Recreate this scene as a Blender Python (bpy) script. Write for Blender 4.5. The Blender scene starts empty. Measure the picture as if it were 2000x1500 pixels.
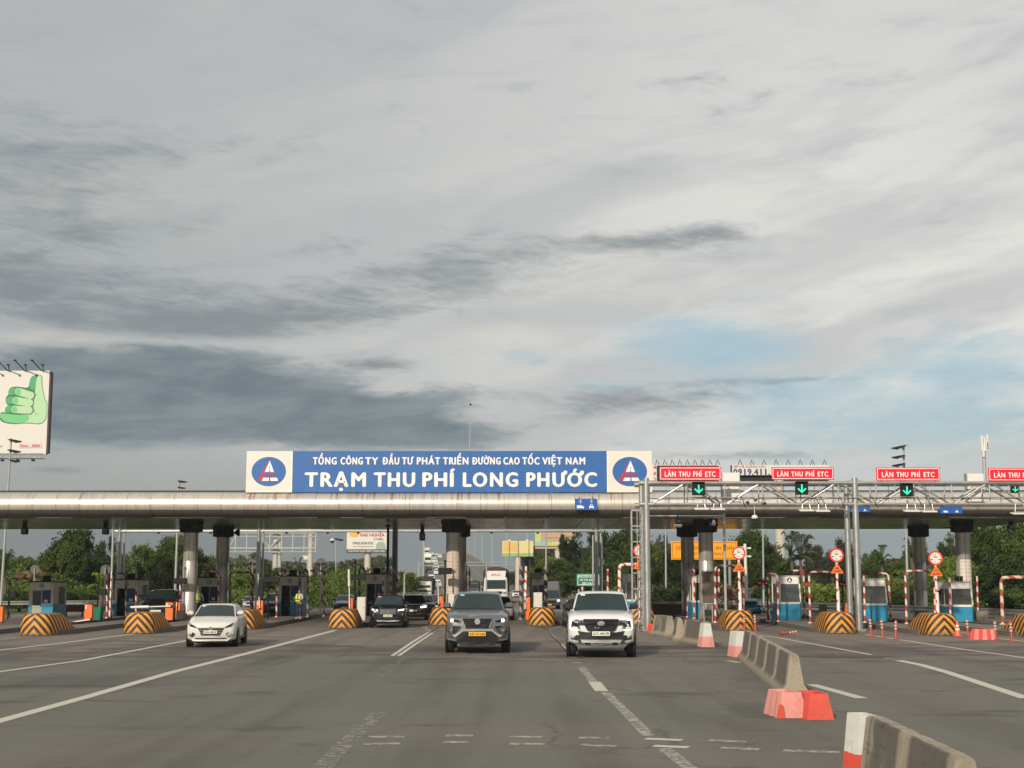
import bpy, bmesh, math, random
from mathutils import Vector, Matrix
R = math.radians
random.seed(7)
SC = bpy.context.scene
COL = SC.collection

# ------------------------------------------------------------------ camera
CAM_H = 2.35
PITCH = 7.803          # degrees up
YAW = 0.268            # degrees, camera looks slightly left of the road axis
FPX = 2773.0           # focal length in pixels of a 2000 px wide frame
camd = bpy.data.cameras.new('camera'); cam = bpy.data.objects.new('camera', camd); COL.objects.link(cam)
camd.sensor_width = 36.0; camd.lens = FPX / 2000 * 36.0
camd.clip_start = 0.2; camd.clip_end = 9000
cam.location = (0, 0, CAM_H); cam.rotation_euler = (R(90 + PITCH), 0, R(YAW))
SC.camera = cam
CAM_M = Matrix.Rotation(R(YAW), 3, 'Z') @ Matrix.Rotation(R(90 + PITCH), 3, 'X')

def ray(px, py):
    return CAM_M @ Vector(((px - 1000) / FPX, (750 - py) / FPX, -1.0))
def at(px, py, Y):
    d = ray(px, py); t = Y / d.y
    return Vector((d.x * t, Y, CAM_H + d.z * t))
def gr(px, py, z=0.0):
    d = ray(px, py); t = (z - CAM_H) / d.z
    return Vector((d.x * t, d.y * t, z))
def pxm(Y):            # pixels per metre at distance Y near the horizon
    return FPX / math.cos(R(PITCH)) / Y

# ------------------------------------------------------------------ sun and sky
SUN_EL, SUN_AZ = 25.7, 22.0      # sun stands behind the camera, to the left; az = degrees left of straight behind
sd = bpy.data.lights.new('sun', 'SUN'); sd.energy = 3.9; sd.angle = R(1.6); sd.color = (1.0, 0.89, 0.74)
sun = bpy.data.objects.new('sun', sd); COL.objects.link(sun)
sdir = Vector((math.sin(R(SUN_AZ)) * math.cos(R(SUN_EL)), math.cos(R(SUN_AZ)) * math.cos(R(SUN_EL)), -math.sin(R(SUN_EL))))
sun.rotation_euler = sdir.to_track_quat('-Z', 'Y').to_euler(); sun.location = (-30, -40, 60)

SC.view_settings.view_transform = 'Standard'; SC.view_settings.look = 'None'
SC.view_settings.exposure = 0.0; SC.view_settings.gamma = 1.0; SC.view_settings.use_curve_mapping = False
SC.render.resolution_x = 1024; SC.render.resolution_y = 768
try:
    SC.cycles.use_denoising = True
except Exception:
    pass

W = bpy.data.worlds.new('World'); SC.world = W; W.use_nodes = True
W.cycles.sampling_method = 'MANUAL'; W.cycles.sample_map_resolution = 256
wn, wl = W.node_tree.nodes, W.node_tree.links
wn.clear()
class NB:              # terse node builder
    def __init__(s, nt): s.nt = nt; s.n = nt.nodes; s.l = nt.links
    def put(s, sock, v):
        if isinstance(v, bpy.types.NodeSocket): s.l.new(v, sock)
        elif v is not None: sock.default_value = v
    def m(s, op, a, b=None, c=None, clamp=False):
        n = s.n.new('ShaderNodeMath'); n.operation = op; n.use_clamp = clamp
        s.put(n.inputs[0], a)
        if b is not None: s.put(n.inputs[1], b)
        if c is not None: s.put(n.inputs[2], c)
        return n.outputs[0]
    def mix(s, f, a, b, mode='MIX'):
        n = s.n.new('ShaderNodeMix'); n.data_type = 'RGBA'; n.blend_type = mode
        s.put(n.inputs[0], f)
        for k, v in ((6, a), (7, b)):
            if isinstance(v, (tuple, list)) and len(v) == 3: v = (*v, 1)
            s.put(n.inputs[k], v)
        return n.outputs[2]
    def sep(s, v):
        n = s.n.new('ShaderNodeSeparateXYZ'); s.l.new(v, n.inputs[0]); return n.outputs
    def comb(s, x, y, z):
        n = s.n.new('ShaderNodeCombineXYZ')
        for i, v in enumerate((x, y, z)): s.put(n.inputs[i], v)
        return n.outputs[0]
    def noise(s, vec, scale=5, detail=3, rough=.5, dist=0, col=False):
        n = s.n.new('ShaderNodeTexNoise')
        if vec is not None: s.l.new(vec, n.inputs['Vector'])
        n.inputs['Scale'].default_value = scale; n.inputs['Detail'].default_value = detail
        n.inputs['Roughness'].default_value = rough; n.inputs['Distortion'].default_value = dist
        return n.outputs['Color' if col else 'Fac']
    def smooth(s, v, a, b):
        n = s.n.new('ShaderNodeMapRange'); n.interpolation_type = 'SMOOTHSTEP'
        s.put(n.inputs['Value'], v); n.inputs['From Min'].default_value = a; n.inputs['From Max'].default_value = b
        return n.outputs['Result']
b = NB(W.node_tree)
tc = wn.new('ShaderNodeTexCoord')
x, y, z = b.sep(tc.outputs['Generated'])
az = b.m('ARCTAN2', x, y)                          # radians right of the road axis
el = b.m('ARCSINE', b.m('MAXIMUM', b.m('MINIMUM', z, 1.0), -1.0))
def azel(px, py):
    d = ray(px, py).normalized(); return math.atan2(d.x, d.y), math.asin(d.z)
wisp = b.noise(b.comb(b.m('MULTIPLY', az, 26.0), b.m('MULTIPLY', b.m('ADD', el, b.m('MULTIPLY', az, .10)), 120.0), 3.3), 1.0, 7, .65, 1.4)
def blob(px, py, wx, wy, amp, tilt=0.0):
    a0, e0 = azel(px, py); sx, sy = wx / 2799.0, wy / 2799.0
    da = b.m('SUBTRACT', az, a0); de = b.m('SUBTRACT', el, e0)
    if tilt: de = b.m('SUBTRACT', de, b.m('MULTIPLY', da, tilt))
    q = b.m('ADD', b.m('POWER', b.m('ABSOLUTE', b.m('DIVIDE', da, sx)), 2.0), b.m('POWER', b.m('ABSOLUTE', b.m('DIVIDE', de, sy)), 2.0))
    return b.m('MULTIPLY', b.m('EXPONENT', b.m('MULTIPLY', q, -1.0)), amp)
def total(L):
    t = L[0]
    for k in L[1:]: t = b.m('ADD', t, k)
    return t
sky = wn.new('ShaderNodeTexSky'); sky.sky_type = 'NISHITA'; sky.sun_disc = False
sky.sun_elevation = R(SUN_EL); sky.sun_rotation = R(180 + SUN_AZ); sky.air_density = 1.2; sky.dust_density = 2.5
skyc = wn.new('ShaderNodeVectorMath'); skyc.operation = 'SCALE'; wl.new(sky.outputs[0], skyc.inputs[0]); skyc.inputs['Scale'].default_value = 0.10
# domain-warped cloud noise
def vadd(a, k, c_):
    n = wn.new('ShaderNodeVectorMath'); n.operation = 'MULTIPLY_ADD'; wl.new(k, n.inputs[0]); n.inputs[1].default_value = (a, a, a); wl.new(c_, n.inputs[2]); return n.outputs[0]
pc = b.comb(b.m('MULTIPLY', az, 5.0), b.m('MULTIPLY', b.m('SUBTRACT', el, b.m('MULTIPLY', az, .10)), 17.0), 4.2)
wv = b.noise(pc, 1.1, 4, .55, 0, True)
billow = b.noise(vadd(1.1, wv, pc), 1.0, 9, .60)
pf = b.comb(b.m('MULTIPLY', az, 13.0), b.m('MULTIPLY', b.m('SUBTRACT', el, b.m('MULTIPLY', az, .06)), 52.0), 1.2)
billow2 = b.noise(vadd(1.4, wv, pf), 1.0, 9, .62)
band = b.noise(vadd(.9, wv, b.comb(b.m('MULTIPLY', az, 1.5), b.m('MULTIPLY', b.m('SUBTRACT', el, b.m('MULTIPLY', az, .30)), 13.0), 8.0)), 1.0, 6, .5)
# thin high veil: pale grey, brighter to the right, darker to the left
side = b.smooth(az, -.38, .26)
veil = b.mix(side, (.325, .35, .355), (.64, .635, .60))
veil = b.mix(b.m('MULTIPLY', b.smooth(billow, .42, .68), .45), veil, b.mix(side, (.46, .455, .43), (.70, .685, .64)))
veil = b.mix(b.m('MULTIPLY', b.smooth(band, .42, .62), .60), veil, (.36, .38, .395))
veil = b.mix(b.m('MULTIPLY', b.smooth(el, .22, .36), .40), veil, (.40, .41, .425))
veil = b.mix(b.m('MULTIPLY', b.smooth(billow2, .46, .70), .22), veil, (.32, .35, .38))
# gaps where the blue shows
gap = total([blob(1410, 690, 210, 50, 1.05), blob(1140, 755, 130, 22, .7), blob(1760, 840, 480, 80, 1.05), blob(1330, 640, 160, 36, .5), blob(1600, 560, 260, 60, .35), blob(1890, 700, 200, 60, .6), blob(1560, 760, 300, 30, .55), blob(1050, 700, 200, 20, .4)])
gapf = b.smooth(b.m('ADD', gap, b.m('ADD', b.m('MULTIPLY', b.m('SUBTRACT', billow2, .5), 1.7), b.m('MULTIPLY', b.m('SUBTRACT', billow, .5), 1.2))), .25, 1.25)
c = b.mix(b.m('MULTIPLY', gapf, .92), veil, b.mix(.65, skyc.outputs[0], (.29, .43, .51)))
rag = b.m('ADD', b.m('MULTIPLY', b.m('SUBTRACT', billow2, .5), 2.0), b.m('MULTIPLY', b.m('SUBTRACT', wisp, .5), .9))
# middle grey wisps
mid = total([blob(880, 545, 260, 44, .80), blob(1210, 478, 250, 32, .72, -.03), blob(1370, 452, 140, 16, .55, .1), blob(560, 622, 300, 38, .85, .05), blob(1230, 790, 260, 34, .62, .08),
             blob(940, 768, 380, 22, .6), blob(250, 565, 420, 55, .55), blob(40, 450, 260, 230, .55), blob(1400, 890, 190, 12, .9), blob(560, 470, 420, 34, .35),
             blob(1560, 742, 200, 8, .45), blob(750, 712, 80, 14, .6), blob(100, 290, 260, 60, .35), blob(700, 700, 300, 20, .4), blob(110, 918, 80, 8, .8), blob(1250, 190, 700, 40, .25, .12), blob(300, 640, 240, 26, .6)])
midf = b.smooth(b.m('ADD', mid, rag), .20, 1.20)
c = b.mix(b.m('MULTIPLY', midf, .76), c, (.155, .185, .205))
# the heavy slate bank low on the left
bank = total([blob(430, 785, 450, 84, 1.2), blob(740, 838, 300, 44, 1.0, -.06), blob(250, 712, 220, 46, .7), blob(170, 830, 190, 60, .75), blob(40, 570, 240, 50, .35)])
bankf = b.smooth(b.m('ADD', b.m('ADD', bank, b.m('MULTIPLY', rag, .50)), b.m('MULTIPLY', b.m('SUBTRACT', billow, .5), 1.2)), .30, .85)
c = b.mix(b.m('MULTIPLY', bankf, .94), c, b.mix(b.smooth(billow2, .32, .68), (.110, .150, .175), (.195, .232, .25)))
# sunlit pale strips between the banks, and the murk on the horizon
pale = total([blob(120, 660, 220, 26, .8), blob(950, 650, 420, 34, .6), blob(1130, 570, 340, 40, .55), blob(620, 675, 260, 16, .5), blob(1500, 540, 400, 60, .4)])
c = b.mix(b.m('MULTIPLY', b.smooth(b.m('ADD', pale, b.m('MULTIPLY', b.m('SUBTRACT', billow2, .5), 1.6)), .3, 1.2), .55), c, (.66, .63, .56))
low = b.smooth(el, .100, .055)
c = b.mix(b.m('MULTIPLY', low, .70), c, b.mix(b.smooth(az, -.2, .22), (.29, .295, .27), (.46, .50, .49)))
murk = b.smooth(el, .040, .030)
c = b.mix(murk, c, b.mix(b.smooth(az, -.3, .4), (.175, .195, .20), (.25, .29, .30)))
bg = wn.new('ShaderNodeBackground'); wl.new(c, bg.inputs['Color']); bg.inputs['Strength'].default_value = 1.22
wo = wn.new('ShaderNodeOutputWorld'); wl.new(bg.outputs[0], wo.inputs['Surface'])

# ------------------------------------------------------------------ materials
MATS = {}
def pm(name, col, rough=.6, metal=0.0, var=.12, scale=4.0, bump=0.0, bscale=40.0, coat=0.0, emit=None, estr=0.0, spec=None, dirt=0.0, world=False):
    if name in MATS: return MATS[name]
    m = bpy.data.materials.new(name); m.use_nodes = True; MATS[name] = m
    nt = m.node_tree; q = NB(nt); bs = nt.nodes['Principled BSDF']
    t = nt.nodes.new('ShaderNodeTexCoord')
    if world: vec = nt.nodes.new('ShaderNodeNewGeometry').outputs['Position']
    else: vec = t.outputs['Object']
    n1 = q.noise(vec, scale, 5, .6)
    f = q.m('MULTIPLY_ADD', q.m('SUBTRACT', n1, .5), 2 * var, 1.0)
    cc = q.mix(1.0, (*col, 1), q.comb(f, f, f), 'MULTIPLY')
    if dirt:
        n2 = q.noise(vec, scale * .45, 6, .7)
        cc = q.mix(q.m('MULTIPLY', q.smooth(n2, .48, .72), dirt), cc, (.10, .085, .065))
    nt.links.new(cc, bs.inputs['Base Color'])
    rr = q.m('MULTIPLY_ADD', q.m('SUBTRACT', n1, .5), .25, rough, clamp=True)
    nt.links.new(rr, bs.inputs['Roughness'])
    bs.inputs['Metallic'].default_value = metal
    if coat: bs.inputs['Coat Weight'].default_value = coat; bs.inputs['Coat Roughness'].default_value = .06
    if spec is not None: bs.inputs['Specular IOR Level'].default_value = spec
    if emit: bs.inputs['Emission Color'].default_value = (*emit, 1); bs.inputs['Emission Strength'].default_value = estr
    if bump:
        bn = nt.nodes.new('ShaderNodeBump'); bn.inputs['Strength'].default_value = bump; bn.inputs['Distance'].default_value = .02
        nt.links.new(q.noise(vec, bscale, 4, .6), bn.inputs['Height']); nt.links.new(bn.outputs[0], bs.inputs['Normal'])
    return m
def stripes(name, c1, c2, period, k=(1, 1, 1), absx=False, duty=.5, rough=.6, off=0.0, dirt=.25, frontfade=False):
    """bands along k.(x,y,z) in object space; absx makes chevrons"""
    if name in MATS: return MATS[name]
    m = bpy.data.materials.new(name); m.use_nodes = True; MATS[name] = m
    nt = m.node_tree; q = NB(nt); bs = nt.nodes['Principled BSDF']
    t = nt.nodes.new('ShaderNodeTexCoord'); X, Y, Z = q.sep(t.outputs['Object'])
    if absx: X = q.m('ABSOLUTE', X)
    v = q.m('ADD', q.m('ADD', q.m('MULTIPLY', X, k[0]), q.m('MULTIPLY', Y, k[1])), q.m('MULTIPLY', Z, k[2]))
    v = q.m('ADD', v, off + 100 * period)
    fr = q.m('FRACT', q.m('DIVIDE', v, period))
    f = q.m('GREATER_THAN', fr, duty)
    n = q.noise(t.outputs['Object'], 6, 6, .65)
    cc = q.mix(f, (*c1, 1), (*c2, 1))
    ff = q.m('MULTIPLY_ADD', q.m('SUBTRACT', n, .5), .5, 1.0)
    cc = q.mix(1.0, cc, q.comb(ff, ff, ff), 'MULTIPLY')
    if dirt: cc = q.mix(q.m('MULTIPLY', q.smooth(n, .5, .75), dirt), cc, (.09, .07, .05))
    if absx:      # edge_wear: scuffs and splash dirt that differ from one nose to the next
        wp = nt.nodes.new('ShaderNodeNewGeometry').outputs['Position']; n3 = q.noise(wp, 2.3, 6, .7); n4 = q.noise(wp, 9.0, 4, .7)
        cc = q.mix(q.m('MULTIPLY', q.smooth(n3, .52, .70), .50), cc, (.12, .095, .065))
        cc = q.mix(q.m('MULTIPLY', q.smooth(n4, .66, .71), .55), cc, (.24, .21, .17))
        cc = q.mix(q.m('MULTIPLY', q.smooth(q.m('ADD', Z, q.m('MULTIPLY', q.m('SUBTRACT', n3, .5), .5)), .22, .0), .7), cc, (.10, .085, .065))
    nt.links.new(cc, bs.inputs['Base Color']); bs.inputs['Roughness'].default_value = rough
    return m

# ------------------------------------------------------------------ mesh helpers
class MB:
    def __init__(s): s.v = []; s.f = []; s.mi = []; s.cur = 0; s.flat = []
    def mat(s, i): s.cur = i; return s
    def add(s, vs, fs):
        o = len(s.v); s.v += [tuple(p) for p in vs]
        for f in fs: s.f.append(tuple(i + o for i in f)); s.mi.append(s.cur)
        return s
    def box(s, c, d, rz=0.0, rx=0.0, ry=0.0, bev=0.0):
        M = Matrix.Rotation(rz, 3, 'Z') @ Matrix.Rotation(ry, 3, 'Y') @ Matrix.Rotation(rx, 3, 'X'); c = Vector(c)
        hx, hy, hz = d[0] / 2, d[1] / 2, d[2] / 2
        if bev <= 0:
            vs = [c + M @ Vector((sx * hx, sy * hy, sz * hz)) for sz in (-1, 1) for sx, sy in ((-1, -1), (1, -1), (1, 1), (-1, 1))]
            fs = [(3, 2, 1, 0), (4, 5, 6, 7), (0, 1, 5, 4), (1, 2, 6, 5), (2, 3, 7, 6), (3, 0, 4, 7)]
            return s.add(vs, fs)
        lv = []
        for z, ins in ((-hz, bev), (-hz + bev, 0), (hz - bev, 0), (hz, bev)):
            a, e = hx - ins, hy - ins; r = bev
            lv.append([c + M @ Vector((px, py, z)) for px, py in ((-a + r, -e), (a - r, -e), (a, -e + r), (a, e - r), (a - r, e), (-a + r, e), (-a, e - r), (-a, -e + r))])
        return s.loft(lv, True, True)
    def loft(s, loops, closed=True, caps=False):
        n = len(loops[0]); vs = [p for L in loops for p in L]; fs = []
        for i in range(len(loops) - 1):
            for j in range(n if closed else n - 1):
                k = (j + 1) % n
                fs.append((i * n + j, i * n + k, (i + 1) * n + k, (i + 1) * n + j))
        if caps:
            fs.append(tuple(reversed(range(n)))); fs.append(tuple((len(loops) - 1) * n + j for j in range(n)))
        return s.add(vs, fs)
    def cyl(s, p0, p1, r0, r1=None, n=12, caps=True):
        p0, p1 = Vector(p0), Vector(p1); r1 = r0 if r1 is None else r1
        d = (p1 - p0).normalized(); a = d.orthogonal().normalized(); e = d.cross(a)
        L = [[p + (a * math.cos(t) + e * math.sin(t)) * r for t in [2 * math.pi * k / n for k in range(n)]] for p, r in ((p0, r0), (p1, r1))]
        return s.loft(L, True, caps)
    def tube(s, pts, r, n=8):
        pts = [Vector(p) for p in pts]; loops = []; a = None
        for i, p in enumerate(pts):
            d = (pts[min(i + 1, len(pts) - 1)] - pts[max(i - 1, 0)]).normalized()
            if a is None: a = d.orthogonal().normalized()
            a = (a - d * a.dot(d)).normalized(); e = d.cross(a); rr = r[i] if isinstance(r, (list, tuple)) else r
            loops.append([p + (a * math.cos(t) + e * math.sin(t)) * rr for t in [2 * math.pi * k / n for k in range(n)]])
        return s.loft(loops, True, True)
    def prism(s, poly, y0, y1):
        """poly in (x,z), extruded along y from y0 (front, towards -y) to y1"""
        A = sum(poly[i][0] * poly[(i + 1) % len(poly)][1] - poly[(i + 1) % len(poly)][0] * poly[i][1] for i in range(len(poly)))
        if A < 0: poly = list(reversed(poly))
        n = len(poly); vs = [(px, y0, pz) for px, pz in poly] + [(px, y1, pz) for px, pz in poly]
        fs = [tuple(range(n)), tuple(reversed(range(n, 2 * n)))] + [((i + 1) % n, i, n + i, n + (i + 1) % n) for i in range(n)]
        return s.add(vs, fs)
    def lathe(s, prof, c=(0, 0, 0), n=16, axis='Z'):
        loops = []
        for r, h in prof:
            L = []
            for k in range(n):
                t = 2 * math.pi * k / n
                p = (r * math.cos(t), r * math.sin(t), h) if axis == 'Z' else ((r * math.cos(t), h, r * math.sin(t)) if axis == 'Y' else (h, r * math.cos(t), r * math.sin(t)))
                L.append(Vector(c) + Vector(p))
            loops.append(L)
        return s.loft(loops, True, True)
    def mesh(s, name, mats, smooth=None):
        me = bpy.data.meshes.new(name); me.from_pydata(s.v, [], s.f)
        for m in (mats if isinstance(mats, (list, tuple)) else [mats]): me.materials.append(m)
        if any(s.mi): me.polygons.foreach_set('material_index', s.mi)
        bm = bmesh.new(); bm.from_mesh(me); bmesh.ops.recalc_face_normals(bm, faces=bm.faces); bm.to_mesh(me); bm.free()
        if smooth is not None:
            me.polygons.foreach_set('use_smooth', [True] * len(me.polygons)); me.set_sharp_from_angle(angle=R(smooth))
        me.update(); return me
    def build(s, name, mats, parent=None, loc=(0, 0, 0), rot=(0, 0, 0), smooth=None, label=None):
        return link(name, s.mesh(name, mats, smooth), parent, loc, rot, label)
def link(name, me, parent=None, loc=(0, 0, 0), rot=(0, 0, 0), label=None):
    o = bpy.data.objects.new(name, me); COL.objects.link(o)
    if parent is not None: o.parent = parent
    o.location = loc; o.rotation_euler = rot
    if label: o['label'] = label
    return o
def tag(o, label, cat, group=None):
    o['label'] = label; o['category'] = cat
    if group: o['group'] = group
    return o
def thing(name, label, cat, loc=(0, 0, 0), rz=0.0, group=None):
    o = bpy.data.objects.new(name, None); COL.objects.link(o); o.empty_display_size = .3
    o.location = loc; o.rotation_euler = (0, 0, rz); return tag(o, label, cat, group)
def structure(o): o['kind'] = 'structure'; return o
def stuff(o): o['kind'] = 'stuff'; return o
KIDS = {}
def dup(root, loc=None, rz=None, label=None, group=None, scale=None):
    def cp(o, par):
        c = o.copy(); COL.objects.link(c); c.parent = par
        for ch in [k for k in list(o.children)]: cp(ch, c)
        return c
    r = cp(root, None)
    if loc is not None: r.location = loc
    if rz is not None: r.rotation_euler = (0, 0, rz)
    if label: r['label'] = label
    if group: r['group'] = group
    if scale is not None: r.scale = (scale,) * 3 if not isinstance(scale, tuple) else scale
    return r

# ------------------------------------------------------------------ lettering (flat print, built as thin raised letters)
_tc = {}
def text_raw(body, bold=.0):
    key = (body, bold)
    if key in _tc: return _tc[key]
    cu = bpy.data.curves.new('lettering', 'FONT'); cu.body = body; cu.size = 1; cu.resolution_u = 3; cu.offset = bold; cu.fill_mode = 'FRONT'
    o = bpy.data.objects.new('lettering', cu); COL.objects.link(o)
    dg = bpy.context.evaluated_depsgraph_get(); me = o.evaluated_get(dg).to_mesh()
    vs = [tuple(v.co) for v in me.vertices]; fs = [tuple(p.vertices) for p in me.polygons]
    o.evaluated_get(dg).to_mesh_clear(); bpy.data.objects.remove(o); bpy.data.curves.remove(cu)
    _tc[key] = (vs, fs); return _tc[key]
HORN = {'Ơ': 'O', 'Ờ': 'Ò', 'Ớ': 'Ó', 'Ở': 'Ỏ', 'Ợ': 'Ọ', 'Ư': 'U', 'Ừ': 'Ù', 'Ứ': 'Ú', 'Ử': 'Ủ', 'Đ': 'D'}
def text_vn(body):
    """letter outlines with the Vietnamese horns and the barred D laid on as pieces of their own"""
    plain = ''.join(HORN.get(ch, ch) for ch in body)
    vs, fs = text_raw(plain); vs, fs = list(vs), list(fs)
    if plain == body: return vs, fs
    strip = {'Ò': 'O', 'Ó': 'O', 'Ỏ': 'O', 'Ọ': 'O', 'Ù': 'U', 'Ú': 'U', 'Ủ': 'U'}
    hh = max(v[1] for v in text_raw('H')[0])
    for i, ch in enumerate(body):
        if ch not in HORN: continue
        pre = plain[:i]; base = strip.get(HORN[ch], HORN[ch])
        full = text_raw(pre + base)[0]; xr = max(v[0] for v in full)
        own = text_raw(base)[0]; wd = max(v[0] for v in own) - min(v[0] for v in own); xl = xr - wd
        o = len(vs)
        if ch == 'Đ': P = [(xl - .07, hh * .44), (xl + wd * .48, hh * .44), (xl + wd * .48, hh * .57), (xl - .07, hh * .57)]
        elif base == 'U': P = [(xr - .10, hh * .84), (xr + .02, hh * .84), (xr + .13, hh * .93), (xr + .15, hh * 1.12), (xr + .04, hh * 1.14), (xr + .03, hh * 1.0), (xr - .10, hh * .98)]
        else: P = [(xr - wd * .20, hh * .78), (xr - wd * .02, hh * .80), (xr + .09, hh * .90), (xr + .11, hh * 1.12), (xr + .0, hh * 1.14), (xr - .01, hh * 1.0), (xr - wd * .24, hh * .92)]
        vs += [(a, c_, .0007) for a, c_ in P]; fs.append(tuple(range(o, o + len(P))))
    return vs, fs
STRIP = {'Ò': 'O', 'Ó': 'O', 'Ỏ': 'O', 'Ọ': 'O', 'Ù': 'U', 'Ú': 'U', 'Ủ': 'U'}
def text_spaced(body, k):
    """condensed letters set wide: each letter narrowed about its own middle"""
    plain = ''.join(HORN.get(ch, ch) for ch in body); V, F = [], []
    for i, ch in enumerate(body):
        if ch == ' ': continue
        base = STRIP.get(plain[i], plain[i]); own = text_raw(base)[0]; xr = max(v[0] for v in text_raw(plain[:i] + base)[0]); a, e = min(v[0] for v in own), max(v[0] for v in own)
        mid_ = xr - (e - a) / 2; kk = k if e - a > .35 else min(1.0, k + .2); vs, fs = text_vn(ch); o = len(V)
        V += [(mid_ + (v[0] - (a + e) / 2) * kk, v[1], v[2]) for v in vs]; F += [tuple(q + o for q in f) for f in fs]
    return V, F
_caps = {}
def lettering(body, x0, x1, z0, capz, y, mat, parent, bold=.012, name='lettering', slant=0.0, narrow=1.0):
    """letters from x0 to x1 with their base line at z0 and capitals reaching capz, on the plane y, readable from -y"""
    vs, fs = text_vn(body) if narrow == 1.0 else text_spaced(body, narrow); hv, _ = text_raw('H', 0.0)
    hh = max(v[1] for v in hv); xa = min(v[0] for v in vs); xb = max(v[0] for v in vs)
    sx = (x1 - x0) / (xb - xa); sz = (capz - z0) / hh
    # heavy strokes: the letter shapes laid over each other with small shifts, each a hair in front of the last
    sh = [(0, 0)] if bold <= 0 else [(-bold, 0), (bold, 0), (0, bold * .6), (0, -bold * .6)]
    V, F = [], []
    for i, (dx, dz) in enumerate(sh):
        o = len(V); V += [(x0 + (v[0] - xa) * sx + dx * hh * sz * 1.6 + slant * v[1] * sz, y - i * .0015 - v[2], z0 + v[1] * sz + dz * hh * sz * 1.6) for v in vs]
        F += [tuple(i_ + o for i_ in f) for f in fs]
    me = bpy.data.meshes.new(name); me.from_pydata(V, [], F)
    me.materials.append(mat); me.update()
    return link(name, me, parent)

# ================================================================== palette
white_paint = pm('white_paint', (.74, .72, .67), .45, var=.06, dirt=.15)
old_white = pm('old_white', (.62, .59, .52), .55, var=.12, dirt=.35)
beige = pm('beige_panel', (.56, .52, .44), .6, var=.08, dirt=.2)
booth_white = pm('booth_white', (.78, .74, .67), .4, var=.04, dirt=.12)
booth_blue = pm('booth_blue', (.02, .25, .42), .42, var=.10, dirt=.2)
black_metal = pm('black_metal', (.010, .010, .011), .6, var=.2, spec=.25)
dark_metal = pm('dark_metal', (.024, .023, .023), .6, var=.2, dirt=.2, spec=.25)
galv = pm('galvanised_steel', (.46, .46, .44), .38, .75, var=.14, scale=3, dirt=.25)
galv_dull = pm('dull_galvanised_steel', (.40, .41, .40), .55, .4, var=.14, scale=3, dirt=.2)
alu_col = pm('brushed_cladding', (.50, .475, .435), .38, .48, var=.10, scale=1.2, dirt=.30)
orange = pm('orange_paint', (.85, .16, .022), .42, var=.06, dirt=.12)
red_plastic = pm('red_plastic', (.62, .075, .05), .42, var=.22, dirt=.45)
pink_plastic = pm('faded_pink_plastic', (.66, .28, .24), .55, var=.26, dirt=.45)
faded_white = pm('faded_white_plastic', (.56, .55, .50), .5, var=.22, dirt=.6)
glass_dark = pm('dark_glass', (.018, .024, .022), .08, var=.1, spec=.8)
booth_glass = pm('booth_glass', (.055, .065, .055), .12, var=.25, scale=2, spec=.8)
def barrier_concrete():
    m = bpy.data.materials.new('weathered_barrier'); m.use_nodes = True
    nt = m.node_tree; q = NB(nt); bs = nt.nodes['Principled BSDF']
    pos = nt.nodes.new('ShaderNodeNewGeometry').outputs['Position']; X, Y, Z = q.sep(pos)
    run = q.noise(q.comb(q.m('MULTIPLY', X, 2), q.m('MULTIPLY', Y, 1.6), q.m('MULTIPLY', Z, .8)), 1.0, 5, .65); sp = q.noise(pos, 5, 6, .7); pit = q.noise(pos, 40, 3, .6)
    base = q.mix(sp, (.26, .22, .165), (.40, .345, .26)); tco = nt.nodes.new('ShaderNodeTexCoord'); NX, NY, NZ = q.sep(tco.outputs['Normal']); rnd = nt.nodes.new('ShaderNodeObjectInfo').outputs['Random']
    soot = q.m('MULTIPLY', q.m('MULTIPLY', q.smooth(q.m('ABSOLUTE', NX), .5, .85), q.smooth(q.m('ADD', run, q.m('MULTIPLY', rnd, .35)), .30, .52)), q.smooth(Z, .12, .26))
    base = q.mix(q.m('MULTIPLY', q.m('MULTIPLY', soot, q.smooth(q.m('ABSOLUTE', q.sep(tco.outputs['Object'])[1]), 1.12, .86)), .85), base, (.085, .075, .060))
    base = q.mix(q.m('MULTIPLY', q.m('MULTIPLY', q.smooth(run, .46, .66), q.smooth(Z, .25, .85)), .40), base, (.07, .062, .052))
    base = q.mix(q.m('MULTIPLY', q.smooth(sp, .56, .70), .45), base, (.11, .09, .065))
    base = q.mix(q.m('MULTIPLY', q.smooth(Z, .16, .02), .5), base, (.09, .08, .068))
    base = q.mix(q.m('MULTIPLY', q.smooth(q.noise(q.comb(q.m('MULTIPLY', X, 2), q.m('MULTIPLY', Y, .8), q.m('MULTIPLY', Z, 9)), 1.0, 4, .7), .60, .68), .5), base, (.03, .028, .026))
    nt.links.new(base, bs.inputs['Base Color']); bs.inputs['Roughness'].default_value = .88
    bn = nt.nodes.new('ShaderNodeBump'); bn.inputs['Strength'].default_value = .6; bn.inputs['Distance'].default_value = .015
    nt.links.new(pit, bn.inputs['Height']); nt.links.new(bn.outputs[0], bs.inputs['Normal']); return m
barrier_mat = barrier_concrete()
concrete = pm('concrete', (.29, .245, .185), .85, var=.30, scale=2.2, bump=.4, bscale=30, dirt=.75)
kerb_mat = pm('kerb_concrete', (.13, .115, .10), .85, var=.30, scale=2.0, bump=.3, dirt=.6)
island_top_mat = pm('island_paving', (.17, .15, .125), .85, var=.28, scale=1.4, bump=.25, dirt=.5)
rw = stripes('red_white_pipe', (.42, .028, .025), (.66, .62, .56), .56, (1, 1, 1), duty=.5, dirt=.3)
rw_fine = stripes('red_white_bar', (.62, .035, .03), (.74, .72, .68), .50, (1, 1, 1), duty=.28, dirt=.15)
rw_rust = stripes('rusty_red_white_pipe', (.36, .07, .03), (.62, .52, .40), .62, (1, 1, 1), duty=.5, dirt=.6)
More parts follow.
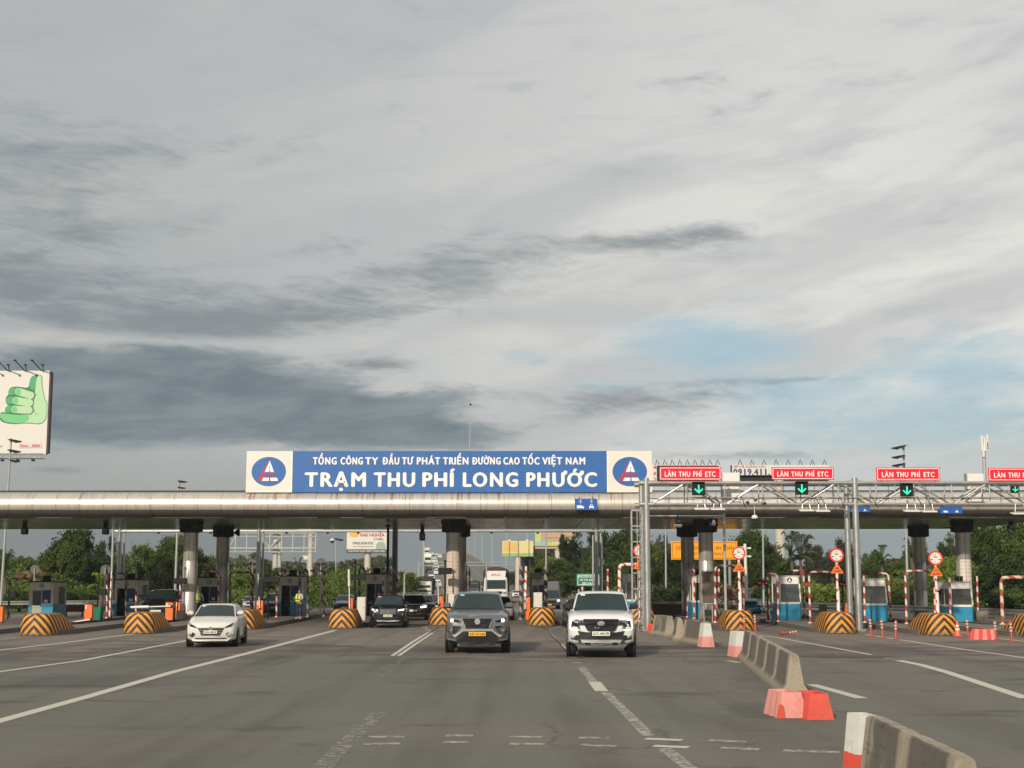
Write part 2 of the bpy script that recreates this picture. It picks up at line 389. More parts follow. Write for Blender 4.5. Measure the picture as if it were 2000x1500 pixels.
bw = stripes('dark_light_pipe', (.035, .02, .02), (.26, .25, .23), .56, (1, 1, 1), duty=.5, dirt=.3)
chevron = stripes('chevron_paint', (.020, .014, .011), (.64, .265, .020), .365, (1.0, .9, 1), absx=True, duty=.5, off=.07, rough=.6, dirt=.30)

# ================================================================== ground
STAINS = [(gr(*p_).x, gr(*p_).y, w_, h_, a_) for p_, w_, h_, a_ in (((1350, 1266), 3.2, 1.6, .75), ((1640, 1280), 4.2, 2.2, .6), ((1010, 1258), 2.4, 2.2, .55), ((560, 1262), 4.5, 2.5, .35), ((180, 1330), 3.5, 3.0, .35), ((1230, 1262), 2.0, 2.0, .4), ((1500, 1385), 1.0, 2.2, .4))]
def road_material():
    m = bpy.data.materials.new('asphalt'); m.use_nodes = True
    nt = m.node_tree; q = NB(nt); bs = nt.nodes['Principled BSDF']
    pos = nt.nodes.new('ShaderNodeNewGeometry').outputs['Position']; X, Y, Z = q.sep(pos)
    edge = q.noise(q.comb(q.m('MULTIPLY', X, .25), q.m('MULTIPLY', Y, .9), 0), 1.0, 5, .65)
    old = q.smooth(q.m('ADD', Y, q.m('MULTIPLY', q.m('SUBTRACT', edge, .5), 7.0)), 42.0, 44.5)      # two surfacings: grey new, brown worn
    lane = q.noise(q.comb(q.m('MULTIPLY', X, .85), q.m('MULTIPLY', Y, .035), 3), 1.0, 4, .55)
    patch = q.noise(q.comb(q.m('MULTIPLY', X, .10), q.m('MULTIPLY', Y, .16), 7), 1.0, 5, .6)
    fine_ = q.noise(pos, 38.0, 3, .7); mid_ = q.noise(pos, 3.0, 6, .65)
    base = q.mix(old, (.128, .124, .101), (.182, .153, .125))
    base = q.mix(q.m('MULTIPLY', q.smooth(lane, .45, .66), .50), base, (.070, .062, .052))
    base = q.mix(q.m('MULTIPLY', q.smooth(patch, .42, .64), .30), base, (.19, .165, .13))
    # oily stop zones, tyre rubber in the waiting lanes
    oil = q.noise(q.comb(q.m('MULTIPLY', X, .22), q.m('MULTIPLY', Y, .45), 13), 1.0, 6, .7)
    band = q.m('EXPONENT', q.m('MULTIPLY', q.m('POWER', q.m('DIVIDE', q.m('SUBTRACT', Y, 47.5), 6.0), 2.0), -1.0))
    base = q.mix(q.m('MULTIPLY', q.smooth(q.m('ADD', oil, q.m('MULTIPLY', band, .16)), .56, .68), .62), base, (.045, .040, .036))
    skid = q.noise(q.comb(q.m('MULTIPLY', X, 3.4), q.m('MULTIPLY', Y, .05), 21), 1.0, 3, .6)
    base = q.mix(q.m('MULTIPLY', q.m('MULTIPLY', q.smooth(skid, .60, .72), old), .42), base, (.05, .043, .037))
    # tyre-dark patches where cars brake and turn
    for (sx_, sy_, wx_, wy_, am_) in STAINS:
        e_ = q.m('ADD', q.m('POWER', q.m('ABSOLUTE', q.m('DIVIDE', q.m('SUBTRACT', X, sx_), wx_)), 2.0), q.m('POWER', q.m('ABSOLUTE', q.m('DIVIDE', q.m('SUBTRACT', Y, sy_), wy_)), 2.0))
        w_ = q.m('ADD', q.m('EXPONENT', q.m('MULTIPLY', e_, -1.0)), q.m('MULTIPLY', q.m('SUBTRACT', oil, .5), 2.2))
        base = q.mix(q.m('MULTIPLY', q.smooth(w_, .35, .85), am_), base, (.040, .038, .036))
    # fine cracks in the older surfacing, drips down each lane
    vo_ = nt.nodes.new('ShaderNodeTexVoronoi'); vo_.feature = 'DISTANCE_TO_EDGE'; vo_.inputs['Scale'].default_value = .32
    cw = nt.nodes.new('ShaderNodeVectorMath'); cw.operation = 'MULTIPLY_ADD'; nt.links.new(q.noise(pos, 1.2, 4, .6, 0, True), cw.inputs[0]); cw.inputs[1].default_value = (1.4, 1.4, 0); nt.links.new(pos, cw.inputs[2]); nt.links.new(cw.outputs[0], vo_.inputs['Vector'])
    crack = q.m('MULTIPLY', q.smooth(vo_.outputs['Distance'], .022, .006), q.smooth(patch, .50, .60))
    base = q.mix(q.m('MULTIPLY', crack, .40), base, (.03, .028, .026))
    drip = q.noise(q.comb(q.m('MULTIPLY', X, 2.2), q.m('MULTIPLY', Y, .9), 31), 1.0, 4, .7)
    base = q.mix(q.m('MULTIPLY', q.smooth(drip, .66, .72), .5), base, (.05, .045, .04))
    g = q.m('MULTIPLY_ADD', q.m('SUBTRACT', fine_, .5), .60, q.m('MULTIPLY_ADD', q.m('SUBTRACT', mid_, .5), .30, 1.0))
    base = q.mix(1.0, base, q.comb(g, g, g), 'MULTIPLY')
    nt.links.new(base, bs.inputs['Base Color'])
    nt.links.new(q.m('MULTIPLY_ADD', mid_, .2, .66), bs.inputs['Roughness'])
    bs.inputs['Specular IOR Level'].default_value = .35
    bn = nt.nodes.new('ShaderNodeBump'); bn.inputs['Strength'].default_value = .35; bn.inputs['Distance'].default_value = .01
    nt.links.new(fine_, bn.inputs['Height']); nt.links.new(bn.outputs[0], bs.inputs['Normal'])
    return m
asphalt = road_material()
grass_mat = pm('grass_ground', (.060, .085, .022), .95, var=.5, scale=.8, world=True, bump=.6, bscale=9)
ground = structure(MB().add([(-2500, -60, -.06), (2500, -60, -.06), (2500, 5000, -.06), (-2500, 5000, -.06)], [(0, 1, 2, 3)]).build('ground', grass_mat))
# road sheet: wide plaza, then the highway narrowing towards the bridge (its centre swings left)
def road_mid(Y): return 0.0 if Y < 110 else -(Y - 110) * .0605
def road_half(Y):
    if Y < 108: return 33.0 if Y < 100 else 33.0 - (Y - 100) * .9
    return max(15.0, 26.0 - (Y - 108) * .12)
rv, rf = [], []
YS = [-50, 0, 20, 40, 60, 80, 100, 104, 108, 112, 120, 135, 150, 175, 200, 230]
for i, Y in enumerate(YS):
    rv += [(road_mid(Y) - road_half(Y), Y, 0), (road_mid(Y) + road_half(Y), Y, 0)]
    if i: rf.append((2 * i - 2, 2 * i - 1, 2 * i + 1, 2 * i))
road = structure(MB().add(rv, rf).build('road', asphalt))

def paint_material(name, col, wear, sc=6.0):
    m = bpy.data.materials.new(name); m.use_nodes = True
    nt = m.node_tree; q = NB(nt); bs = nt.nodes['Principled BSDF']
    pos = nt.nodes.new('ShaderNodeNewGeometry').outputs['Position']
    n = q.noise(pos, sc, 6, .75); n2 = q.noise(pos, 45, 2, .6)
    f = q.smooth(q.m('ADD', q.m('MULTIPLY', n, .7), q.m('MULTIPLY', n2, .3)), wear - .05, wear + .07)
    bs.inputs['Base Color'].default_value = (*col, 1); bs.inputs['Roughness'].default_value = .7
    nt.links.new(q.m('MULTIPLY_ADD', f, .97, .03) if wear < .5 else f, bs.inputs['Alpha'])
    return m
paint = paint_material('road_paint', (.52, .49, .41), .36)
paint_worn = paint_material('worn_road_paint', (.40, .375, .31), .475); paint_faint = paint_material('faint_road_paint', (.28, .27, .225), .53); paint_mid = paint_material('half_worn_road_paint', (.27, .26, .215), .495)
seam_mat = pm('road_joint', (.025, .022, .020), .9)
def ribbon(name, pix, w, m, z=.004, raw=False):
    P = [Vector(p) if raw else gr(*p) for p in pix]; vs = []
    for i, p in enumerate(P):
        d = (P[min(i + 1, len(P) - 1)] - P[max(i - 1, 0)]); n = Vector((-d.y, d.x, 0)).normalized() * w / 2
        vs += [(p.x - n.x, p.y - n.y, z), (p.x + n.x, p.y + n.y, z)]
    fs = [(2 * i, 2 * i + 1, 2 * i + 3, 2 * i + 2) for i in range(len(P) - 1)]
    return MB().add(vs, fs).build(name, m, road)
def dense(pts, k=4):
    out = []
    for a, c in zip(pts, pts[1:]):
        for j in range(k): t = j / k; out.append((a[0] + (c[0] - a[0]) * t, a[1] + (c[1] - a[1]) * t))
    return out + [pts[-1]]
ribbon('lane_line', dense([(-60, 1425), (0, 1408), (170, 1361), (340, 1312), (480, 1277), (655, 1231)]), .27, paint)
ribbon('lane_line', dense([(-60, 1321), (0, 1312), (160, 1290), (360, 1252), (470, 1232)]), .20, paint)
ribbon('lane_line', dense([(-60, 1276), (0, 1270), (120, 1256), (262, 1238)]), .20, paint)
ribbon('lane_line', dense([(-30, 1251), (0, 1249), (33, 1246)]), .16, paint_worn)
ribbon('lane_line', [(767, 1281), (806, 1254), (838, 1235)], .15, paint)
ribbon('lane_line', [(778, 1281), (816, 1255), (845, 1236)], .13, paint)
ribbon('lane_line', [(828, 1225), (842, 1234), (868, 1229)], .22, paint_worn)
ribbon('road_joint', [(772, 1281), (811, 1254.5), (858, 1224)], .05, seam_mat, .007)
ribbon('lane_line', [(626, 1503), (668, 1459), (710, 1421), (742, 1391)], .27, paint_mid)
ribbon('lane_line', [(742, 1330), (770, 1300), (790, 1283)], .18, paint_faint)
ribbon('lane_line', [(1028, 1224), (1069, 1233), (1093, 1224)], .2, paint_worn)
ribbon('lane_line', [(1067, 1232), (1086, 1247)], .14, paint_worn)
ribbon('lane_line', [(1096, 1259), (1115, 1277)], .12, paint)
ribbon('road_joint', [(1061, 1225), (1087, 1251), (1116, 1282)], .06, seam_mat, .007)
ribbon('lane_line', [(1110, 1283.5), (1126, 1284)], .16, paint)
ribbon('lane_line', [(1117, 1294.5), (1136, 1294.5)], .16, paint)
ribbon('lane_line', [(1127, 1302), (1143, 1302.5)], .14, paint_worn)
ribbon('lane_line', dense([(1136, 1304), (1159, 1332)]), .20, paint_worn)
ribbon('lane_line', [(1161, 1332), (1175, 1350)], .28, paint)
ribbon('lane_line', dense([(1183, 1353), (1225, 1394), (1268, 1438)]), .20, paint_worn)
ribbon('lane_line', dense([(1298, 1462), (1350, 1503)]), .20, paint_worn)
for (xa, ya, xb, yb, g) in ((720, 1439.5, 790, 1439, 0), (711, 1454, 781, 1452.5, 0), (870, 1437, 924, 1437, 0), (864, 1450, 915, 1450, 0), (996, 1438.5, 1061, 1440, 0), (996, 1453, 1063, 1454, 0),
                            (1130, 1441, 1190, 1442, 0), (1134, 1455, 1203, 1457.5, 0), (1261, 1443, 1332, 1446, 1), (1276, 1457, 1345, 1460, 1), (1385, 1446, 1457, 1449.5, 0), (1408, 1461, 1484, 1464, 0), (1530, 1466, 1640, 1470, 0)):
    ribbon('rumble_bar', [(xa, ya), ((xa + xb) / 2, (ya + yb) / 2), (xb, yb)], .24, paint if g else paint_worn)
ribbon('lane_line', dense([(1430, 1233), (1475, 1240), (1522, 1246), (1610, 1262), (1702, 1279)]), .15, paint)
ribbon('lane_line', dense([(1690, 1239), (1760, 1250), (1880, 1268), (1995, 1284), (2060, 1292)]), .16, paint)
ribbon('lane_line', dense([(1755, 1290), (1800, 1299), (1850, 1313), (1920, 1336), (2005, 1364)]), .28, paint)
ribbon('lane_line', [(1585, 1337), (1640, 1352), (1683, 1364)], .26, paint)
ribbon('lane_line', [(1862, 1233), (1900, 1238), (1940, 1246), (2010, 1254)], .14, paint)
ribbon('lane_line', [(1421, 1290.5), (1446, 1294)], .22, paint)
ribbon('lane_line', [(1590, 1293), (1640, 1292.5)], .10, paint_worn)
ribbon('lane_line', [(1727, 1285), (1745, 1288)], .16, paint_worn)
# highway lines beyond the plaza
for off in (-9.5, -5.8, -2.1, 3.5, 7.2, 10.8):
    ribbon('lane_line', [(road_mid(Y) + off, Y, 0) for Y in (112, 130, 150, 175, 200, 229)], .18, paint_worn, raw=True)

# ------------------------------------------------------------------ toll islands
ISL = []      # (centre x, nose front y, width)
def nose_mesh(w, h=.90):
    mb = MB(); loops = []
    # stations from the front (rounded bull-nose) to the back slope: (y, half width, height)
    for (y, hw, ht) in ((0.0, w * .44, .02), (0.0, w * .44, h * .35), (.06, w * .45, h * .80), (.16, w * .455, h * .97), (.32, w * .46, h), (1.9, w * .47, h), (2.7, w * .46, h * .72), (3.6, w * .44, .34), (4.1, w * .40, .20)):
        tw = hw * (.84 if y > .05 else .93)
        n = 10; L = []
        b0 = hw * 1.06
        prof = [(-b0, 0), (-b0 * .99, ht * .35), (-b0 * .95, ht * .7), (-tw, ht * .96), (-tw * .86, ht), (0, ht), (tw * .86, ht), (tw, ht * .96), (b0 * .95, ht * .7), (b0 * .99, ht * .35), (b0, 0)]
        curve = .26 * (1 if y < 1.0 else max(0, 1.9 - y) / .9)
        for px, pz in prof: L.append(Vector((px, y + curve * abs(px / b0) ** 3.0, pz)))
        loops.append(L)
    mb.loft(loops, True, True)
    return mb.mesh('nose', chevron, 28)
NOSE = nose_mesh(1.36)
isl_desc = ['cut off by the left picture edge', 'in front of the leftmost booth with blue blind', 'in front of the lowered white barrier arm', 'partly behind the white sedan',
            'left of the black SUV', 'half hidden by the grey SUV', 'between the grey SUV and the white pickup', 'behind the tall steel gantry pole beside the white pickup',
            'with two red posts before it', 'left of the double gantry pole on the right', 'with an orange cone at its right foot', 'cut off by the right edge of the picture']
isl_px = [(-125, 1247), (65, 1242), (267, 1238), (468, 1230), (667, 1228), (864, 1222), (1059, 1223), (1255, 1221), (1447, 1232), (1645, 1238), (1846, 1242), (2045, 1246)]
for k, (px, py) in enumerate(isl_px):
    p = gr(px, py); Yb = 108.0; w = 1.75
    t = thing('toll_island', 'long kerb island of the nose ' + isl_desc[k], 'traffic island', (p.x, p.y, 0), 0, 'toll islands')
    mb = MB(); L = Yb - p.y
    lo, hi = [], []
    outline = [(-w / 2, 2.6), (-w * .42, 1.4), (-w * .2, .9), (w * .2, .9), (w * .42, 1.4), (w / 2, 2.6), (w / 2, L), (-w / 2, L)]
    mb.loft([[Vector((x_, y_, 0)) for x_, y_ in outline], [Vector((x_, y_, .20)) for x_, y_ in outline]], True, False)
    mb.build('kerb', kerb_mat, t)
    ins = [(x_ * .88, y_ + (.12 if y_ < 3 else 0)) for x_, y_ in outline]
    MB().loft([[Vector((x_, y_, .20)) for x_, y_ in outline], [Vector((x_, y_, .204)) for x_, y_ in ins]], True, True).build('paving', island_top_mat, t)
    if True:
        n = thing('crash_cushion', 'chevron striped nose ' + isl_desc[k], 'crash barrier', (p.x, p.y, 0), 0, 'striped island noses')
        link('nose_block', NOSE, n)
        # heap of sand and stones in the lee of the nose
        s_ = MB(); loops = []
        for i_, (y, r_) in enumerate(((3.4, .05), (3.9, .34), (4.5, .42), (5.2, .25), (5.8, .04))):
            loops.append([Vector((r_ * 1.5 * math.cos(a), y, .2 + max(0, r_ * .7 * math.sin(a)))) for a in [math.pi * j / 8 for j in range(9)]])
    ISL.append((p.x, p.y))
def isl(k, dy=0.0): return ISL[k][0], ISL[k][1] + dy, .204

# ================================================================== the canopy
DF, DB = 71.9, 88.4        # front and rear edge of the roof
ZB, ZT = 5.38, 6.72
XL, XR = -33.0, 27.6
canopy = thing('toll_canopy', 'long flat toll plaza roof with rounded metal edge on round metal columns', 'canopy', (0, DF, 0))
def fascia_material():
    m = bpy.data.materials.new('fascia_metal'); m.use_nodes = True
    nt = m.node_tree; q = NB(nt); bs = nt.nodes['Principled BSDF']
    pos = nt.nodes.new('ShaderNodeNewGeometry').outputs['Position']; X, Y, Z = q.sep(pos)
    grime = q.noise(q.comb(q.m('MULTIPLY', X, 2.6), 0, q.m('MULTIPLY', Z, .7)), 1.0, 6, .7)
    drip = q.noise(q.comb(q.m('MULTIPLY', X, 5.5), 0, q.m('MULTIPLY', Z, .22)), 1.0, 4, .7)
    broad = q.noise(q.comb(q.m('MULTIPLY', X, .35), 2, 0), 1.0, 3, .5)
    base = q.mix(q.m('MULTIPLY', q.smooth(grime, .42, .72), .55), (.64, .60, .53), (.28, .25, .21))
    # rust running down from the feet of the sign frame
    under = q.m('MULTIPLY', q.m('GREATER_THAN', X, -13.8), q.m('LESS_THAN', X, 5.9))
    ru = q.m('MULTIPLY', q.m('MULTIPLY', q.smooth(q.m('ADD', drip, q.m('MULTIPLY', broad, .35)), .68, .86), under), q.smooth(Z, 5.75, 6.65))
    base = q.mix(q.m('MULTIPLY', ru, .9), base, (.33, .10, .03))
    foot = q.m('MULTIPLY', q.smooth(Z, 5.84, 5.78), .9)      # shade on the underside of the bull-nose, painted into the colour
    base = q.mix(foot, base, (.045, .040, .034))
    nt.links.new(base, bs.inputs['Base Color'])
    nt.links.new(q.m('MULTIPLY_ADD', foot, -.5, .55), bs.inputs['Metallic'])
    nt.links.new(q.m('MULTIPLY_ADD', grime, .25, .26), bs.inputs['Roughness'])
    return m
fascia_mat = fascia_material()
# one panel of the bull-nose, 1.2 m wide, with real depth and a lapped edge
PW = 1.195
def panel_mesh(w):
    mb = MB(); prof = []
    cz, ry, rz = (ZB + ZT) / 2 + .03, .85, (ZT - ZB) / 2 - .02
    for k in range(13):
        a = math.pi / 2 - math.pi * k / 12
        prof.append((.85 - ry * math.cos(a) ** .9 if math.cos(a) > 0 else .85, cz + rz * math.sin(a)))
    inner = [(y + .05, z - (z - cz) * .06) for y, z in reversed(prof)]
    loop = prof + inner
    ins = .010
    L = [[Vector((x_, y_, z_)) for y_, z_ in loop] for x_ in (-w / 2 + ins, w / 2 - ins)]
    # small raised lip along the left edge
    mb.loft(L, True, True)
    lip = [(y - .012 if y < .8 else y, z) for y, z in prof] + [(y + .02, z) for y, z in reversed(prof)]
    mb.loft([[Vector((x_, y_, z_)) for y_, z_ in lip] for x_ in (-w / 2 + .004, -w / 2 + .034)], True, True)
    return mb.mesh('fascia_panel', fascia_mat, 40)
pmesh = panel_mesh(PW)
rng = random.Random(3)
nX = int((XR - XL) / PW)
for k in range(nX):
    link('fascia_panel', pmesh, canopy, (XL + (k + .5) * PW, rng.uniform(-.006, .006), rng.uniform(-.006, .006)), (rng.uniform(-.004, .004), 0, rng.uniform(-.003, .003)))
back_seal = MB(); back_seal.box(((XL + XR) / 2, .95, 6.05), (XR - XL, .1, 1.15)); back_seal.build('fascia_backing', black_metal, canopy)
rail = MB(); rail.box(((XL + XR) / 2, .62, ZT + .05), (XR - XL, .06, .07)); rail.build('edge_rail', dark_metal, canopy)
deck = MB(); deck.box(((XL + XR) / 2, (DB - DF) / 2 + .5, 6.62), (XR - XL, DB - DF - 1.6, .12)); deck.build('roof_deck', dark_metal, canopy)
def soffit_material():
    m = bpy.data.materials.new('soffit_metal'); m.use_nodes = True
    nt = m.node_tree; q = NB(nt); bs = nt.nodes['Principled BSDF']
    pos = nt.nodes.new('ShaderNodeNewGeometry').outputs['Position']; X, Y, Z = q.sep(pos)
    n = q.noise(pos, 1.3, 5, .6); w_ = q.noise(q.comb(q.m('MULTIPLY', X, .8), q.m('MULTIPLY', Y, .35), 0), 1.0, 3, .5)
    nt.links.new(q.mix(n, (.10, .095, .08), (.20, .19, .165)), bs.inputs['Base Color'])
    bs.inputs['Metallic'].default_value = .6; nt.links.new(q.m('MULTIPLY_ADD', n, .15, .16), bs.inputs['Roughness'])
    bn = nt.nodes.new('ShaderNodeBump'); bn.inputs['Strength'].default_value = .5; bn.inputs['Distance'].default_value = .05
    nt.links.new(w_, bn.inputs['Height']); nt.links.new(bn.outputs[0], bs.inputs['Normal'])
    return m
soffit_mat = soffit_material()
SP = 2.02
smb = MB(); smb.box((0, 0, 0), (SP - .03, 3.06, .05)); smesh = smb.mesh('soffit_panel', soffit_mat)
nS = int((XR - XL) / SP)
for k in range(nS):
    xx = XL + (k + .5) * SP
    rows = 5 if xx < XR - 3 else 4
    for r_ in range(rows):
        link('soffit_panel', smesh, canopy, (xx, .95 + 1.55 + r_ * 3.1, ZB + .03 + rng.uniform(-.006, .006)), (rng.uniform(-.003, .003), rng.uniform(-.002, .002), 0))
be = MB(); be.box(((XL + XR) / 2, DB - DF, ZB + .35), (XR - XL, .12, .66)); be.build('rear_fascia', dark_metal, canopy)

# columns, in front and rear pairs
COLX = [at(-150, 1150, 76).x, at(370, 1150, 76).x, at(885, 1150, 76).x, at(1380, 1150, 76).x, at(1884, 1150, 76).x]
def column(x, Y, r=.385, band=False, label=None, poster=False):
    y = Y - DF
    mb = MB(); mb.lathe([(r, .2), (r, 1.62), (r * .985, 1.63), (r * .985, 1.65), (r, 1.66), (r, 3.26), (r * .985, 3.27), (r * .985, 3.29), (r, 3.30), (r, ZB - .55)], (0, 0, 0), 28)
    c_ = mb.build('column', alu_col, canopy, (x, y, 0), smooth=30, label=label)
    s_ = MB(); s_.box((0, -r, 2.9), (.018, .018, 5.0)); s_.box((r * .86, -r * .5, 2.9), (.018, .018, 5.0)); s_.build('seam_strip', dark_metal, c_)
    k_ = MB(); k_.lathe([(r * 1.04, ZB - .62), (r * 1.62, ZB - .56), (r * 1.62, ZB - .12), (r * 1.75, ZB - .10), (r * 1.75, ZB + .0)], (0, 0, 0), 8); k_.build('capital', dark_metal, c_)
    l_ = MB(); l_.box((0, -r * 1.68, ZB - .32), (.16, .1, .2)); l_.build('spotlight', black_metal, c_)
    f_ = MB(); f_.lathe([(r * 1.12, .2), (r * 1.12, .5), (r * 1.0, .56)], (0, 0, 0), 20); f_.build('foot_collar', concrete, c_)
    if poster:
        # sun-bleached notice wrapped round the sunny face of the column
        pmat = poster_mat(poster)
        L0, L1 = [], []
        for j in range(13):
            a = R(-90 + (-62 + j * 124 / 12) + (18 if poster == 'b' else -6)); L0.append(Vector(((r + .006) * math.cos(a), (r + .006) * math.sin(a), 1.2))); L1.append(Vector(((r + .006) * math.cos(a), (r + .006) * math.sin(a), 3.9 if poster == 'a' else 3.35)))
        MB().loft([L0, L1], False, False).build('notice', pmat, c_)
    return c_
def poster_mat(kind):
    m = bpy.data.materials.new('notice_print_' + ('orange' if kind == 'a' else 'white')); m.use_nodes = True
    nt = m.node_tree; q = NB(nt); bs = nt.nodes['Principled BSDF']
    t = nt.nodes.new('ShaderNodeTexCoord'); X, Y, Z = q.sep(t.outputs['Object'])
    ln = q.m('GREATER_THAN', q.m('FRACT', q.m('MULTIPLY', Z, 5.2)), .62)
    n = q.noise(q.comb(q.m('MULTIPLY', X, 9), Y, q.m('MULTIPLY', Z, 22)), 1.0, 3, .7)
    f = q.m('MULTIPLY', ln, q.smooth(n, .42, .55))
    c1, c2 = ((.58, .49, .41), (.42, .29, .22)) if kind == 'a' else ((.66, .62, .56), (.55, .34, .30))
    nt.links.new(q.mix(q.m('MULTIPLY', f, .7), c1, c2), bs.inputs['Base Color']); bs.inputs['Roughness'].default_value = .75
    return m
for k, x_ in enumerate(COLX):
    column(x_, 76.0, poster={2: 'a', 4: 'b'}.get(k))
for k, x_ in enumerate(COLX):
    column(x_, 84.3)
# low concrete block at the foot of the second column and rods on the roof
blk = at(362, 1206, 75.2); tag(MB().box((0, 0, .25), (.38, .38, .5), bev=.03).build('concrete_block', concrete, None, (blk.x - .25, 75.1, .204)), 'small square concrete block at the left foot of the second canopy column', 'block')

# ================================================================== the big name board
blue_sign = pm('sign_blue', (.022, .120, .37), .42, var=.05, scale=.7)
sign_white = pm('sign_white', (.72, .68, .61), .45, var=.04, scale=.8, dirt=.08)
letter_white = pm('letter_white', (.82, .80, .76), .5, var=.03)
logo_red = pm('logo_red', (.52, .02, .045), .5, var=.03)
sign_red = pm('sign_red', (.74, .008, .035), .38, var=.04)
DS = DF + .35
s = thing('name_board', 'very long blue and white toll station name board standing on the canopy edge', 'sign', (0, DS, 0))
def PX(px, py, Y): p = at(px, py, Y); return p.x, p.z
xa, zt = PX(482, 881, DS); xb, zb = PX(1274, 961.5, DS); x1, _ = PX(570, 920, DS); x2, _ = PX(1186.5, 920, DS)
def slab(name, x0, x1, z0, z1, y0, y1, m, par): return MB().box(((x0 + x1) / 2, (y0 + y1) / 2, (z0 + z1) / 2), (x1 - x0, y1 - y0, z1 - z0)).build(name, m, par)
slab('back_frame', xa + .02, xb - .02, zb + .02, zt - .02, .012, .22, galv_dull, s)
slab('white_panel', xa, x1, zb, zt, 0, .012, sign_white, s); slab('white_panel', x2, xb, zb, zt, 0, .012, sign_white, s)
nb = 7
for k in range(nb):
    a, e = x1 + (x2 - x1) * k / nb, x1 + (x2 - x1) * (k + 1) / nb
    slab('blue_panel', a + .003, e - .003, zb, zt, 0, .012, blue_sign, s)
slab('divider', x1 - .03, x1 + .03, zb, zt, -.012, -.002, letter_white, s); slab('divider', x2 - .03, x2 + .03, zb, zt, -.012, -.002, letter_white, s)
for k in range(9):
    xx = xa + .6 + (xb - xa - 1.2) * k / 8
    MB().tube([(xx, .3, zb + .1), (xx, 1.9, ZT)], .03, 6).build('back_stay', galv_dull, s)
    MB().tube([(xx, .3, zt - .25), (xx, 2.2, ZT)], .03, 6).build('back_stay', galv_dull, s)
def txt(body, px0, px1, pyb, pyc, Y, yl, m, par, bold=.012, name='lettering', slant=0, narrow=.86):
    a, z0 = PX(px0, pyb, Y); e, z1 = PX(px1, pyc, Y); zc = z1
    return lettering(body, a - par.location.x, e - par.location.x, z0 - par.location.z, zc - par.location.z, yl, m, par, bold, name, slant, narrow)
# words set one by one so that the gaps match the board
L1 = [('TỔNG', 611, 658), ('CÔNG', 665, 709), ('TY', 713, 739), ('ĐẦU', 747, 780), ('TƯ', 785, 808), ('PHÁT', 814, 860), ('TRIỂN', 865, 915), ('ĐƯỜNG', 922, 978), ('CAO', 983, 1015), ('TỐC', 1020, 1054), ('VIỆT', 1059, 1098), ('NAM', 1105, 1143)]
L2 = [('TRẠM', 595, 715), ('THU', 730, 811), ('PHÍ', 825, 889), ('LONG', 904, 1012), ('PHƯỚC', 1028, 1166)]
for w_, a, e in L1: txt(w_, a + .7, e - .7, 907, 893.5, DS, -.010, letter_white, s, .036)
for w_, a, e in L2: txt(w_, a + 1.5, e - 1.5, 950, 923.5, DS, -.010, letter_white, s, .040)
def disc(rx, rz_, n=40, cx=0, cz=0): return [(cx + rx * math.cos(2 * math.pi * k / n), cz + rz_ * math.sin(2 * math.pi * k / n)) for k in range(n)]
def emblem(px, py, par):
    cx, cz = PX(px, py, DS); u = 1 / pxm(DS)
    def q(pts, y, m, nm): MB().prism([(cx + a * u, cz + e * u) for a, e in pts], y, y + .004).build(nm, m, par)
    q(disc(34, 29), -.010, blue_sign, 'emblem_disc')
    q([(1.5, 22), (-8, -1), (10.5, -1)], -.016, letter_white, 'emblem_road'); q([(-10.5, -12), (16.5, -12), (19, -18.5), (-13.5, -18.5)], -.016, letter_white, 'emblem_road')
    q([(.8, 9), (2.2, 9), (2.2, 5), (.8, 5)], -.020, blue_sign, 'emblem_dash'); q([(.4, 2), (2.6, 2), (2.6, -1), (.4, -1)], -.020, blue_sign, 'emblem_dash'); q([(1, -12), (3.2, -12), (3.4, -18.5), (.8, -18.5)], -.020, blue_sign, 'emblem_dash')
    q([(0, 22), (-2.2, 20), (-21, -18.5), (-14.5, -18.5), (-7, -6), (-9, -1)], -.018, logo_red, 'emblem_stroke')
    lettering('VEC', cx - 9 * u, cx + 14 * u, cz - 10.5 * u, cz - 3 * u, -.022, logo_red, par, .02, 'emblem_letters', .25)
emblem(525, 921, s); emblem(1230, 921, s)

# lightning rod
p = at(916, 881, DF + 3)
r_ = thing('lightning_rod', 'thin lightning rod rising above the middle of the blue name board', 'mast', (p.x, DF + 3, ZT - .05))
top = at(919, 791, DF + 3)
MB().tube([(0, 0, 0), (top.x - p.x, 0, top.z - ZT)], [.035, .012], 6).build('rod', galv_dull, r_)
MB().lathe([(.0, 0), (.05, .05), (.05, .1), (0, .16)], (top.x - p.x, 0, top.z - ZT), 8).build('tip', dark_metal, r_)
for a in range(3): MB().tube([(0, 0, 1.9), (.5 * math.cos(a * 2.1), .5 * math.sin(a * 2.1), 0)], .012, 5).build('stay', galv_dull, r_)

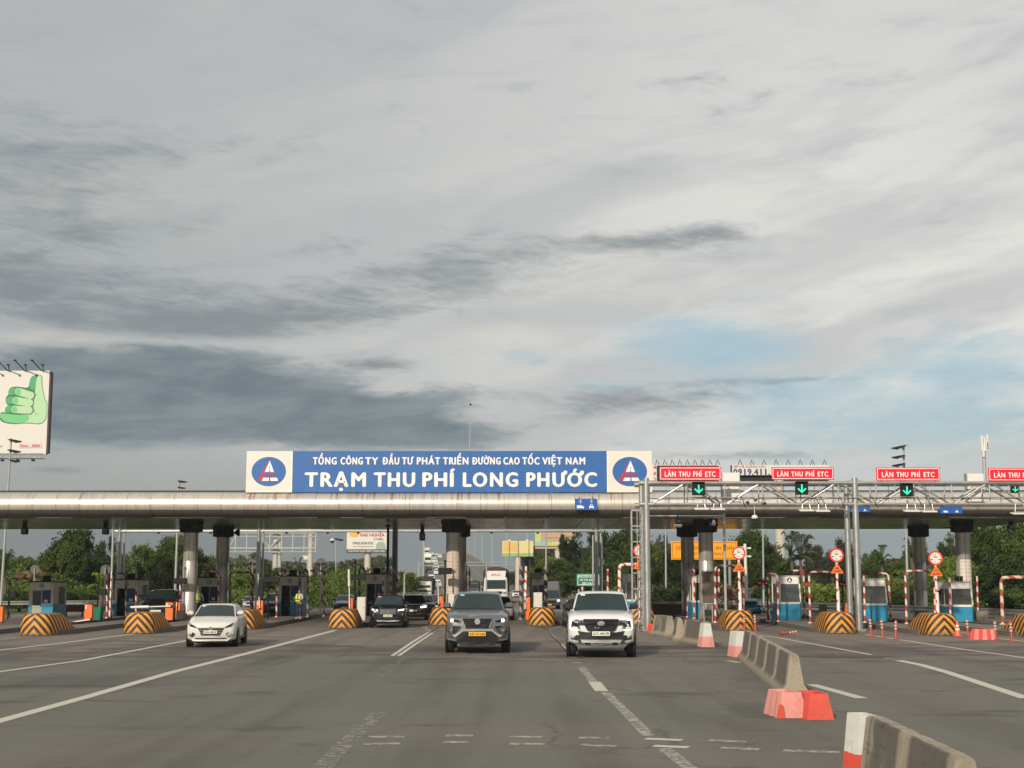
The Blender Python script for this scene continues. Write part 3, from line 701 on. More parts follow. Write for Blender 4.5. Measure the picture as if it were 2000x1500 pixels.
# blue lane pictogram signs under the fascia
picto_blue = pm('pictogram_blue', (.012, .10, .42), .4, var=.04)
def truck_icon(cx, cz, u): return [(cx - 16 * u, cz - 7 * u), (cx - 16 * u, cz + 5 * u), (cx + 2 * u, cz + 6 * u), (cx + 4 * u, cz + 4 * u), (cx + 10 * u, cz + 3 * u), (cx + 16 * u, cz - 2 * u), (cx + 16 * u, cz - 7 * u), (cx + 12 * u, cz - 7 * u), (cx + 10 * u, cz - 9 * u), (cx + 7 * u, cz - 7 * u), (cx - 7 * u, cz - 7 * u), (cx - 10 * u, cz - 9 * u), (cx - 13 * u, cz - 7 * u)]
def car_icon(cx, cz, u): return [(cx - 9 * u, cz - 9 * u), (cx - 9 * u, cz + 1 * u), (cx - 6 * u, cz + 2 * u), (cx - 4 * u, cz + 8 * u), (cx + 4 * u, cz + 8 * u), (cx + 6 * u, cz + 2 * u), (cx + 9 * u, cz + 1 * u), (cx + 9 * u, cz - 9 * u), (cx + 6 * u, cz - 9 * u), (cx + 6 * u, cz - 6 * u), (cx - 6 * u, cz - 6 * u), (cx - 6 * u, cz - 9 * u)]
def picto(x0, x1, y0, y1, Y, label, arrows=True):
    a, z1 = PX(x0, y0, Y); e, z0 = PX(x1, y1, Y); m_ = (a + e) / 2
    t = thing('pictogram_sign', label, 'sign', (m_, Y, z0), 0, 'blue vehicle pictogram signs')
    w, h = (e - a), (z1 - z0)
    for sgn in (-1, 1):
        slab('plate', (sgn - 1) * w / 4 - 0 + (-w / 4 if False else 0) + .004, (sgn + 1) * w / 4 - .004, 0, h, 0, .04, picto_blue, t)
    u = h / 60
    MB().prism(truck_icon(-w / 4, h * .30, h / 50), -.006, 0).build('truck_symbol', letter_white, t)
    MB().prism(car_icon(w / 4, h * .32, h / 46), -.006, 0).build('car_symbol', letter_white, t)
    MB().prism([(w / 4 - .09 * w / 2, h * .36), (w / 4 + .09 * w / 2, h * .36), (w / 4 + .07 * w / 2, h * .44), (w / 4 - .07 * w / 2, h * .44)], -.010, -.006).build('window_symbol', picto_blue, t)
    if arrows:
        for sx in (-w / 4, w / 4):
            MB().prism([(sx - .03, h * .58), (sx + .03, h * .58), (sx + .03, h * .74), (sx + .11, h * .74), (sx + .04, h * .80), (sx + .04, h * .93), (sx - .04, h * .93), (sx - .04, h * .80), (sx - .11, h * .74), (sx - .03, h * .74)], -.006, 0).build('arrow_symbol', galv_dull, t)
    for sx in (-w * .3, w * .3): slab('hanger', sx - .02, sx + .02, h, h + .10, .01, .03, dark_metal, t)
picto(1123, 1166, 974, 996, DF - .12, 'blue truck and car lane sign on the fascia below the right emblem')
picto(1657, 1700, 988, 1000, DF - .05, 'low blue truck and car lane sign beside the double gantry pole', False)
picto(1836, 1880, 989, 1003, DF - .05, 'low blue truck and car lane sign near the right end of the canopy', False)

# ================================================================== right-hand truss gantry
DG = 64.0
gt = thing('truss_gantry', 'galvanised box truss gantry over the right lanes on paired steel poles', 'gantry', (0, DG, 0))
gx0, gzt = PX(1268, 943.5, DG); gx1 = PX(2080, 943, DG)[0]; gzb = PX(1290, 985, DG)[1]; gzm = PX(1290, 972, DG)[1]
def bar(p0, p1, r, nm, m=galv, par=gt, n=8): return MB().cyl(p0, p1, r, None, n).build(nm, m, par, smooth=40)
for yy in (0, 1.1):
    bar((gx0 - .3, yy, gzt), (gx1, yy, gzt), .085, 'top_chord'); bar((gx0 - .3, yy, gzb), (gx1, yy, gzb), .06, 'bottom_chord')
bar((gx0 + .6, -.12, gzm), (gx1, -.12, gzm), .028, 'cable_rail')
npan = 11; pw = (gx1 - gx0) / npan
for k in range(npan):
    xs = gx0 + k * pw; sg = 1 if k % 2 == 0 else -1
    for yy in (0, 1.1):
        a, e = (gzb, gzt) if sg > 0 else (gzt, gzb)
        bar((xs + .08, yy, a), (xs + pw - .08, yy, e), .042, 'brace')
        bar((xs, yy, gzb), (xs, yy, gzt), .03, 'post_bar')
        bar((xs + pw * .5, yy, gzb), (xs + pw * .5, yy, gzt), .016, 'hanger_bar')
    bar((xs, 0, gzb), (xs + pw, 1.1, gzb), .025, 'lattice'); bar((xs, 0, gzt), (xs, 1.1, gzt), .03, 'cross_bar')
def pole_pair(px, base_py, px2, top):
    p = gr(px, base_py)
    for (q_, dy, rr) in ((px, 0, .150), (px2, 1.1, .135)):
        xx = at(q_, base_py, DG + dy).x if dy else at(px, 1180, DG).x
        xx = at(q_, 1060, DG + dy).x
        MB().cyl((xx, dy, 0), (xx, dy, gzt + .16 + (0 if dy else .06)), rr, rr * .94, 16).build('pole', galv, gt, smooth=40)
        MB().box((xx, dy, .06), (.55, .5, .12), bev=.03).build('pole_footing', concrete, gt)
        for zz in (gzt, gzb): MB().cyl((xx - .32, dy, zz), (xx + .32, dy, zz), .12, None, 10).build('sleeve', galv, gt, smooth=40)
pole_pair(1263.5, 1228, 1254, 0); pole_pair(1673, 1237, 1656, 0); pole_pair(2084, 1245, 2068, 0)
# ladder cage on the left pole
lad = thing('ladder', 'square lattice steel ladder running up beside the left gantry pole', 'ladder', (at(1244, 1060, DG + .3).x, DG + .3, 0))
lz = at(1244, 997, DG + .3).z; hw = .24
for sx in (-hw, hw):
    for sy in (-.2, .2): MB().box((sx, sy, lz / 2), (.045, .045, lz)).build('stile', galv, lad)
MB().box((0, -.2, lz / 2), (.03, .03, lz)).build('stile', galv, lad)
zz = lz
while zz > .4:
    for (c_, d_) in (((0, -.2, zz), (2 * hw, .045, .045)), ((0, .2, zz), (2 * hw, .045, .045)), ((-hw, 0, zz), (.045, .4, .045)), ((hw, 0, zz), (.045, .4, .045))): MB().box(c_, d_).build('rung', galv, lad)
    zz -= .70
MB().tube([(-hw, -.2, lz - .02), (-hw, -.2, lz + .02), (0, -.22, lz + .10), (hw, -.2, lz + .02)], .02, 6).build('cage_hoop', galv, lad)

# red lane boards
names = ['first from the left, right of the name board emblem', 'second from the left, before the phone number billboard', 'third from the left, below the triple floodlight mast', 'fourth, cut off by the picture edge']
for k, (x0, x1, y0, y1) in enumerate(((1287.5, 1409, 911.5, 938), (1507, 1629, 912.5, 937), (1711, 1837, 913, 938.5), (1930, 2054, 914, 939.5))):
    Y = DG - .15; a, z1 = PX(x0, y0, Y); e, z0 = PX(x1, y1, Y); m_ = (a + e) / 2; w, h = e - a, z1 - z0
    t = thing('lane_board', 'red toll lane board, ' + names[k], 'sign', (m_, Y, z0), 0, 'red lane boards on the gantry')
    MB().box((0, .03, h / 2), (w, .05, h), bev=.012).build('board', sign_red, t)
    b_ = MB(); i0, i1, th = .055, .055, .028
    for (cx, cz, dx, dz) in ((0, i0, w - 2 * i0, th), (0, h - i0, w - 2 * i0, th), (-w / 2 + i0, h / 2, th, h - 2 * i0), (w / 2 - i0, h / 2, th, h - 2 * i0)): b_.box((cx, -.001, cz), (dx, .004, dz))
    b_.build('white_border', letter_white, t)
    u = w / 122
    for w_, p0, p1 in (('LÀN', -50, -29), ('THU', -22.5, -.5), ('PHÍ', 6, 22.5), ('ETC', 29.5, 49.5)): lettering(w_, p0 * u, p1 * u, h * .27, h * .64, -.004, letter_white, t, .022, narrow=.88)
    for sx in (-w * .42, -w * .12, w * .18, w * .42): MB().cyl((sx, .06, 0), (sx, .12, -(z0 - gzt)), .018, None, 6).build('bracket', galv, t)
# green arrow signals
green_led = pm('green_led', (.0, .3, .18), .4, emit=(.03, .95, .48), estr=1.25)
for k, (x0, x1, y0, y1) in enumerate(((1352, 1377.5, 942, 967), (1553.5, 1579, 941, 966), (1759, 1784, 944.5, 969.5), (1975, 1991, 947, 962.5))):
    Y = DG - .4 if k < 3 else DG + 2.0; a, z1 = PX(x0, y0, Y); e, z0 = PX(x1, y1, Y); m_ = (a + e) / 2; w, h = e - a, z1 - z0
    t = thing('lane_signal', 'black lane signal with green down arrow, ' + ['left of three large ones', 'middle of three large ones', 'right of three large ones', 'the small one at the right edge'][k], 'traffic light', (m_, Y, z0), 0, 'green arrow lane signals')
    MB().box((0, .08, h / 2), (w, .16, h), bev=.015).build('housing', black_metal, t)
    hd = MB(); hd.box((0, -.05, h + .005), (w, .16, .012)); hd.build('hood', black_metal, t)
    u = w / 25
    a_ = MB()
    a_.prism([(-1.4 * u, 20 * u), (1.4 * u, 20 * u), (1.4 * u, 7 * u), (-1.4 * u, 7 * u)], -.006, -.001)
    a_.prism([(0, 3.2 * u), (8.6 * u, 11.2 * u), (7.0 * u, 13.2 * u), (0, 6.8 * u)], -.0065, -.001); a_.prism([(0, 3.2 * u), (-8.6 * u, 11.2 * u), (-7.0 * u, 13.2 * u), (0, 6.8 * u)], -.0070, -.001)
    a_.build('arrow', green_led, t)
    MB().box((0, .2, h * .6), (.05, .25, h * .5)).build('bracket', galv, t)
# toll reader antennas below the truss
rd = ['under the left green arrow, left of its pair', 'under the left green arrow, right of its pair', 'under the middle green arrow, left of its pair', 'under the middle green arrow, right of its pair',
      'under the right green arrow, left of its pair', 'under the right green arrow, right of its pair', 'at the right edge of the picture']
for k, (x0, x1, y) in enumerate(((1356, 1384, 995), (1388, 1415, 995.5), (1561, 1589, 998), (1593, 1620, 999), (1765, 1796, 999), (1800, 1829, 1000), (1976, 2010, 1004))):
    Y = DG - .25; a, z_ = PX(x0, y, Y); e, _ = PX(x1, y, Y); m_ = (a + e) / 2; w = e - a
    t = thing('toll_reader', 'flat white reader antenna ' + rd[k], 'antenna', (m_, Y, z_), 0, 'toll reader antennas')
    MB().box((0, 0, .03), (w, .42, .06), rx=R(8), bev=.012).build('antenna_panel', white_paint, t)
    fr = MB(); 
    for sx in (-w * .3, w * .3): fr.tube([(sx, 0, .06), (sx * .8, .05, gzb - z_)], .014, 6)
    fr.box((0, 0, .10), (w * .75, .04, .03)); fr.build('bracket', galv, t)
# cameras and dome
def dome(px, py_top, py, Y, label, rr=.14):
    p = at(px, py, Y); pt = at(px, py_top, Y)
    t = thing('dome_camera', label, 'camera', (p.x, Y, p.z), 0, 'white dome cameras')
    MB().tube([(0, 0, rr * .5), (0, 0, pt.z - p.z)], .022, 6).build('drop_pipe', galv, t)
    MB().lathe([(0, rr * .9), (rr * .6, rr * .8), (rr, rr * .3), (rr, -rr * .1), (rr * .9, -rr * .3)], (0, 0, 0), 14).build('housing', white_paint, t, smooth=50)
    MB().lathe([(rr * .86, -rr * .3), (rr * .7, -rr * .75), (rr * .3, -rr * .98), (0, -rr)], (0, 0, 0), 14).build('lens_dome', glass_dark, t, smooth=50)
dome(1474, 985, 1011, DG, 'white dome camera on a drop pipe below the truss gantry')
MB_ = MB()
for k, (px, py) in enumerate(((1460, 980), (1476, 975), (1490, 982))):
    p = at(px, py, DG - .1); t = thing('camera', 'small pale camera clamped on the truss above the dome camera, ' + ['left of three', 'middle of three', 'right of three'][k], 'camera', (p.x, DG - .1, p.z), .3 * (k - 1), 'cameras on the truss')
    MB().box((0, 0, 0), (.14, .34, .13), rx=R(-15), bev=.02).build('body', galv_dull, t); MB().cyl((0, -.17, -.02), (0, -.21, -.03), .05, None, 10).build('lens', glass_dark, t)
# tall white cabinets/boards behind the truss
for k, (x0, x1, y0, y1) in enumerate(((1411, 1446, 923, 981), (1889, 1924, 925, 983))):
    Y = DG + 1.6; a, z1 = PX(x0, y0, Y); e, z0 = PX(x1, y1, Y)
    t = thing('upright_panel', 'tall cream panel standing behind the truss, ' + ['right of the first red board', 'left of the fourth red board'][k], 'panel', ((a + e) / 2, Y, z0), 0, 'cream panels behind the truss')
    w, h = e - a, z1 - z0
    MB().box((0, .1, h / 2), (w, .2, h), bev=.015).build('panel', white_paint, t)
    MB().box((-w / 2 - .03, .16, h / 2), (.05, .3, h + .02)).build('edge_frame', galv, t)
    for sx in (-w * .35, w * .35): MB().cyl((sx, -.05, h * .62), (sx, -.5, h * .62), .02, None, 6).build('clamp', galv, t)
rngc = random.Random(5)
for px in (1384, 1396, 1590, 1600, 1790, 1806, 1450, 1640, 1700):
    a_ = at(px, 972, DG - .15); e_ = at(px + rngc.uniform(6, 16), 992, DG - .2)
    MB().tube([(a_.x, -.15, a_.z), ((a_.x + e_.x) / 2 - .12, -.2, a_.z + .05), (e_.x, -.2, e_.z)], .018, 5).build('cable', black_metal, gt)
cbl = []
for k in range(40):
    xx = gx0 + (gx1 - gx0) * k / 39; cbl.append((xx, -.14, gzm - .03 - .05 * abs(math.sin(k * 1.3)) + rngc.uniform(-.01, .01)))
MB().tube(cbl, .016, 5).build('cable', black_metal, gt)
# small camera frame left of it
DF2 = 67.0
cf = thing('goalpost_gantry', 'thin galvanised goalpost frame hung with a camera and a bulb lamp', 'gantry', (0, DF2, 0))
fx0, fz = PX(1270, 1008, DF2); fx1, _ = PX(1414, 1008, DF2)
MB().cyl((fx0, 0, fz), (fx1, 0, fz), .045, None, 8).build('crossbar', galv, cf); MB().cyl((fx1, 0, .2), (fx1, 0, fz + .12), .065, None, 10).build('upright', galv_dull, cf)
for k, (px, py, rr) in enumerate(((1324, 1022, .2),)):
    p = at(px, py, DF2 - .1); t = thing('plate_camera', 'grey number plate camera with white lamp bar under the goalpost frame', 'camera', (p.x, DF2 - .1, p.z))
    MB().box((0, 0, .08), (.26, .3, .22), rx=R(-20), bev=.03).build('housing', dark_metal, t); MB().box((0, -.02, -.12), (.36, .24, .12), bev=.03).build('lamp_bar', white_paint, t); MB().box((0, .1, .28), (.12, .08, .24)).build('bracket', dark_metal, t)
p = at(1394, 1020, DF2 - .1); t = thing('bulb_lamp', 'round frosted lamp with dark back plate beside the goalpost upright', 'lamp', (p.x, DF2 - .1, p.z))
MB().lathe([(0, .12), (.05, .1), (.06, .02), (.10, -.04), (.10, -.1), (.05, -.16), (0, -.17)], (0, 0, 0), 12).build('bulb', old_white, t, smooth=60); MB().box((.0, .12, .0), (.42, .05, .34)).build('back_plate', black_metal, t)

# rear pipe gantry behind the canopy
DR = 92.0
rg = thing('pipe_gantry', 'long thin horizontal pipe on steel posts behind the canopy', 'gantry', (0, DR, 0))
ra, rz_ = PX(225, 1037.5, DR); re_, _ = PX(1173, 1037.5, DR)
MB().cyl((ra, 0, rz_), (re_, 0, rz_), .075, None, 10).build('crossbeam', galv, rg, smooth=40)
for px in (233, 505, 1165):
    xx = at(px, 1080, DR).x; MB().cyl((xx, 0, 0), (xx, 0, rz_ + 1.4), .15 if px != 1165 else .12, .12, 12).build('post', galv, rg, smooth=40)
    MB().cyl((xx + .28, .1, 0), (xx + .28, .1, rz_ + 1.2), .07, .06, 8).build('side_post', galv_dull, rg, smooth=40)
for px in (310, 412, 560, 640, 700, 960, 1050, 1120):
    p = at(px, 1041, DR); MB().box((p.x, -.05, rz_ - .12), (.16, .12, .1)).build('clip', dark_metal, rg)
dome(649, 1036, 1056, DR - .1, 'small white dome camera hanging from the rear pipe', .15)

# ================================================================== booths on the islands
booth_num_mat = pm('emblem_ring', (.03, .05, .12), .5)
sill_grey = pm('door_grey', (.36, .34, .30), .5, var=.1)
blue_blind = pm('blue_blind', (.012, .028, .12), .5, var=.2)
notice_white = pm('paper_notice', (.62, .62, .60), .8)
def zc(py, Y): return at(1000, py, Y).z
def booth_left(px0, px1, pyt, Y, k, label, num, door_open=False, L=2.3, mirror=False):
    """grey and blue booth with door and blue blind, door side facing us"""
    Y += 1.9
    a = at(px0, 1150, Y).x; e = at(px1, 1150, Y).x; w = e - a; ztop = at(1000, pyt, Y).z; base = .204; H = ztop - base
    t = thing('toll_booth', label, 'toll booth', ((a + e) / 2, Y, base), 0, 'toll booths')
    hb = .36 * H
    tk = .06
    # shell: back, sides, front with a door opening
    MB().box((0, L, H / 2), (w, tk, H)).build('rear_wall', beige, t)
    for sx in (-1, 1):
        MB().box((sx * (w / 2 - tk / 2), L / 2, hb / 2), (tk, L - tk, hb)).build('lower_side_panel', booth_blue, t)
        MB().box((sx * (w / 2 - tk / 2), L / 2, H * .93), (tk, L - tk, H * .14)).build('upper_side_panel', beige, t)
        MB().box((sx * (w / 2 - tk / 2), L * .2, (hb + H * .86) / 2), (tk, L * .38, H * .86 - hb)).build('side_wall', beige, t)
        g = MB().box((sx * (w / 2 - tk / 2), L * .65, (hb + H * .86) / 2), (tk * .4, L * .5, H * .86 - hb)).build('side_window', booth_glass, t)
        MB().box((sx * (w / 2 - tk / 2), L * .66, (hb + H * .86) / 2), (tk * .8, .04, H * .86 - hb)).build('mullion', dark_metal, g)
        MB().box((sx * (w / 2 - tk / 2), L * .95, (hb + H * .86) / 2), (tk, L * .08, H * .86 - hb)).build('corner_post', beige, t)
    d = -w / 2 + w * .12
    dw = w * .40
    MB().box((-w / 2 + w * .06, 0, H / 2 + hb / 2), (w * .12, tk, H - hb)).build('front_wall', beige, t)
    MB().box((-w / 2 + w * .06, 0, hb / 2), (w * .12, tk, hb)).build('lower_front_panel', booth_blue, t)
    MB().box((0, 0, H * .885), (w * .76, tk, H * .23)).build('front_lintel', beige, t)
    MB().box((w / 2 - w * .24, 0, hb / 2), (w * .48, tk, hb)).build('lower_front_panel', booth_blue, t)
    MB().box((w / 2 - w * .24, 0, hb + .02), (w * .48, tk * 1.2, .05)).build('sill', white_paint, t)
    MB().box((w / 2 - w * .28, .01, (hb + .045 + H * .77) / 2), (w * .36, .03, H * .77 - hb - .045)).build('blind_window', blue_blind, t)
    MB().box((w / 2 - w * .05, 0, H * .5 + hb / 2), (w * .10, tk, H - hb)).build('front_wall', beige, t)
    MB().box((d + dw + .01, -.01, (hb + H * .77) / 2 + .03), (.05, tk, H * .77 - hb)).build('door_post', sill_grey, t)
    if not door_open:
        dr = MB().box((d + dw / 2, .01, H * .385), (dw, .04, H * .77)).build('door', sill_grey, t)
        MB().box((d + dw / 2, -.012, H * .54), (dw * .82, .02, H * .42)).build('door_glass', glass_dark, dr)
        MB().box((d + dw * .9, -.03, H * .33), (.03, .03, .12)).build('handle', dark_metal, dr)
        MB().box((d + dw / 2, -.014, H * .30), (dw * .9, .02, .05)).build('kick_rail', white_paint, dr)
    else:
        MB().box((d + dw / 2, .8, H * .30), (dw * 1.2, .9, H * .5), bev=.05).build('desk', dark_metal, t)
        MB().box((d + dw / 2, .35, .3), (dw * .6, .5, .1), bev=.03).build('seat', black_metal, t)
    MB().prism(disc(.13, .13, 20, 0, H * .895), -tk / 2 - .012, -tk / 2 - .002).build('number_disc', booth_num_mat, t)
    MB().prism(disc(.105, .105, 20, 0, H * .895), -tk / 2 - .016, -tk / 2 - .012).build('number_face', beige, t)
    lettering(num, -.075, .075, H * .895 - .06, H * .895 + .06, -tk / 2 - .020, booth_num_mat, t, .04)
    MB().box((w * .2, -tk / 2 - .004, hb + (H * .77 - hb) * .22), (w * .16, .006, .16)).build('paper_notice', notice_white, t)
    MB().box((0, L / 2, H + .03), (w + .16, L + .2, .07), bev=.02).build('roof', dark_metal, t)
    MB().box((0, L / 2, .02), (w - .1, L - .1, .04)).build('floor', dark_metal, t)
    ac = MB(); ac.box((w * .02, .8, H + .22), (.42, .3, .32), bev=.02); ac.build('roof_unit', black_metal, t)
    ac = MB(); ac.tube([(w * .2, .6, H + .06), (w * .2, .6, H + .35), (w * .34, .6, H + .35), (w * .34, .6, H + .06)], .02, 6); ac.build('roof_pipe', black_metal, t)
    return t
def booth_right(px0, px1, pyt, Y, label, emblem_=False, L=2.3):
    """white over blue booth with slanting windscreen, seen from its glazed end"""
    a = at(px0, 1150, Y).x; e = at(px1, 1150, Y).x; w = e - a; ztop = at(1000, pyt, Y).z; base = .204; H = ztop - base; hb = .375 * H
    t = thing('toll_booth', label, 'toll booth', ((a + e) / 2, Y, base), 0, 'toll booths')
    def sec(y, z0, z1, inset0, inset1, m, nm, y2=None):
        r = .09
        def rr(z, ins, yf):
            h_ = w / 2 - ins
            return [Vector(p) for p in ((-h_, yf + r, z), (-h_ + r, yf, z), (h_ - r, yf, z), (h_, yf + r, z), (h_, yf + L, z), (-h_, yf + L, z))]
        return MB().loft([rr(z0, inset0, y), rr(z1, inset1, y2 if y2 is not None else y)], True, True).build(nm, m, t)
    sec(0, 0, hb, .0, .0, booth_blue, 'lower_body')
    sec(.0, hb, hb + .10, .0, .0, booth_white, 'waist_band')
    for sx in (-1, 1):
        MB().loft([[Vector((sx * (w / 2 - q_), yy, hb + .10)) for q_, yy in ((0, .0), (.07, .0), (.07, .12), (0, .12))], [Vector((sx * (w / 2 - .03 - q_), yy, H * .83)) for q_, yy in ((0, .09), (.07, .09), (.07, .21), (0, .21))]], True, True).build('corner_post', booth_white, t)
        MB().box((sx * (w / 2 - .05), L - .12, (hb + .1 + H * .83) / 2), (.07, .16, H * .83 - hb - .1)).build('rear_post', booth_white, t)
        MB().box((sx * (w / 2 - .05), L * .5, (hb + .1 + H * .83) / 2), (.03, L * .74, H * .83 - hb - .1)).build('side_window', booth_glass, t)
        MB().box((sx * (w / 2 - .04), L * .5, (hb + .1 + H * .83) / 2), (.05, .05, H * .83 - hb - .1)).build('mullion', beige, t)
    wv = [(-w / 2 + .07, .035, hb + .10), (w / 2 - .07, .035, hb + .10), (w / 2 - .10, .12, H * .83), (-w / 2 + .10, .12, H * .83)]
    MB().add(wv + [(p[0], p[1] + .03, p[2]) for p in wv], [(0, 1, 2, 3), (7, 6, 5, 4), (0, 4, 5, 1), (3, 2, 6, 7), (0, 3, 7, 4), (1, 5, 6, 2)]).build('windscreen', booth_glass, t)
    MB().box((0, L - .04, H * .5), (w - .1, .06, H)).build('rear_wall', beige, t)
    sec(.09, H * .83, H, .03, .05, booth_white, 'head_panel', .11)
    MB().box((0, L * .5 + .1, H + .02), (w - .04, L + .05, .05), bev=.015).build('roof', beige, t)
    if emblem_:
        MB().prism(disc(.13, .13, 20, 0, H * .92), .07, .088).build('emblem_disc', booth_num_mat, t); MB().prism([(0, H * .92 + .10), (-.08, H * .92 - .08), (.08, H * .92 - .08)], .064, .070).build('emblem_road', letter_white, t)
    u = MB(); u.box((w * .1, 1.0, H + .17), (.16, .2, .26)); u.box((w * .28, 1.0, H + .17), (.1, .2, .26)); u.build('roof_unit', black_metal, t)
    return t
booth_left(58, 105, 1137, 79.5, 1, 'grey and blue toll booth with closed glazed door beside a blue blind', '13')
booth_left(224, 270, 1133, 81.0, 2, 'toll booth with open doorway behind the lowered white barrier arm', '12', True)
booth_left(387, 430, 1129, 82.0, 3, 'toll booth behind the standing guard, right of the left column', '11', True)
booth_left(545, 588, 1126, 82.0, 4, 'toll booth with the young guard leaning at its door', '10', True)
booth_left(712, 752, 1122, 82.0, 5, 'toll booth behind the black SUV with a green view through it', '9', True)
booth_left(893, 910, 1119, 83.0, 6, 'toll booth mostly hidden behind the poster-wrapped middle column', '8', True, L=2.3)
booth_left(1036, 1066, 1124, 80.0, 7, 'narrow dark toll booth above the chevron nose between grey SUV and pickup', '7')
booth_right(1221, 1243, 1122, 80.0, 'cream toll booth mostly hidden behind the ladder')
booth_right(1352, 1372, 1124, 78.0, 'slim white and blue toll booth between the dark rear column and brown board')
booth_right(1521.5, 1564.5, 1126, 74.5, 'white over blue toll booth with round emblem on its head panel', True)
booth_right(1687, 1733, 1131, 73.0, 'white over blue toll booth right of the double gantry pole')
booth_right(1856, 1900, 1137, 72.5, 'white over blue toll booth half hidden by the right column')

# ================================================================== striped height guards, signs, posts on the islands
def pole_y(px, k=None): return px
def px_shift(pts): return pts[0][0] < 1000
def guard(pts, Y, m, label, r=.054, name='height_guard', base=True, rounded=.22):
    """bent pipe through pixel points (px, py); last/first points at the ground stand on the island"""
    P = []
    if px_shift(pts): Y += 4.5
    for px, py in pts:
        p = at(px, py, Y); P.append(Vector((p.x, 0, .204 if py > 1186 else p.z)))
    o = P[0].copy(); Q = [p - Vector((o.x, 0, .204)) for p in P]
    # round the bends
    out = [Q[0]]
    for i in range(1, len(Q) - 1):
        a, b_, c_ = Q[i - 1], Q[i], Q[i + 1]; u = (a - b_); v = (c_ - b_); rr = min(rounded, u.length * .45, v.length * .45)
        u.normalize(); v.normalize()
        for t_ in (0, .33, .66, 1): out.append((b_ + u * rr) * (1 - t_) ** 2 + b_ * 2 * t_ * (1 - t_) + (b_ + v * rr) * t_ ** 2)
    out.append(Q[-1])
    t = thing(name, label, 'pipe frame' if len(pts) > 2 else 'post', (o.x, Y, .204), 0, 'striped pipes on the islands')
    MB().tube(out, r, 10).build('pipe', m, t, smooth=60)
    fl = MB()
    for p in (Q[0], Q[-1]):
        if abs(p.z) < .02: fl.lathe([(r * 1.9, 0), (r * 1.9, .03), (r * 1.1, .06)], (p.x, 0, 0), 10)
    if fl.v: fl.build('base_flange', m, t)
    return t
G_ = guard
G_([(18, 1195), (18, 1130), (60, 1130)], 76.0, bw, 'dark striped bent pipe left of the first booth')
G_([(209, 1200), (209, 1104)], 74.5, rw, 'red and white pipe post left of the second booth, rearmost of its pair')
G_([(216, 1200), (216, 1120), (246, 1120), (246, 1190)], 76.0, bw, 'dark striped pipe arch over the left end of the second booth')
G_([(266, 1190), (266, 1145)], 75.8, rw, 'short red and white post at the right corner of the second booth')
G_([(352, 1200), (352, 1101)], 74.0, rw, 'striped post standing left of the left canopy column')
G_([(427, 1200), (427, 1116), (395, 1116)], 76.5, rw, 'red and white bent pipe at the right corner of booth eleven')
G_([(449, 1200), (449, 1118), (493, 1118), (493, 1200)], 78.5, bw, 'dark and light striped pipe arch right of the left column pair')
G_([(490, 1198), (490, 1097)], 77.5, rw, 'striped post before the rear gantry pole behind the white sedan')
G_([(540, 1208), (541, 1112), (557, 1112), (557, 1125)], 76.0, rw, 'red and white bent pipe left of booth ten')
G_([(586, 1190), (586, 1114), (601, 1112), (601, 1198)], 76.0, bw, 'dark pipe arch at the right corner of booth ten')
G_([(633, 1198), (633, 1115), (606, 1115)], 78.0, rw, 'red and white bent pipe right of the guard and booth ten')
G_([(702, 1200), (702, 1110), (712, 1110), (712, 1125)], 77.0, bw, 'dark bent pipe left of the booth behind the black SUV')
G_([(748, 1196), (748, 1125)], 77.0, rw, 'striped post at the right corner of the booth behind the black SUV')
G_([(763, 1198), (763, 1111), (776, 1116), (776, 1198)], 80.0, rw, 'red and white pipe arch in front of the dark post right of booth nine')
G_([(911, 1198), (911, 1103)], 80.0, rw, 'dark red striped post right of the middle column')
G_([(917, 1198), (917, 1108)], 79.0, rw, 'striped post right of the middle column, nearer of two')
G_([(1017.5, 1202), (1017.5, 1106)], 76.0, bw, 'thick dark striped post at the left end of the island between the SUVs', .10)
G_([(1066, 1200), (1066, 1106)], 77.0, bw, 'thick dark striped post at the right end of the island before the grey van', .10)
G_([(1187, 1200), (1187, 1111)], 75.0, rw, 'red and white post above the roof of the white pickup, left of three')
G_([(1210, 1200), (1210, 1102.5), (1244, 1102.5)], 74.5, rw_fine, 'white and red bent pipe above the roof of the white pickup', .09)
G_([(1250, 1200), (1250, 1113)], 72.0, rw_fine, 'red and white sign post seen through the ladder')
G_([(1343, 1206), (1343, 1125)], 80.5, rw, 'striped post at the dark rear column, left of the slim booth')
G_([(1356, 1204), (1356, 1111), (1346, 1114)], 77.5, rw, 'striped bent pipe beside the dark rear column')
G_([(1397, 1212), (1397, 1105), (1436, 1105)], 71.0, rw, 'red and white bent pipe right of the brown board, nearer of two')
G_([(1404, 1200), (1404, 1111)], 74.0, rw, 'red and white post right of the brown board, further of two')
G_([(1452.5, 1200), (1452.5, 1114)], 72.0, rw, 'red and white post right of the round sign above the centre right nose')
G_([(1501, 1208), (1501, 1148)], 73.5, rw, 'short red and white post left of the booth with the round emblem')
G_([(1520, 1211), (1518.5, 1120), (1499, 1121), (1499, 1135)], 72.5, rw, 'red and white bent pipe at the left corner of the emblem booth')
G_([(1571.5, 1208), (1569.5, 1113), (1549, 1115)], 76.0, rw, 'striped bent pipe right of the booth with the round emblem')
G_([(1582.5, 1218), (1580, 1117), (1622, 1117)], 70.0, rw, 'striped bent pipe in the gap right of the emblem booth')
G_([(1689.5, 1217), (1687, 1121)], 71.0, rw, 'red and white post at the left corner of the booth by the double pole')
G_([(1740, 1211), (1735, 1120), (1716, 1120)], 75.5, rw, 'striped bent pipe right of the booth by the double pole')
G_([(1771, 1221), (1768, 1115), (1818, 1115)], 69.0, rw, 'striped bent pipe between the two right booths')
G_([(1826, 1201), (1825, 1125)], 70.0, rw, 'faded red and white post just left of the right sign post')
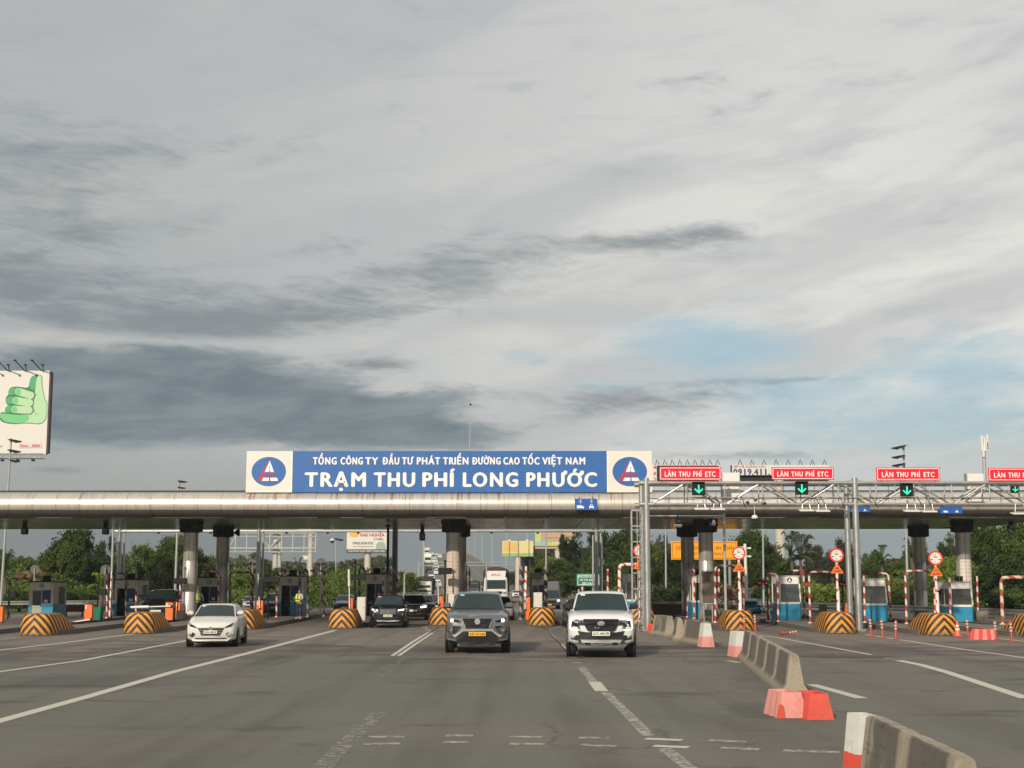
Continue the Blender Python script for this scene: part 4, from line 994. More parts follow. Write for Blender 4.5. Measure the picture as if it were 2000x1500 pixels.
G_([(1856, 1202), (1854.5, 1128)], 71.5, rw, 'striped post at the left corner of the booth by the right column')
G_([(1910, 1195), (1908, 1125)], 77.0, rw, 'red and white post just right of the right canopy column')
G_([(1959, 1228), (1955, 1128), (2020, 1127)], 68.0, rw_rust, 'rusty red and cream bent pipe near the right picture edge', .085)
# dull cross bar between post and right sign
p0 = at(1775, 1124, 74); p1 = at(1828, 1124, 74)

# round width signs with slow-down triangles
ring_red = pm('ring_red', (.66, .045, .035), .45, var=.04); tri_orange = pm('triangle_orange', (.82, .16, .012), .42, var=.04); sign_black = pm('sign_black', (.02, .02, .02), .6)
sign_grey_back = pm('sign_back', (.09, .095, .10), .55, .3, var=.1)
def width_sign(px, pyc, rpx, py_tri, py_base, Y, num, label, m=rw_fine, base_white=True):
    c_ = at(px, pyc, Y); u = 1 / pxm(Y); base = .9 if py_base > 1180 and py_base < 1205 else .204
    t = thing('width_sign', label, 'road sign', (c_.x, Y, .204), 0, 'round width signs over orange triangles')
    z = c_.z - .204
    MB().cyl((0, .04, 0), (0, .04, z), .06, None, 10).build('pole', m, t, smooth=40)
    MB().cyl((.03, .03, 0), (.03, .03, (1130 - py_base) * u + CAM_H - .204 + 1.0), .075, .06, 10).build('pole_sleeve', white_paint, t, smooth=40)
    R_ = rpx * u
    MB().prism(disc(R_, R_, 32, 0, z), -.02, 0).build('red_ring', ring_red, t)
    MB().prism(disc(R_ * .76, R_ * .76, 32, 0, z), -.026, -.0205).build('white_face', sign_white, t)
    for sx in (-1, 1): MB().prism([(sx * R_ * .66, z - R_ * .10), (sx * R_ * .30, z - R_ * .18), (sx * R_ * .66, z - R_ * .30)], -.030, -.0265).build('wedge', sign_black, t)
    for sz in (-1, 1): MB().prism([(0, z + sz * R_ * .38), (-R_ * .07, z + sz * R_ * .56), (R_ * .07, z + sz * R_ * .56)], -.030, -.0265).build('small_arrow', sign_black, t)
    lettering(num, -R_ * .26, R_ * .22, z + R_ * .06, z + R_ * .30, -.029, sign_black, t, .03)
    zt_ = at(px, py_tri - 11.5, Y).z - .204; zb_ = at(px, py_tri + 9.5, Y).z - .204; hw_ = 12.5 * u
    MB().prism([(0, zt_), (-hw_, zb_ + .03), (-hw_ + .02, zb_), (hw_ - .02, zb_), (hw_, zb_ + .03)], -.018, 0).build('orange_triangle', tri_orange, t)
    dz = zt_ - zb_
    lettering('ĐI', -hw_ * .22, hw_ * .22, zb_ + dz * .40, zb_ + dz * .56, -.021, sign_black, t, .03)
    lettering('CHẬM', -hw_ * .55, hw_ * .55, zb_ + dz * .12, zb_ + dz * .28, -.021, sign_black, t, .03)
width_sign(1443, 1080.5, 13.2, 1107, 1190, 66.2, '3m', 'round red and white sign over an orange triangle beside the yellow board')
width_sign(1634, 1084.5, 14.0, 1110.5, 1195, 66.5, '3m', 'round red and white sign left of the double gantry pole')
width_sign(1827, 1090, 14.3, 1115.5, 1199, 65.5, '3m', 'round red and white sign left of the right canopy column')
width_sign(1249, 1075.5, 12.5, 1102, 1180, 74.0, '3m', 'round red and white sign seen through the ladder')
# round signs facing the other way, seen from the back
for (px, py, rpx, Y, pyb, lab, sc_) in ((627, 1099.5, 9.5, 96, 1170, 'grey back of a round sign right of the tenth booth', 1), (763, 1097, 9.5, 94, 1170, 'grey back of a round sign behind the dark canopy post', 1), (1034.5, 1096, 9.6, 93, 1150, 'dark back of a round sign above the island between SUV and pickup', 1),
                               (206, 1113, 10, 96, 1180, 'grey back of a round sign before the trees, left of booth twelve', 1), (68, 1112, 9, 96, 1150, 'faint grey back of a round sign above the first booth', 1), (493, 1101, 9.5, 96, 1180, 'grey back of a round sign beside the rear gantry pole', 1), (902, 1096, 9, 96, 1120, 'dark round sign back just right of the middle column', 1), (1172, 1098, 9, 95, 1150, 'dark round sign back right of the rear gantry post', 1)):
    c_ = at(px, py, Y); u = 1 / pxm(Y)
    t = thing('round_sign', lab, 'road sign', (c_.x, Y, 0), 0, 'round signs seen from behind')
    MB().prism(disc(rpx * u, rpx * u, 28, 0, c_.z), 0, .02).build('disc', sign_grey_back, t)
    MB().cyl((0, -.05, .204), (0, -.05, c_.z + rpx * u * .3), .045, None, 8).build('pole', galv_dull, t)
    if rpx > 9.4 and py < 1100 and px < 700:
        w_ = at(px, 1118, Y); MB().prism([(0, w_.z + .28), (-.3, w_.z - .22), (.3, w_.z - .22)], 0, .02).build('triangle', sign_grey_back, t)

# dark message boxes on poles
def msg(px0, px1, py0, py1, Y, label, pole_px, pole_top=None, red=False, lbox=False):
    a = at(px0, py0, Y); e = at(px1, py1, Y)
    t = thing('message_box', label, 'display', ((a.x + e.x) / 2, Y, .204), 0, 'dark message boxes on poles')
    z1, z0 = a.z - .204, e.z - .204; w = e.x - a.x
    MB().box((0, 0, (z0 + z1) / 2), (w, .22, z1 - z0), bev=.02).build('case', black_metal, t)
    xp = at(pole_px, 1150, Y).x - t.location.x
    MB().cyl((xp, .16, 0), (xp, .16, (at(pole_px, pole_top, Y).z - .204) if pole_top else z1), .045, None, 8).build('pole', black_metal, t)
    if pole_top: MB().box((xp, .12, at(pole_px, pole_top, Y).z - .204), (.14, .16, .12), bev=.02).build('pole_camera', black_metal, t)
    if red:
        led = pm('red_led', (.2, .01, .01), .4, emit=(.9, .03, .04), estr=.55)
        for i_ in range(3): MB().box((-w * .32 + i_ * w * .32, -.115, (z0 + z1) / 2 + (.0 if i_ != 1 else -.05)), (w * .2, .01, .05)).build('led_text', led, t)
    if lbox: MB().box((-w / 2 - .1, 0, z0 - .30), (.28, .2, .9), bev=.02).build('lamp_column', black_metal, t)
msg(339, 365, 1129, 1140.5, 75.0, 'dark message box shading the left canopy column', 347, 1100)
msg(514, 546, 1127, 1137.5, 76.0, 'dark message box left of booth ten', 523, 1103, lbox=True)
msg(685, 714, 1121, 1133, 75.5, 'dark message box left of booth nine', 692.5, 1097)
msg(856, 883, 1109, 1121.5, 74.5, 'dark message box in front of the poster on the middle column', 869, 1096, lbox=False)
msg(1035, 1058, 1118, 1131, 76.0, 'dark message box above the island between SUV and pickup', 1037)
msg(1479, 1500, 1133.5, 1143.5, 72.0, 'dark message box with red display left of the emblem booth', 1500, red=True)
msg(1639, 1656, 1135, 1146, 72.5, 'dark message box with red display beside the double gantry pole', 1647, 1118, red=True)
msg(20, 32, 1156, 1168, 76.0, 'small dark box on the pole left of the first booth', 16)
msg(193, 208, 1150, 1162, 76.0, 'small dark box left of the second booth', 190, 1137)
msg(1832, 1850, 1153, 1162, 74.5, 'dark box left of the half hidden right booth', 1848)

# barrier gate machines with their arms
arm_white = pm('arm_white', (.72, .70, .66), .4, var=.05)
def gate(px0, px1, py0, py1, Y, label, arm=None, arm_m=None, pad=0):
    a = at(px0, 1150, Y).x; e = at(px1, 1150, Y).x; z1 = at(1000, py0, Y).z - .204; w = max(e - a, .2)
    t = thing('barrier_gate', label, 'barrier gate', ((a + e) / 2, Y, .204), 0, 'orange barrier gate machines')
    mb = MB(); d = .34
    mb.add([(-w / 2, -d / 2, 0), (w / 2, -d / 2, 0), (w / 2, d / 2, 0), (-w / 2, d / 2, 0), (-w / 2, -d / 2, z1 * .985), (w / 2, -d / 2, z1 * .97), (w / 2, d / 2, z1), (-w / 2, d / 2, z1)],
           [(3, 2, 1, 0), (4, 5, 6, 7), (0, 1, 5, 4), (1, 2, 6, 5), (2, 3, 7, 6), (3, 0, 4, 7)]).build('cabinet', orange, t)
    MB().box((0, -.0, z1 + .02), (w * .9, d * .9, .035)).build('lid', dark_metal, t)
    MB().box((0, 0, .02), (w * 1.15, d * 1.15, .04)).build('foot_plate', dark_metal, t)
    MB().box((-w * .30, -d / 2 - .012, z1 * .84), (w * .24, .02, .18)).build('lock_plate', old_white, t)
    if arm:
        (ax, ay), (bx, by) = arm; p0, p1 = at(ax, ay, Y - .25) - Vector((t.location.x, Y, .204)), at(bx, by, Y - .25) - Vector((t.location.x, Y, .204))
        p0.y = p1.y = -.25
        MB().cyl(p0, p1, .035, .025, 8).build('arm', arm_m or arm_white, t)
        MB().cyl(p0 + (p1 - p0) * pad, p1, .075, .06, 10).build('arm_sleeve', arm_white if arm_m is None else arm_m, t, smooth=60) if pad else None
        MB().box((p0.x, -.2, p0.z), (.14, .12, .14), bev=.02).build('arm_clamp', dark_metal, t)
gate(-2, 9.5, 1184, 1222, 71.0, 'orange barrier gate machine cut off by the left picture edge')
gate(169, 183, 1180, 1217, 72.5, 'orange barrier gate machine beside the green bin', ((176, 1210), (28, 1232)), None, .86)
gate(326, 340, 1176, 1214, 74.0, 'orange barrier gate machine holding the lowered white arm', ((334, 1184), (255, 1186)), None, .55)
gate(346, 354, 1175, 1213, 75.3, 'narrow orange machine left of the left canopy column')
gate(503, 515, 1172, 1200, 76.5, 'orange barrier gate machine right of the white sedan roof', ((507, 1188), (504, 1120)))
gate(682, 690, 1167, 1190, 76.0, 'orange barrier gate machine left of the black SUV, arm raised', ((683, 1190), (681.5, 1112)), None, .58)
gate(858, 866, 1163, 1186, 77.0, 'orange barrier gate machine just left of the grey SUV', ((857, 1180), (855, 1135)))
gate(1027, 1035, 1165, 1192, 74.5, 'orange barrier gate machine right of the grey SUV, arm raised', ((1025.5, 1190), (1027.5, 1106)), rw_fine, .3)
gate(1650, 1656, 1175, 1192, 72.0, 'dark orange machine behind the double gantry pole')
tt = thing('raised_arm', 'raised red and white barrier arm left of the second booth', 'barrier arm', (at(214, 1200, 74).x, 74, .204))
za = at(1000, 1120, 74).z
MB().cyl((0, 0, .1), (.02, 0, 2.5), .05, .035, 8).build('bar', rw_fine, tt); MB().box((0, .1, .1), (.16, .14, .2)).build('hinge_block', dark_metal, tt)
bn = thing('wheelie_bin', 'green wheelie bin behind the orange machine left of booth twelve', 'bin', (at(190, 1200, 75).x, 75, .204))
binm = pm('bin_green', (.015, .16, .09), .45)
MB().loft([[Vector((sx * .20, sy * .22, 0)) for sx, sy in ((-1, -1), (1, -1), (1, 1), (-1, 1))], [Vector((sx * .27, sy * .30, .62)) for sx, sy in ((-1, -1), (1, -1), (1, 1), (-1, 1))]], True, True).build('body', binm, bn)
MB().box((0, 0, .65), (.58, .64, .06), bev=.02).build('lid', binm, bn); MB().cyl((-.22, .26, .06), (.22, .26, .06), .07, None, 10).build('wheel', black_metal, bn)
# stout grey pillar and dark post behind the black SUV
p = at(771, 1120, 89); t = thing('steel_post', 'stout blue-grey steel pillar behind the black SUV', 'post', (p.x, 89, 0), 0)
MB().cyl((0, 0, 0), (0, 0, at(771, 1018, 89).z), .19, .17, 16).build('shaft', pm('blue_grey_steel', (.16, .18, .19), .5, .3), t, smooth=50); MB().lathe([(.3, 0), (.3, .1), (.2, .14)], (0, 0, 0), 12).build('foot', concrete, t)
p = at(757, 1120, 78); t = thing('dark_post', 'thin dark post reaching the canopy above booth nine', 'post', (p.x, 78, .204), 0)
MB().box((0, 0, 2.55), (.13, .13, 5.1)).build('shaft', black_metal, t); MB().box((0, 0, 5.0), (.3, .3, .08)).build('head_plate', black_metal, t)
# plain cabinets
def cab(px0, px1, py0, py1, Y, m, label, z0=.204, d=.5, name='cabinet'):
    a = at(px0, py1, Y); e = at(px1, py0, Y); h = e.z - z0
    t = thing(name, label, name.replace('_', ' '), ((a.x + e.x) / 2, Y, z0), 0)
    MB().box((0, 0, h / 2), (e.x - a.x, d, h), bev=.015).build('case', m, t); MB().box((0, -d / 2 - .008, h * .5), ((e.x - a.x) * .84, .012, h * .86)).build('door_panel', m, t)
    MB().box(((e.x - a.x) * .32, -d / 2 - .02, h * .55), (.02, .02, .09)).build('handle', dark_metal, t)
cab(698, 715, 1166, 1206, 74.5, old_white, 'cream cabinet between the striped nose and the black SUV')
cab(872, 888, 1160, 1182, 75.2, old_white, 'cream cabinet at the foot of the middle column')
cab(1042, 1059, 1157, 1183, 75.0, old_white, 'cream cabinet behind the chevron nose between grey SUV and pickup')
cab(1903, 1926.5, 1193, 1223, 74.8, concrete, 'weathered concrete box at the foot of the right column', d=.6, name='concrete_box')
cab(1928, 1941, 1206, 1222, 80, dark_metal, 'low dark box behind the weathered concrete box', d=.8, name='low_box')
# brown board
brown = pm('brown_board', (.10, .078, .055), .55, var=.08)
a = at(1371, 1179, 71.8); e = at(1394, 1115, 71.8); t = thing('notice_board', 'tall plain brown board in a grey frame before the fourth column', 'board', ((a.x + e.x) / 2, 71.8, .204))
w, z0, z1 = e.x - a.x, a.z - .204, e.z - .204
MB().box((0, 0, (z0 + z1) / 2), (w - .06, .05, z1 - z0 - .06)).build('panel', brown, t)
fr = MB()
for c_, d_ in (((0, -.01, z0), (w, .08, .035)), ((0, -.01, z1), (w, .08, .035)), ((-w / 2, -.01, (z0 + z1) / 2), (.035, .08, z1 - z0)), ((w / 2, -.01, (z0 + z1) / 2), (.035, .08, z1 - z0))): fr.box(c_, d_)
fr.build('frame', galv_dull, t)
for sx in (-w / 3, w / 3): MB().cyl((sx, .05, 0), (sx, .05, z0), .03, None, 8).build('leg', galv_dull, t)
MB().box((0, .1, .45), (w * .5, .3, .3)).build('valve_box', dark_metal, t)

# lamps hung under the canopy front edge
for (px, y0, y1, lab) in ((49, 1020, 1044, 'at the far left'), (207, 1020, 1044, 'second from the left'), (825, 1028, 1056, 'left of the middle column'), (1974, 1018, 1033, 'at the far right')):
    Y = DB - 3.5 if y0 == 1028 else DF + 5.5; p = at(px, y0, Y); q_ = at(px, y1, Y)
    t = thing('hanging_floodlight', 'black boxy floodlight hanging under the canopy ' + lab, 'floodlight', (p.x, Y, q_.z), 0, 'floodlights under the canopy')
    h = p.z - q_.z; MB().box((0, 0, h * .28), (.34, .3, h * .55), bev=.04).build('housing', black_metal, t); MB().box((0, 0, h * .75 + .08), (.22, .12, h * .5 + .16)).build('bracket', black_metal, t); MB().box((0, -.155, h * .28), (.26, .01, h * .4)).build('glass', glass_dark, t)
p = at(461, 1040, DB - 4); t = thing('horn_speaker', 'black horn loudspeaker under the canopy right of the left column pair', 'loudspeaker', (p.x, DB - 4, p.z)); MB().lathe([(.03, -.3), (.06, -.1), (.24, .16), (.26, .18), (.22, .16), (.05, 0)], (0, 0, 0), 16, 'X').build('horn', black_metal, t, smooth=50); MB().tube([(-.2, 0, .03), (-.2, 0, .5)], .03, 6).build('bracket', black_metal, t)

# ================================================================== barriers, cones and posts on the road
def jersey(L=2.6, H=.84):
    prof = [(-.30, 0), (-.30, .07), (-.17, .27), (-.085, H - .03), (-.06, H), (.06, H), (.085, H - .03), (.17, .27), (.30, .07), (.30, 0)]
    r_ = random.Random(int(L * 10)); loops = []
    n = 9
    for i in range(n):
        y = -L / 2 + L * i / (n - 1); ins = .02 if i in (0, n - 1) else 0
        loops.append([Vector((px * (1 - ins) + r_.uniform(-.004, .004), y, max(0, pz - ins * .4 + (r_.uniform(-.004, .004) if pz > .1 else 0)))) for px, pz in prof])
    return MB().loft(loops, True, True).mesh('jersey', barrier_mat, 42)
JM = jersey()
def barrier(p, rz, label, L=2.6):
    t = thing('concrete_barrier', label, 'barrier', (p[0], p[1], 0), rz, 'concrete road barriers')
    o = link('block', JM, t); o.scale = (1, L / 2.6, 1)
ordn = ['first', 'second', 'third', 'fourth', 'fifth', 'sixth']
p0, p1 = gr(1460, 1287), gr(1554, 1362)
for k in range(5):
    f = (k + .5) / 5; c_ = p0.lerp(p1, f); ang = math.atan2(p0.x - p1.x, p0.y - p1.y)
    barrier((c_.x, c_.y), -ang, 'concrete road barrier, %s in the curved row of five from its far end' % ordn[k], (p0 - p1).length / 5 - .03)
q0 = gr(1296, 1242); q1 = gr(1326, 1249); q2 = gr(1368, 1259)
barrier((q0.x, q0.y), R(10), 'lone concrete barrier beside the orange block at the gantry pole', 2.2)
barrier((q1.x, q1.y), R(-4), 'second concrete barrier behind the white and pink plastic block', 2.6); barrier((q2.x - .05, q2.y + .6), R(7), 'concrete barrier just left of the white and pink plastic block', 3.0)
n0 = at(1706, 1391, 16.3); n1 = at(1885, 1474, 12.45); ang = math.atan2(n0.x - n1.x, n0.y - n1.y)
barrier(((n0.x * .75 + n1.x * .25), (n0.y * .75 + n1.y * .25)), -ang, 'near concrete barrier at the bottom right, further of two', 1.92)
barrier(((n0.x * .25 + n1.x * .75), (n0.y * .25 + n1.y * .75)), -ang, 'near concrete barrier at the bottom right, nearest of two', 1.92)
# stray slab barriers behind
for (px, py, L, lab, rz) in ((1318, 1203, 3.8, 'dark concrete barrier lying across behind the lone barrier', 90), (1290, 1196, 3.0, 'dark concrete barrier beside the guard rail behind the gantry pole', 84)):
    c_ = gr(px, py + 4); barrier((c_.x, c_.y), R(rz), lab, L)
def waterbar(p, rz, label, mats, H=.5, L=.9, wb=.42, wt=.22, top=True, split=.5, tilt=0):
    """hollow plastic barrier: trapezoid ends, ribbed sides; mats = (upper, lower)"""
    t = thing('plastic_barrier', label, 'plastic barrier', (p[0], p[1], 0), rz, 'hollow plastic road barriers')
    def ring(z, f):
        w = wb + (wt - wb) * f; l = L * (1 - .16 * f); out = []
        n = 7
        for i in range(n): out.append(Vector((-w / 2 - (.032 if i % 2 else 0), -l / 2 + l * i / (n - 1), z)))
        for i in range(n): out.append(Vector((w / 2 + (.032 if i % 2 else 0), l / 2 - l * i / (n - 1), z)))
        return out
    zs = H * split
    MB().loft([ring(0, 0), ring(zs * .5, split * .5), ring(zs, split)], True, True).build('lower_shell', mats[1], t)
    MB().loft([ring(zs, split), ring((zs + H) / 2, (1 + split) / 2), ring(H, 1)], True, False).build('upper_shell', mats[0], t)
    rim = ring(H, 1); inn = [Vector((v.x * .80, v.y * .93, H)) for v in rim]; deep = [Vector((v.x * .75, v.y * .9, H * .62)) for v in rim]
    MB().loft([rim, inn, deep], True, False).add([tuple(v) for v in deep], [tuple(range(len(deep)))]).build('top_well', mats[0], t)
    return t
g = lambda px, py: gr(px, py)
c_ = gr(1543, 1402); waterbar((c_.x, c_.y + .45), R(6), 'faded pink plastic barrier at the near end of the curved concrete row', (pink_plastic, pink_plastic), .42, 1.0, .50, .34)
c_ = gr(1594, 1404); waterbar((c_.x + .02, c_.y + .3), R(3), 'bright red plastic barrier right of the faded pink one', (red_plastic, red_plastic), .42, .95, .46, .30)
patch = thing('plastic_shard', 'torn red plastic shard leaning on the faded pink barrier', 'plastic shard', (gr(1521, 1402).x, gr(1521, 1402).y - .08, 0)); MB().prism([(-.05, 0), (.09, 0), (.06, .22), (.0, .24)], -.02, .01).build('shard', red_plastic, patch)
c_ = at(1683, 1392, 16.9); waterbar((c_.x, 16.9), R(6), 'tall white over red plastic barrier at the bottom right', (faded_white, red_plastic), .79, .50, .36, .19, split=.45)
MB().cyl((c_.x, 16.9, .92), (c_.x, 16.9, .97), .06).build('filler_cap', faded_white)
bpy.data.objects.remove(bpy.data.objects['filler_cap'])
c_ = gr(1441, 1282); waterbar((c_.x, c_.y), R(8), 'white over pink plastic barrier at the far end of the curved row', (faded_white, pink_plastic), .76, .80, .44, .24, split=.42)
c_ = gr(1379, 1263); waterbar((c_.x, c_.y), R(4), 'white over pink plastic barrier at the near end of the three mid barriers', (faded_white, pink_plastic), .80, .75, .46, .22, split=.45)
c_ = gr(1277, 1235); waterbar((c_.x, c_.y), R(20), 'small bright orange plastic block right of the gantry pole foot', (red_plastic, red_plastic), .37, .6, .42, .30)
c_ = gr(1922, 1249); waterbar((c_.x, c_.y), R(62), 'red plastic barrier lying between the orange posts on the right', (red_plastic, red_plastic), .40, 1.0, .48, .34)
c_ = gr(1767, 1218); waterbar((c_.x, c_.y + 6), R(40), 'pale pink plastic block behind the striped pipe between the right booths', (pink_plastic, pink_plastic), .35, .7, .5, .34)
# flexible posts
band = pm('reflective_band', (.62, .50, .40), .4); post_red = pm('post_red', (.36, .05, .03), .45, var=.12, dirt=.25)
def bollard(px, py, label, lean=0.0, lying=False):
    p = gr(px, py); t = thing('flexible_post', label, 'bollard', (p.x, p.y, 0), 0, 'flexible red road posts')
    if lying: t.rotation_euler = (0, R(82), R(8)); t.location.z = .07
    else: t.rotation_euler = (0, R(lean), 0)
    MB().lathe([(.14, 0), (.14, .025), (.06, .05), (.048, .08), (.043, .72), (.03, .76), (0, .765)], (0, 0, 0), 12).build('post', post_red, t, smooth=50)
    for z_ in (.43, .55, .67): MB().lathe([(.0455, z_ - .028), (.050, z_ - .02), (.050, z_ + .02), (.0455, z_ + .028)], (0, 0, 0), 12).build('band', band, t, smooth=50)
for k, (px, py, lab, ln) in enumerate(((1454, 1232, 'red flexible post in front of the centre right chevron nose', 0), (1475.5, 1233, 'red flexible post at the right edge of the centre right nose', -2), (1702, 1244, 'red flexible post right of the double pole, left of three', -3), (1724.5, 1247, 'red flexible post right of the double pole, middle of three', -3), (1749.5, 1250, 'red flexible post right of the double pole, right of three', 2),
                                (1891.5, 1246, 'red flexible post between the orange cone and red barrier', -3), (1946, 1251, 'red flexible post just right of the red plastic barrier', -3), (1976.5, 1255, 'red flexible post nearest the right picture edge', -2))): bollard(px, py, lab, ln)
bollard(1524, 1242, 'knocked over red flexible post lying on the white line', 0, True)
p = gr(1870.5, 1243); t = thing('traffic_cone', 'orange traffic cone with two white bands at the right nose', 'traffic cone', (p.x, p.y, 0))
MB().box((0, 0, .02), (.34, .34, .04), bev=.01).build('foot', red_plastic, t); MB().lathe([(.135, .04), (.03, .60), (.02, .62), (0, .62)], (0, 0, 0), 16).build('cone', pm('cone_orange', (.85, .13, .03), .4), t, smooth=50)
for z_ in (.26, .40): MB().lathe([(.137 - .188 * (z_ - .04) - .0, z_), (.139 - .188 * (z_ - .04), z_ + .002), (.139 - .188 * (z_ + .03), z_ + .065), (.137 - .188 * (z_ + .03), z_ + .067)], (0, 0, 0), 16).build('band', white_paint, t, smooth=50)

# ================================================================== vehicles
tyre_m = pm('tyre_rubber', (.018, .018, .018), .8, var=.2, scale=9); rim_m = pm('rim_alloy', (.36, .36, .37), .3, .7)
screen_m = pm('windscreen', (.020, .034, .034), .08, var=.35, scale=1.6, spec=.42); sideglass_m = pm('side_glass', (.012, .016, .016), .06, spec=.8)
trim_black = pm('black_trim', (.014, .014, .015), .38, var=.15, scale=12); grille_m = pm('grille_black', (.008, .008, .010), .30); chrome = pm('chrome', (.72, .72, .72), .14, .95)
silver = pm('silver_trim', (.46, .46, .46), .32, .6); lamp_lens = pm('lamp_lens', (.22, .23, .24), .12, .2, spec=.9); lamp_on = pm('lit_headlamp', (.9, .9, .85), .2, emit=(1, .96, .88), estr=3.2); drl = pm('running_light', (.8, .8, .72), .2, emit=(1, .97, .86), estr=.9)
amber = pm('amber_marker', (.8, .3, .05), .3, emit=(1, .45, .2), estr=.8); tail_red = pm('tail_red', (.35, .01, .01), .3); plate_white = pm('plate_white', (.70, .69, .62), .5); plate_yellow = pm('plate_yellow', (.85, .40, .012), .5); plate_ink = pm('plate_ink', (.03, .03, .03), .6)
def paint_mat(name, col, metal=0.0, rough=.32, coat=.8): return pm(name, col, rough, metal, var=.03, scale=2, coat=coat, dirt=.06)
white_car = paint_mat('white_car_paint', (.66, .67, .64)); cream_car = paint_mat('warm_white_car_paint', (.66, .635, .575)); grey_car = paint_mat('grey_metallic_paint', (.145, .152, .158), .55, .36)
black_car = paint_mat('black_car_paint', (.008, .008, .011), .1, .22); maroon_car = paint_mat('dark_maroon_paint', (.028, .010, .010), .2, .25); red_car = paint_mat('red_car_paint', (.30, .02, .025)); blue_car = paint_mat('blue_car_paint', (.01, .17, .32), .2); silver_car = paint_mat('silver_car_paint', (.40, .40, .39), .5)

def body_loft(st, W):
    """st: list of (y, halfwidth factor, ztop, zbot, crown)"""
    loops = []
    for y, hw, zt_, zb_, cr in st:
        w = W / 2 * hw; zm = zb_ + (zt_ - zb_) * .50
        half = [(w * .84, zb_), (w * .975, zb_ + .06), (w, zm), (w * .995, zb_ + (zt_ - zb_) * .74), (w * .965, zt_ - .055), (w * .90, zt_ - .008), (w * .55, zt_ + cr * .65)]
        L = [(0, zb_)] + half + [(0, zt_ + cr)] + [(-a, z) for a, z in reversed(half)]
        f0 = st[0][0]; fade = max(0.0, 1 - (y - f0) / .8); loops.append([Vector((a, y + .09 * fade * (abs(a) / (W / 2)) ** 2, z)) for a, z in L])
    return loops
def car(name, label, cat, loc, rz, scale, S, group=None):
    t = thing(name, label, cat, loc, rz, group); t.scale = (scale,) * 3
    W, L = S['W'], S['L']; f = -L / 2; m = S['paint']
    hz, cz, bz = S['hood'], S['cowl'], S['belt']; cb = S.get('clear', .32); cy = f + S['cowl_y']
    st = [(f + .00, .80, hz - .20, cb + .20, .0), (f + .035, .90, hz - .10, cb + .06, .01), (f + .12, .955, hz - .035, cb, .02), (f + .30, .99, hz, cb - .02, .03), (f + .85, 1.0, (hz + cz) / 2 + .01, cb - .02, .035), (cy, 1.0, cz, cb - .03, .03),
          (cy + .5, 1.0, bz, cb - .03, .0), (0.3, 1.0, bz + .01, cb - .03, 0), (L / 2 - .5, .985, S.get('rear_z', bz + .03), cb, .0), (L / 2 - .08, .94, S.get('rear_z', bz + .03) - .04, cb + .06, .0), (L / 2, .86, S.get('rear_z', bz + .03) - .15, cb + .16, 0)]
    MB().loft(body_loft(st, W), True, True).build('body', m, t, smooth=38)
    # cabin
    rz_, rf, rr = S['H'], cy + S['rake'], S['roof_end']; wt_ = S.get('roof_w', .70); wb_ = S.get('base_w', .87); yb = S['cab_end']
    def rect(w, y0, y1, z, r): return [Vector(p) for p in ((-w + r, y0, z), (0, y0 - r * .35, z), (w - r, y0, z), (w, y0 + r, z), (w, y1 - r, z), (w - r, y1, z), (-w + r, y1, z), (-w, y1 - r, z), (-w, y0 + r, z))]
    hw = W / 2; ph = rz_ - cz
    loops = [rect(hw * wb_, cy - .02, yb, cz - .03, .10), rect(hw * (wb_ * .15 + wt_ * .85), cy + (rf - cy) * .86, yb + (rr - yb) * .86, cz + ph * .86, .12), rect(hw * wt_ * .975, rf - .03, rr + .02, rz_ - .045, .12), rect(hw * wt_ * .90, rf + .05, rr - .06, rz_ - .012, .12), rect(hw * wt_ * .55, rf + .3, rr - .3, rz_ + .008, .10)]
    cab_ = MB().loft(loops, True, True).build('cabin', m, t, smooth=38)
    # windscreen as a bowed sheet standing just off the cabin
    def sheet(P00, P10, P01, P11, bow, nrm, nm, mt, n=6):
        vs, fs = [], []
        for j in range(3):
            v = j / 2
            for i in range(n + 1):
                u = i / n; p = (Vector(P00) * (1 - u) + Vector(P10) * u) * (1 - v) + (Vector(P01) * (1 - u) + Vector(P11) * u) * v
                vs.append(p + Vector(nrm) * (bow * 4 * u * (1 - u) + .012))
        for j in range(2):
            for i in range(n): a = j * (n + 1) + i; fs.append((a, a + 1, a + n + 2, a + n + 1))
        return MB().add(vs, fs).build(nm, mt, t, smooth=60)
    b0, b1 = .02, .82
    y0 = cy - .02 + (rf - cy) * b0; y1 = cy - .02 + (rf - cy + .02) * b1; w0 = hw * wb_ - .05; w1 = hw * (wb_ * .2 + wt_ * .8) - .06
    ws = sheet((-w0, y0 + .03, cz + ph * .03 - .02), (w0, y0 + .03, cz + ph * .03 - .02), (-w1, y1 + .03, cz + ph * .84), (w1, y1 + .03, cz + ph * .84), .07, (0, -.75, .45), 'windscreen', screen_m)
    if S.get('detail', True):      # cabin things seen faintly at the glass: mirror foot, dash papers, permit
        MB().prism([(-.09, cz + ph * .80), (.09, cz + ph * .80), (.06, cz + ph * .72), (-.06, cz + ph * .72)], y1 - .10, y1 - .08).build('mirror_foot', trim_black, ws)
    for sx in (-.25, .28): MB().tube([(sx * W, y0 - .04, cz + .02), (sx * W - .35, y0 + .06, cz + .07)], .010, 5).build('wiper', trim_black, ws)
    if S.get('sticker'): MB().box((-w1 * .78, y1 - .06, cz + ph * .82), (.13, .01, .05), rx=R(-35)).build('sticker', S['sticker'], ws)
